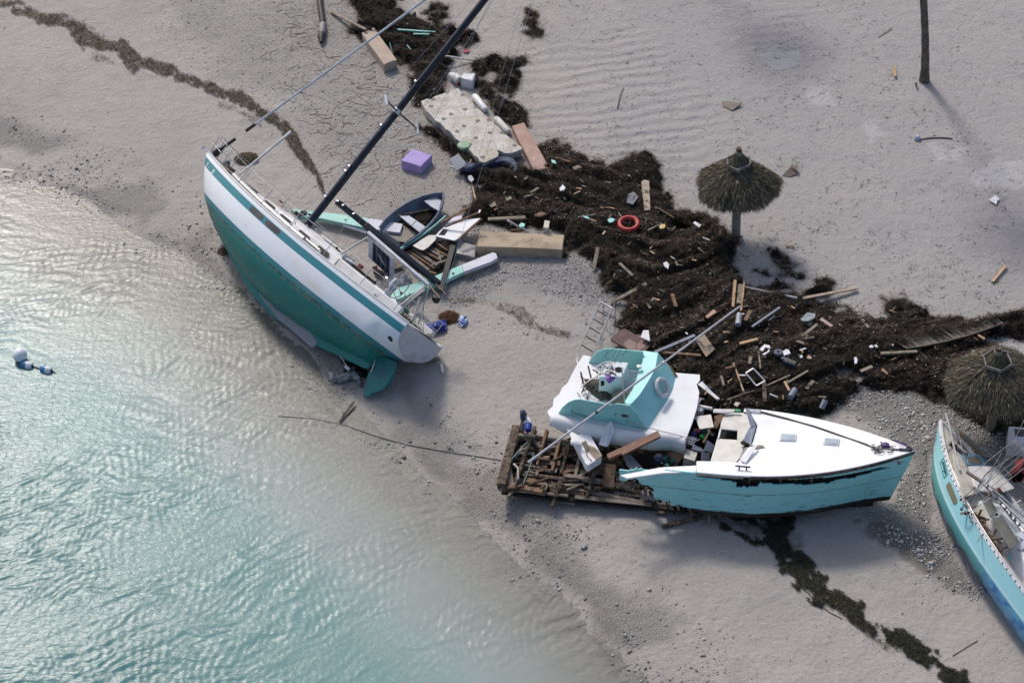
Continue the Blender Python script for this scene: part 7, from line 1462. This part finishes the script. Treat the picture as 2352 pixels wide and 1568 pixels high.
# ---- timbers and scraps on the seaweed (name, material, label, category, a, b, width px)
BARS = [
 ('plank', GRWOOD, 'long dark grey plank running from the gravel to the short tan block', (761, 26), (840, 67), 9), ('lath', AQL2, 'long aqua lath on the dark seaweed near the top of the mast', (913, 67), (1000, 73), 4), ('lath', AQL2, 'shorter aqua lath just below the long aqua lath', (949, 77), (986, 78), 3.5), ('lath', AQL2, 'small upright aqua lath right of the short tan block', (895, 98), (901, 121), 3), ('lath', AQL2, 'tiny aqua lath between the tan block and the mast', (935, 103), (943, 113), 2.5),
 ('ledge', WPIPE, 'white edged ledge piece on the sand right of the mast', (1012, 126), (1089, 137), 4), ('plank', NEWWOOD, 'thin pink plank upright at the left edge of the seaweed', (1084, 421), (1094, 465), 3.5), ('plank', GRWOOD, 'dark grey plank lying above the long tan block', (1121, 502), (1207, 499), 9), ('lath', WPIPE, 'white lath slanting down above the long tan block', (1165, 504), (1215, 532), 4), ('plank', BRWOOD, 'short brown plank against the back of the long tan block', (1172, 529), (1205, 525), 7),
 ('plank', GRWOOD, 'grey split plank in the middle of the upper seaweed', (1209, 447), (1237, 431), 6), ('plank', GRWOOD, 'weathered plank just below the grey split plank', (1203, 452), (1225, 446), 4), ('plank', NEWWOOD, 'thin tan plank at the right end of the navy boat cover', (1166, 393), (1186, 408), 2.5), ('plank', BRWOOD, 'brown plank at the sand edge right of the pinkish block', (1276, 361), (1310, 371), 4),
 ('stick', WPIPE, 'thin white stick on the seaweed below the aqua scraps', (1328, 498), (1368, 492), 2), ('stick', GRWOOD, 'grey stick right of the red life ring', (1488, 528), (1521, 512), 3.5), ('plank', BRWOOD, 'thin brown plank at the sand edge above the yellow float', (1505, 473), (1548, 499), 3.5), ('plank', BRWOOD, 'reddish stub just right of the red life ring', (1458, 495), (1462, 512), 5), ('post', GRWOOD, 'grey post lying at the left edge of the lower seaweed', (1374, 567), (1364, 615), 9),
 ('plank', GRWOOD, 'olive grey plank slanting down near the grey post', (1423, 603), (1453, 632), 7), ('plank', GRWOOD, 'olive plank lying level above the slanting plank', (1465, 595), (1500, 609), 7), ('plank', GRWOOD, 'long olive plank at the top of the metal ladder', (1403, 694), (1485, 650), 10), ('plank', BRWOOD, 'split pinkish board in the middle of the lower seaweed', (1544, 674), (1553, 703), 8), ('beam', mat('steel_blue_beam', (.17, .20, .27), (.13, .15, .2)), 'blue grey metal beam behind the turquoise flybridge', (1504, 808), (1596, 769), 8),
 ('plank', BRWOOD, 'brown plank under the long pale pole', (1521, 808), (1610, 815), 6), ('plank', NEWWOOD, 'left and longest of the three upright boards at the seaweed edge', (1689, 642), (1684, 704), 7), ('plank', GRWOOD, 'grey middle board of the three upright boards', (1700, 652), (1697, 696), 10), ('plank', NEWWOOD, 'thin right board of the three upright boards', (1710, 643), (1702, 712), 4.5), ('pipe', mat('pale_pipe', (.34, .34, .37), (.25, .24, .24)), 'long grey pipe along the upper edge of the seaweed', (1711, 660), (1831, 685), 7),
 ('plank', mat('tan_timber', (.40, .31, .24), (.30, .22, .16), s=5), 'long pale timber at the upper edge of the seaweed', (1844, 684), (1970, 660), 8), ('beam', MATS['steel_blue_beam'], 'dark blue grey beam slanting up in the seaweed', (1727, 749), (1791, 705), 6), ('pipe', STEEL, 'short shiny metal pipe below the slanting beam', (1766, 736), (1777, 727), 3.5), ('plank', BRWOOD, 'brown broken board right of the striped cylinder', (1712, 735), (1724, 712), 9),
 ('plank', mat('pink_timber', (.38, .27, .23), (.27, .17, .14), s=6), 'pinkish pointed timber near the clear plastic sheet', (1884, 731), (1911, 749), 8), ('plank', GRWOOD, 'long pointed grey plank below the clear plastic sheet', (1840, 774), (1877, 743), 7), ('stick', GRWOOD, 'short grey stick under the pointed plank', (1838, 778), (1870, 773), 4), ('plank', GRWOOD, 'grey wedge of wood on the clear plastic sheet', (1857, 746), (1868, 727), 8), ('plank', NEWWOOD, 'pale level plank in the centre of the lower seaweed', (1699, 787), (1741, 777), 8),
 ('stick', NEWWOOD, 'thin pale stick standing out of the seaweed by the metal frame', (1685, 833), (1708, 898), 3.5), ('stick', GRWOOD, 'long thin stick below the metal frame', (1670, 917), (1731, 896), 3.5), ('stick', GRWOOD, 'brown stick right of the metal frame', (1762, 884), (1815, 860), 4), ('stick', GRWOOD, 'pale ended stick farther right of the metal frame', (1808, 878), (1856, 850), 5), ('stick', GRWOOD, 'upright dark stick above the metal frame', (1742, 806), (1747, 845), 4), ('plank', GRWOOD, 'short grey plank near the right grey cylinder', (1852, 892), (1867, 873), 9),
 ('plank', NEWWOOD, 'orange pale splinter beside the left grey cylinder', (1802, 875), (1813, 896), 5), ('post', DKWOOD, 'dark square post below the metal frame', (1756, 878), (1757, 921), 9), ('plank', BRWOOD, 'small brown board left of the metal frame', (1667, 845), (1688, 840), 7), ('plank', GRWOOD, 'grey stub above the metal frame', (1725, 818), (1722, 834), 7), ('stick', GRWOOD, 'broken grey stick left of the thin pale stick', (1656, 862), (1663, 884), 5), ('plank', WPIPE, 'white broken moulding at the far corner of the torn off roof', (1606, 880), (1650, 916), 8), ('plank', mat('blue_white_trim', (.42, .46, .56)), 'blue white trim beside the broken moulding at the roof corner', (1611, 876), (1632, 900), 5),
 ('tube', WPIPE, 'small white tube left of the left grey cylinder', (1768, 905), (1786, 912), 4), ('plank', GRWOOD, 'pale grey plank crossing the upper seaweed edge at the right', (1971, 718), (1995, 752), 7), ('plank', GRWOOD, 'long level grey plank left of the right thatched umbrella', (2023, 810), (2107, 805), 8), ('plank', GRWOOD, 'short tan plank below the white shoe', (1977, 851), (2003, 841), 7), ('plank', NEWWOOD, 'orange wood strip on the sand right of the standing umbrella', (1806, 563), (1824, 562), 4), ('plank', NEWWOOD, 'slim fresh plank on the sand near the right edge', (2280, 646), (2311, 608), 6.5),
 ('stick', GRWOOD, 'thin grey stick on the sand left of the palm trunk', (2018, 84), (2049, 63), 2), ('plank', NEWWOOD, 'double orange strip on the sand left of the palm foot', (2053, 150), (2057, 174), 6), ('plank', DKWOOD, 'dark plank near the foot of the right thatched umbrella', (2232, 772), (2246, 780), 5), ('plank', NEWWOOD, 'pale stub at the top of the right thatched umbrella', (2246, 768), (2262, 778), 7), ('stick', GRWOOD, 'long thin stick on the sand above the seaweed', (1252, 322), (1294, 313), 2), ('stick', GRWOOD, 'pale driftwood stick on the open rippled sand', (1423, 220), (1432, 200), 2),
 ('stick', DKWOOD, 'dark stick at the sand between the pale timber and the palm frond', (1418, 247), (1424, 222), 2.5), ('plank', DKWOOD, 'dark water worn stick at the edge of the sea', (780, 966), (813, 920), 4.5)]
for it in BARS:
    nm, mt, lb, a, b_, wp_ = it; tube_ = nm in ('pipe', 'tube')
    if tube_:
        mb = MB(); mb.rod(GP(*a, .06), GP(*b_, .06), wp_/146, 10); solo(nm, mb, mt, lb, nm)
    else: bar(nm, mt, lb, {'lath': 'lath', 'ledge': 'board', 'beam': 'beam', 'stick': 'stick', 'post': 'post'}.get(nm, 'plank'), a, b_, wp_, .085 if wp_ > 3 else .05, .05 if wp_ > 3 else .025, h2=.12 if wp_ > 4 else None)
POLYS = [
 ('plywood_square', mat('cream_panel', (.56, .50, .42), (.5, .44, .37)), 'pale square panel standing out behind the long tan block', 'panel', [(1251, 506), (1263, 507), (1260, 524), (1248, 522)], .15), ('aqua_scrap', AQL2, 'aqua plastic scrap on the white lath', 'scrap', [(1192, 516), (1198, 511), (1206, 514), (1204, 520), (1194, 521)], .14), ('white_scrap', WHITE2, 'white pointed scrap in the upper seaweed', 'scrap', [(1285, 433), (1292, 424), (1299, 430), (1296, 436), (1287, 438)], .12),
 ('aqua_scrap', AQL2, 'aqua scrap near the pinkish block in the seaweed', 'scrap', [(1266, 366), (1275, 369), (1278, 376), (1268, 373)], .1), ('brown_scrap', BRWOOD, 'brown and white scrap left of the thin white stick', 'scrap', [(1226, 494), (1243, 485), (1256, 491), (1238, 497)], .1), ('tan_scrap', GRWOOD, 'tan wood square in the seaweed right of the pinkish block', 'scrap', [(1315, 384), (1328, 379), (1337, 384), (1320, 390)], .1), ('wood_chip', GRWOOD, 'grey wood chip left in the upper seaweed', 'scrap', [(1124, 470), (1136, 463), (1141, 471), (1128, 476)], .1), ('wood_chip', GRWOOD, 'pale wood chip right of the left chip in the upper seaweed', 'scrap', [(1161, 455), (1173, 450), (1176, 456), (1164, 462)], .1),
 ('stained_board', mat('stained_board', (.42, .36, .28), (.35, .28, .2), (.16, .03, .02), s=5, s3=8, lo3=.58, hi3=.62, rough=.8), 'upright board with red stains in the seaweed above the red life ring', 'board', [(1473, 416), (1480, 413), (1491, 415), (1494, 482), (1480, 483), (1476, 445)], [.18, .18, .18, .08, .08, .12]), ('yellow_float', mat('yellow_plastic', (.60, .38, .03), (.5, .5, .5), s=14), 'yellow plastic box with a pale top right of the red life ring', 'box', [(1514, 520), (1518, 515), (1527, 514), (1529, 519), (1524, 524), (1516, 525)], .14),
 ('white_scrap', WHITE2, 'white strip at the seaweed edge left of the standing umbrella', 'scrap', [(1592, 512), (1596, 508), (1611, 516), (1606, 522)], .12), ('aqua_scrap', AQL2, 'teal rope and plastic scrap left of the red life ring', 'scrap', [(1395, 504), (1403, 500), (1413, 503), (1408, 509), (1400, 511)], .1), ('aqua_scrap', AQL2, 'thin teal scrap left in the middle seaweed', 'scrap', [(1336, 494), (1350, 498), (1357, 503), (1344, 500)], .1), ('white_rag', WHITE2, 'white rag on the seaweed near the olive planks', 'rag', [(1523, 604), (1531, 600), (1537, 607), (1535, 617), (1527, 612)], .12),
 ('orange_brick', mat('orange_ply', (.46, .28, .18), (.38, .22, .14)), 'orange brown rectangular board piece in the lower seaweed', 'board', [(1620, 726), (1639, 710), (1646, 716), (1626, 730)], .12), ('white_paper', WHITE, 'bright white sheet above the brown parquet panel', 'sheet', [(1477, 758), (1490, 758), (1493, 783), (1472, 774)], .3), ('door_board', mat('tan_door', (.30, .23, .16), (.24, .18, .12), (.07, .065, .07), s=3, s3=3, lo3=.56, hi3=.62, rough=.8), 'brown door panel with a grey patch under the long pole', 'door', [(1595, 776), (1618, 767), (1642, 801), (1622, 819)], [.2, .22, .2, .16]),
 ('clear_sheet', mat('clear_plastic', (.34, .36, .38), (.24, .26, .27), s=8, rough=.15), 'crumpled clear plastic sheet at the upper seaweed edge', 'plastic sheet', [(1838, 733), (1854, 717), (1873, 720), (1872, 729), (1857, 737), (1845, 737)], .14), ('white_rag', WHITE, 'torn white rag left of the small grey ring', 'rag', [(1744, 802), (1756, 790), (1768, 793), (1770, 800), (1758, 797), (1752, 806)], .16), ('white_rag', WHITE, 'lower white rag left of the small grey ring', 'rag', [(1750, 813), (1762, 807), (1766, 801), (1768, 806), (1756, 815)], .14), ('white_tile', WHITE2, 'white square tile right of the small grey ring', 'tile', [(1798, 806), (1806, 801), (1812, 803), (1816, 811), (1801, 816)], .16),
 ('foam_scrap', WHITE2, 'small white foam lump above the navy bag', 'foam scrap', [(1836, 818), (1842, 814), (1845, 819), (1840, 822)], .1), ('foam_scrap', mat('peach_foam', (.5, .33, .25)), 'small peach foam lump right of the white lump', 'foam scrap', [(1853, 819), (1858, 814), (1865, 820), (1863, 824), (1855, 823)], .1), ('pale_scrap', mat('pale_ply', (.55, .47, .38)), 'pale plywood scrap in front of the motor boat bow deck rail', 'scrap', [(1685, 929), (1690, 922), (1701, 925), (1693, 933)], .12), ('white_scrap', WHITE2, 'white folded board at the corner of the torn off roof', 'board', [(1593, 911), (1613, 914), (1604, 929), (1590, 924)], 1.2),
 ('brown_flap', mat('brown_flap', (.13, .09, .075), (.10, .07, .06)), 'triangular brown board on the open sand left of the palm', 'board', [(1659, 232), (1705, 236), (1690, 250), (1682, 254), (1661, 244)], [.05, .12, .03, .03, .03]), ('brown_flap', MATS['brown_flap'], 'folded brown cardboard right of the standing umbrella', 'cardboard', [(1796, 404), (1813, 386), (1832, 392), (1830, 399), (1816, 406)], [.02, .12, .12, .05, .02]), ('brown_flap', MATS['brown_flap'], 'upper half of the folded brown cardboard beside the umbrella', 'cardboard', [(1815, 384), (1819, 378), (1834, 381), (1832, 394), (1824, 387)], .14),
 ('white_paper', WHITE, 'torn white paper on the sand at the right edge', 'paper', [(2271, 459), (2286, 448), (2297, 457), (2291, 460), (2289, 469)], .06), ('green_bottle', mat('bottle_green', (.01, .08, .02), rough=.2), 'green glass piece at the upper seaweed edge', 'glass', [(2016, 731), (2022, 727), (2033, 729), (2030, 734), (2020, 735)], .08), ('black_scrap', BLACK, 'black plastic scrap above the green glass piece', 'scrap', [(2034, 717), (2042, 719), (2047, 730), (2040, 727)], .08), ('white_shoe', WHITE2, 'small white shoe on the seaweed left of the level plank', 'shoe', [(1962, 820), (1967, 819), (1970, 826), (1968, 834), (1963, 834)], .12),
 ('foam_scrap', WHITE, 'oval white foam lump above the level grey plank', 'foam scrap', [(1996, 795), (2000, 792), (2006, 793), (2006, 797), (1999, 798)], .12), ('foam_scrap', PANEL, 'cream foam lump next to the oval white lump', 'foam scrap', [(2008, 792), (2014, 791), (2017, 797), (2011, 796)], .12), ('white_scrap', WHITE2, 'small white lump left of the right thatched umbrella', 'scrap', [(2210, 830), (2218, 828), (2221, 835), (2213, 838)], .1), ('white_scrap', WHITE2, 'white and blue scrap near the palm frond stem', 'scrap', [(2234, 804), (2240, 804), (2239, 815), (2234, 815)], .1),
 ('black_scrap', BLACK, 'small black bag at the foot of the palm trunk', 'bag', [(2101, 190), (2107, 190), (2107, 199), (2103, 197)], .12), ('white_rag', WHITE, 'thin white rag below the yacht stern ladder', 'rag', [(1011, 836), (1016, 834), (1019, 846), (1018, 858), (1013, 850)], .05), ('trim_scrap', BRWOOD, 'brown fallen trim right of the mast at the top', 'scrap', [(1021, 116), (1031, 111), (1033, 119), (1024, 123)], .1)]
for it in POLYS:
    nm, mt, lb, ct, pts, h = it
    if h == 1.2: wslab(nm, mt, lb, ct, pts, 1.1, .03)
    else: board(nm, mt, lb, ct, pts, h if hasattr(h, '__len__') else h+.02, .04 if not hasattr(h, '__len__') else .035)
# parquet panel with its tiles
PQ = thing('parquet_panel', 'dark brown parquet floor panel behind the turquoise flybridge', 'floor panel', GP(1450, 785)); z0 = gh(1450, 785)
mb = MB(); mb.slab([W(*p, z0+.25) for p in ((1403, 779), (1423, 758), (1434, 754), (1498, 790), (1479, 807), (1462, 810), (1438, 800))], .06, down=(0, 0, -1)); part('panel_base', mb, mat('burnt_wood', (.085, .045, .04), (.13, .08, .07), (.3, .25, .25), s=4, s3=10, lo3=.68, hi3=.72, rough=.7), PQ, local=False, smooth=False)
for q in ([(1431, 789), (1446, 779), (1461, 787), (1462, 808), (1441, 800)], [(1463, 789), (1478, 779), (1490, 786), (1478, 799), (1464, 806)]):
    mb = MB(); mb.slab([W(*p, z0+.257) for p in q], .012, down=(0, 0, -1)); part('parquet_tile', mb, mat('parquet_rose', (.24, .14, .12), (.19, .11, .10), s=4), PQ, local=False, smooth=False)
# metal frame, grill, cylinders
MF = thing('aluminium_surround', 'empty rectangular aluminium frame lying in the seaweed', 'frame', GP(1735, 865)); q = [GP(1716, 853, .1), GP(1730, 846, .12), GP(1757, 874, .12), GP(1734, 885, .1)]; q = [GP(*p, .12) for p in ((1713, 857), (1730, 846), (1757, 875), (1737, 886))]
for i in range(4):
    mb = MB(); mb.beam(q[i], q[(i+1) % 4], .04, .04); part('frame_bar', mb, ALU, MF, local=False, smooth=False)
GR = thing('louvre_grill', 'grey louvred grill left of the stained board', 'grill', GP(1452, 455)); q = [GP(1443, 447, .2), GP(1456, 441, .22), GP(1466, 452, .2), GP(1453, 470, .08), GP(1439, 466, .08)]
mb = MB(); mb.slab(q, .03, down=(0, 0, -1)); part('grill_plate', mb, mat('grill_dark', (.12, .12, .15)), GR, local=False, smooth=False)
for k in range(7):
    f = .06+k*.14; a = q[0]+(q[1]-q[0])*f+np.array([0, 0, .015]); b_ = q[4]+(q[3]-q[4])*f+np.array([0, 0, .015]); mb = MB(); mb.beam(a, b_, .014, .02); part('louvre', mb, mat('louvre_pale', (.42, .43, .47)), GR, local=False, smooth=False)
for a, b_, r, lb, c_ in (((1698, 722), (1695, 746), .095, 'ribbed silver cylinder under the end of the long pole', (.34, .35, .40)), ((1826, 895), (1815, 912), .095, 'left grey plastic cylinder standing in the seaweed above the foredeck', (.20, .23, .29)), ((1896, 918), (1887, 938), .085, 'right grey plastic cylinder at the seaweed edge above the foredeck', (.28, .30, .36))):
    mb = MB(); mb.tube([GP(*a, .16), GP(*b_, .12)], r, 16); solo('ribbed_pipe' if a[0] == 1698 else 'pipe_section', mb, mat('cyl_%d' % a[0], c_, tuple(x*.7 for x in c_), s=3, rough=.4), lb, 'cylinder')
# ball with its stalk
g_ = GP(2107, 317, .08); mb = MB(); mb.lathe([(.11*math.sin(a), -.11*math.cos(a)) for a in np.linspace(.02, math.pi-.02, 12)], 16, g_); solo('ball', mb, mat('blue_white_ball', (.42, .45, .52), (.10, .12, .35), s=9, lo=.56, hi=.6), 'small blue and white ball on the sand right of the umbrella', 'ball')
mb = MB(); mb.tube([GP(2114, 320, .03), GP(2135, 317, .03), GP(2160, 316, .03), GP(2188, 318, .03)], .022, 6); solo('beach_stalk', mb, mat('stalk_brown', (.11, .09, .07)), 'thin brown stalk pointing right from the small ball', 'stalk')
# tarp, wet sack, cable
mb = MB(); A = [[GP(966+60*u, 745+26*v, .08+.16*math.sin(math.pi*u)*math.sin(math.pi*v))+RNG.normal(0, .035, 3) for v in np.linspace(0, 1, 8)] for u in np.linspace(0, 1, 12)]; A = np.array(A); A[:, :, 1] += np.linspace(0, .25, 12)[:, None]
mb.grid(A); solo('blue_tarp', mb, BLUET, 'crumpled royal blue tarp on the sand at the yacht stern', 'tarp')
mb = MB(); A = [[GP(1052+20*u, 726+22*v, .05+.08*math.sin(math.pi*u)*math.sin(math.pi*v))+RNG.normal(0, .03, 3) for v in np.linspace(0, 1, 7)] for u in np.linspace(0, 1, 7)]; mb.grid(np.array(A)); solo('torn_bag', mb, mat('torn_bag', (.42, .52, .66), (.03, .08, .42), s=9, lo=.5, hi=.56), 'torn pale blue plastic bag right of the blue tarp', 'plastic bag')
mb = MB(); A = [[GP(788+52*u, 828+40*v*(.7+.3*u), .06+.16*math.sin(math.pi*u)*math.sin(math.pi*v))+RNG.normal(0, .03, 3) for v in np.linspace(0, 1, 8)] for u in np.linspace(0, 1, 9)]; mb.grid(np.array(A)); solo('black_sack', mb, mat('wet_black', (.008, .010, .011), (.05, .055, .06), s=6, lo=.6, hi=.66, rough=.35), 'wet black sacking under the yacht rudder', 'sack')
mb = MB(); A = []
for i, p in enumerate(((757, 866), (770, 869), (784, 870), (798, 866), (812, 862), (822, 868), (828, 880))):
    c = GP(*p, .05); r = .16 if i < 5 else .08; A.append([c+np.array([.02*math.cos(v*3), r*math.cos(v), .12*math.sin(v)+.02*math.sin(i*2.)]) for v in np.linspace(-.3, 3.3, 9)])
mb.grid(np.array(A)); o = solo('padded_roll', mb, mat('mouldy_foam', (.22, .25, .25), (.08, .09, .09), (.42, .47, .5), s=7, s3=8, lo3=.58, hi3=.62, rough=.8), 'grey mouldy padded roll on the wet sand left of the rudder', 'padding'); o.modifiers.new('t', 'SOLIDIFY').thickness = .03
mb = MB(); pts = [G(*p, .02) if shore_sd(*G(*p)[:2]) > 0 else W(*p, .01) for p in ((640, 955), (720, 962), (790, 975), (860, 1000), (930, 1020), (1010, 1034), (1080, 1045), (1150, 1056))]; mb.tube(pts, .014, 5); solo('sand_cable', mb, mat('cable_grey', (.15, .14, .13)), 'thin grey cable running from the shallow water to the broken stern', 'cable')
for (a, b_, lb) in (((2060, 1360), (1862, 1465), 'x'),):
    mb = MB(); mb.tube([G(2188, 1505, .02), G(2215, 1488, .02), G(2245, 1470, .02)], .012, 4); solo('thin_line', mb, DROPE, 'thin dark line on the sand near the lower right corner', 'line')
mb = MB(); mb.tube([G(1838, 1342, .02), G(1870, 1376, .02), G(1905, 1405, .02), G(1935, 1420, .02)], .013, 4); solo('thin_line', mb, DROPE, 'thin line curving below the seagrass trail', 'line')
# white cooler at the right edge
CL = thing('white_cooler', 'white cooler box cut by the right edge behind the aqua sailboat', 'cooler', GP(2345, 1030)); z0 = gh(2335, 1035)
mb = MB(); mb.slab([W(*p, z0+.5) for p in ((2317, 978), (2390, 984), (2390, 1024), (2316, 1020))], .48, down=(0, 0, -1)); part('cooler_box', mb, WHITE, CL, local=False, smooth=False, bevel=.03)
mb = MB(); mb.slab([W(*p, z0+.51) for p in ((2330, 984), (2390, 988), (2390, 1004), (2332, 1000))], .02, down=(0, 0, -1)); part('cooler_recess', mb, NAVY, CL, local=False, smooth=False)
mb = MB(); mb.slab([vpl(*p, W(2316, 1020, z0), W(2390, 1024, z0))+np.array([0, -.01, 0]) for p in ((2326, 1021), (2352, 1023), (2350, 1034), (2328, 1033))], .02, down=(0, -1, 0)); part('cooler_latch', mb, DARK, CL, local=False, smooth=False)
# fallen palm frond
FR = thing('fallen_frond', 'dead palm frond lying along the upper seaweed edge at the right', 'palm frond', GP(2200, 770)); rib = [(2085, 800), (2120, 795), (2170, 785), (2220, 772), (2265, 757), (2305, 742)]
P = [GP(*p, .10) for p in rib]; mb = MB(); mb.tube(P, .03, 6); part('frond_rib', mb, mat('frond_rib', (.10, .07, .04)), FR, local=False)
fr = random.Random(5)
for k in range(150):
    u = k/150*4.99; i = int(u); c = P[i]+(P[i+1]-P[i])*(u-i); l_ = fr.uniform(.45, .85)*(1-.3*abs(u-2.5)/2.5); d = np.array([-.72+fr.gauss(0, .08), .62+fr.gauss(0, .1), fr.uniform(-.02, .10)]); s_ = np.array([.012, .014, 0]); mb = MB(); mb.add([c-s_, c+s_, c+d*l_*.6+s_+[0, 0, .04], c+d*l_, c+d*l_*.6-s_+[0, 0, .04]], [(0, 1, 2, 3, 4)]); part('leaflet', mb, fr.choice([mat('dead_leaf', (.20, .16, .13), (.14, .11, .09)), mat('dead_leaf_dark', (.09, .07, .055), (.06, .05, .04)), mat('dead_leaf_pale', (.30, .26, .22))]), FR, local=False, smooth=False)
mb = MB()
for k in range(14):
    a = fr.uniform(-.9, .9); c = GP(2285, 748, .12); mb.add([c+[-.015, 0, 0], c+[.015, 0, 0], c+np.array([math.sin(a)*.5, .1, .5*math.cos(a)])], [(0, 1, 2)])
solo('palm_sprout', mb, MATS['dead_leaf_dark'] if 'dead_leaf_dark' in MATS else DKWOOD, 'spiky dark palm tuft at the tip of the fallen frond', 'palm tuft', kind='stuff', smooth=False)
mb = MB()
for k in range(7):
    a = GP(2111+k*2, 806+k*2, .06); mb.add([a, a+[.03, .01, 0], GP(2120+k*3, 815+k*3, .05)], [(0, 1, 2)])
solo('leaf_sprig', mb, mat('olive_leaf', (.09, .09, .03)), 'small olive leaf sprig at the right end of the level plank', 'leaf', kind='stuff', smooth=False)
# many small loose wood chips, each its own piece
cr = random.Random(31); CH = [GRWOOD, BRWOOD, NEWWOOD, GRWOOD, WHITE2, DKWOOD, PLK[1], GRWOOD]; n = 0; base_m = []
for k in range(12):
    mb = MB(); mb.box((0, 0, 0), (1, .25+.3*cr.random(), .12)); V = mb.arr()+np.random.default_rng(k).normal(0, .04, (8, 3)); base_m.append(rawmesh('wood_chip', V, mb.f, CH[k % len(CH)]))
while n < 170:
    px_, py_ = cr.uniform(1080, 2330), cr.uniform(10, 960); g = G(px_, py_)
    if wr_sd(np.array([[px_, py_]]), g[None])[0] > -12: continue
    n += 1; me = base_m[n % 12]; o = bpy.data.objects.new('wood_chip', me); COL.objects.link(o); o.location = GP(px_, py_, .04); s_ = cr.uniform(.05, .26); o.scale = (s_, s_*cr.uniform(.4, .9), s_*.5); o.rotation_euler = (cr.gauss(0, .2), cr.gauss(0, .2), cr.uniform(0, 3.14))
    lm = [((1444, 514), 'the red life ring'), ((1200, 550), 'the long tan block'), ((1220, 340), 'the pinkish block'), ((1483, 450), 'the stained board'), ((1690, 540), 'the standing umbrella'), ((1440, 670), 'the long olive plank'), ((1450, 785), 'the parquet panel'), ((1618, 790), 'the tan door panel'), ((1695, 670), 'the three upright boards'), ((1697, 735), 'the ribbed silver pipe'), ((1735, 865), 'the aluminium frame'), ((1788, 810), 'the small grey ring'), ((1813, 837), 'the navy bag'), ((1855, 730), 'the clear plastic sheet'), ((1907, 670), 'the long pale timber'), ((2065, 808), 'the long level plank'), ((2200, 770), 'the fallen palm frond'), ((2285, 850), 'the right umbrella'), ((1896, 925), 'the right grey pipe section'), ((960, 70), 'the aqua laths'), ((1000, 180), 'the mast near the top'), ((870, 110), 'the short tan block'), ((1150, 190), 'the white box above the float'), ((1540, 690), 'the split pinkish board'), ((1560, 610), 'the white rag'), ((1960, 820), 'the white shoe'), ((1640, 720), 'the orange brown board piece'), ((1350, 430), 'the white pointed scrap'), ((1600, 860), 'the far corner of the torn roof'), ((1690, 930), 'the pale plywood scrap')]
    j = min(range(len(lm)), key=lambda i: (lm[i][0][0]-px_)**2+(lm[i][0][1]-py_)**2); dx, dy = px_-lm[j][0][0], py_-lm[j][0][1]; sd4 = ('right of' if dx > 0 else 'left of') if abs(dx) > abs(dy) else ('below' if dy > 0 else 'above')
    colr = ['grey', 'brown', 'pale tan', 'olive grey', 'white', 'dark', 'reddish brown', 'weathered'][n % 12 % 8]
    tag(o, '%s %s wood chip %s %s' % ('tiny' if s_ < .10 else 'small' if s_ < .18 else 'larger', colr, sd4, lm[j][1]), 'wood chip', 'loose wood chips in the seaweed')

# ============================================================ SUB-PARTS: small pieces go under the part that carries them
SUB = {'hatch_glass': 'deck_hatch', 'hatch_pane': 'hatch_frame', 'plate_mark': 'name_plate', 'seat_seam': 'seat', 'buckle': 'bag_body', 'strap': 'bag_body', 'bag_flap': 'bag_body', 'louvre': 'grill_plate', 'parquet_tile': 'panel_base', 'solar_cell': 'solar_frame', 'ring_strap': 'ring_body', 'gauge': 'console_box', 'lever': 'console_box', 'instrument_hole': 'console_box', 'control_panel': 'console_box', 'boom_fitting': 'boom', 'mast_winch': 'mast', 'spreader_flag': 'spreader', 'cabin_port': 'cabin_trunk', 'sliding_hatch': 'cabin_trunk', 'cabin_window': 'cabin', 'scupper': 'bulwark_rail', 'float_socket': 'float_deck', 'float_rib': 'float_deck', 'cooler_recess': 'cooler_box', 'cooler_latch': 'cooler_box', 'cabinet_opening': 'cabinet_body', 'bare_patch': 'cabinet_body', 'leaflet': 'frond_rib', 'bark_ring': 'trunk', 'pole_clamp': 'pole_tube', 'hull_window': 'hull', 'window': 'hull', 'spar_cleat': 'spar', 'vent_slat': 'hull_side', 'antenna_base': 'short_antenna', 'hull_fitting': 'side_wing', 'thatch_cap': 'cap_base'}
for o in list(bpy.data.objects):
    k = o.name.split('.')[0]
    if k in SUB and o.parent is not None and o.parent.parent is None:
        c = [q for q in o.parent.children if q.name.split('.')[0] == SUB[k] and q is not o]
        if c:
            p = min(c, key=lambda q: (q.location-o.location).length); l = o.location.copy(); o.parent = p; o.location = l-p.location
# chips that would share a label are told apart by their distance to the landmark
from collections import defaultdict
dd_ = defaultdict(list)
for o in bpy.data.objects:
    if o.name.startswith('wood_chip') and o.get('label'): dd_[o['label']].append(o)
for l, q in dd_.items():
    if len(q) > 1:
        q.sort(key=lambda o: o.location.y)
        for i, o in enumerate(q): o['label'] = (['lower', 'upper'] if len(q) == 2 else ['lowest', 'middle', 'upper', 'uppermost'])[min(i, 3)]+' '+l
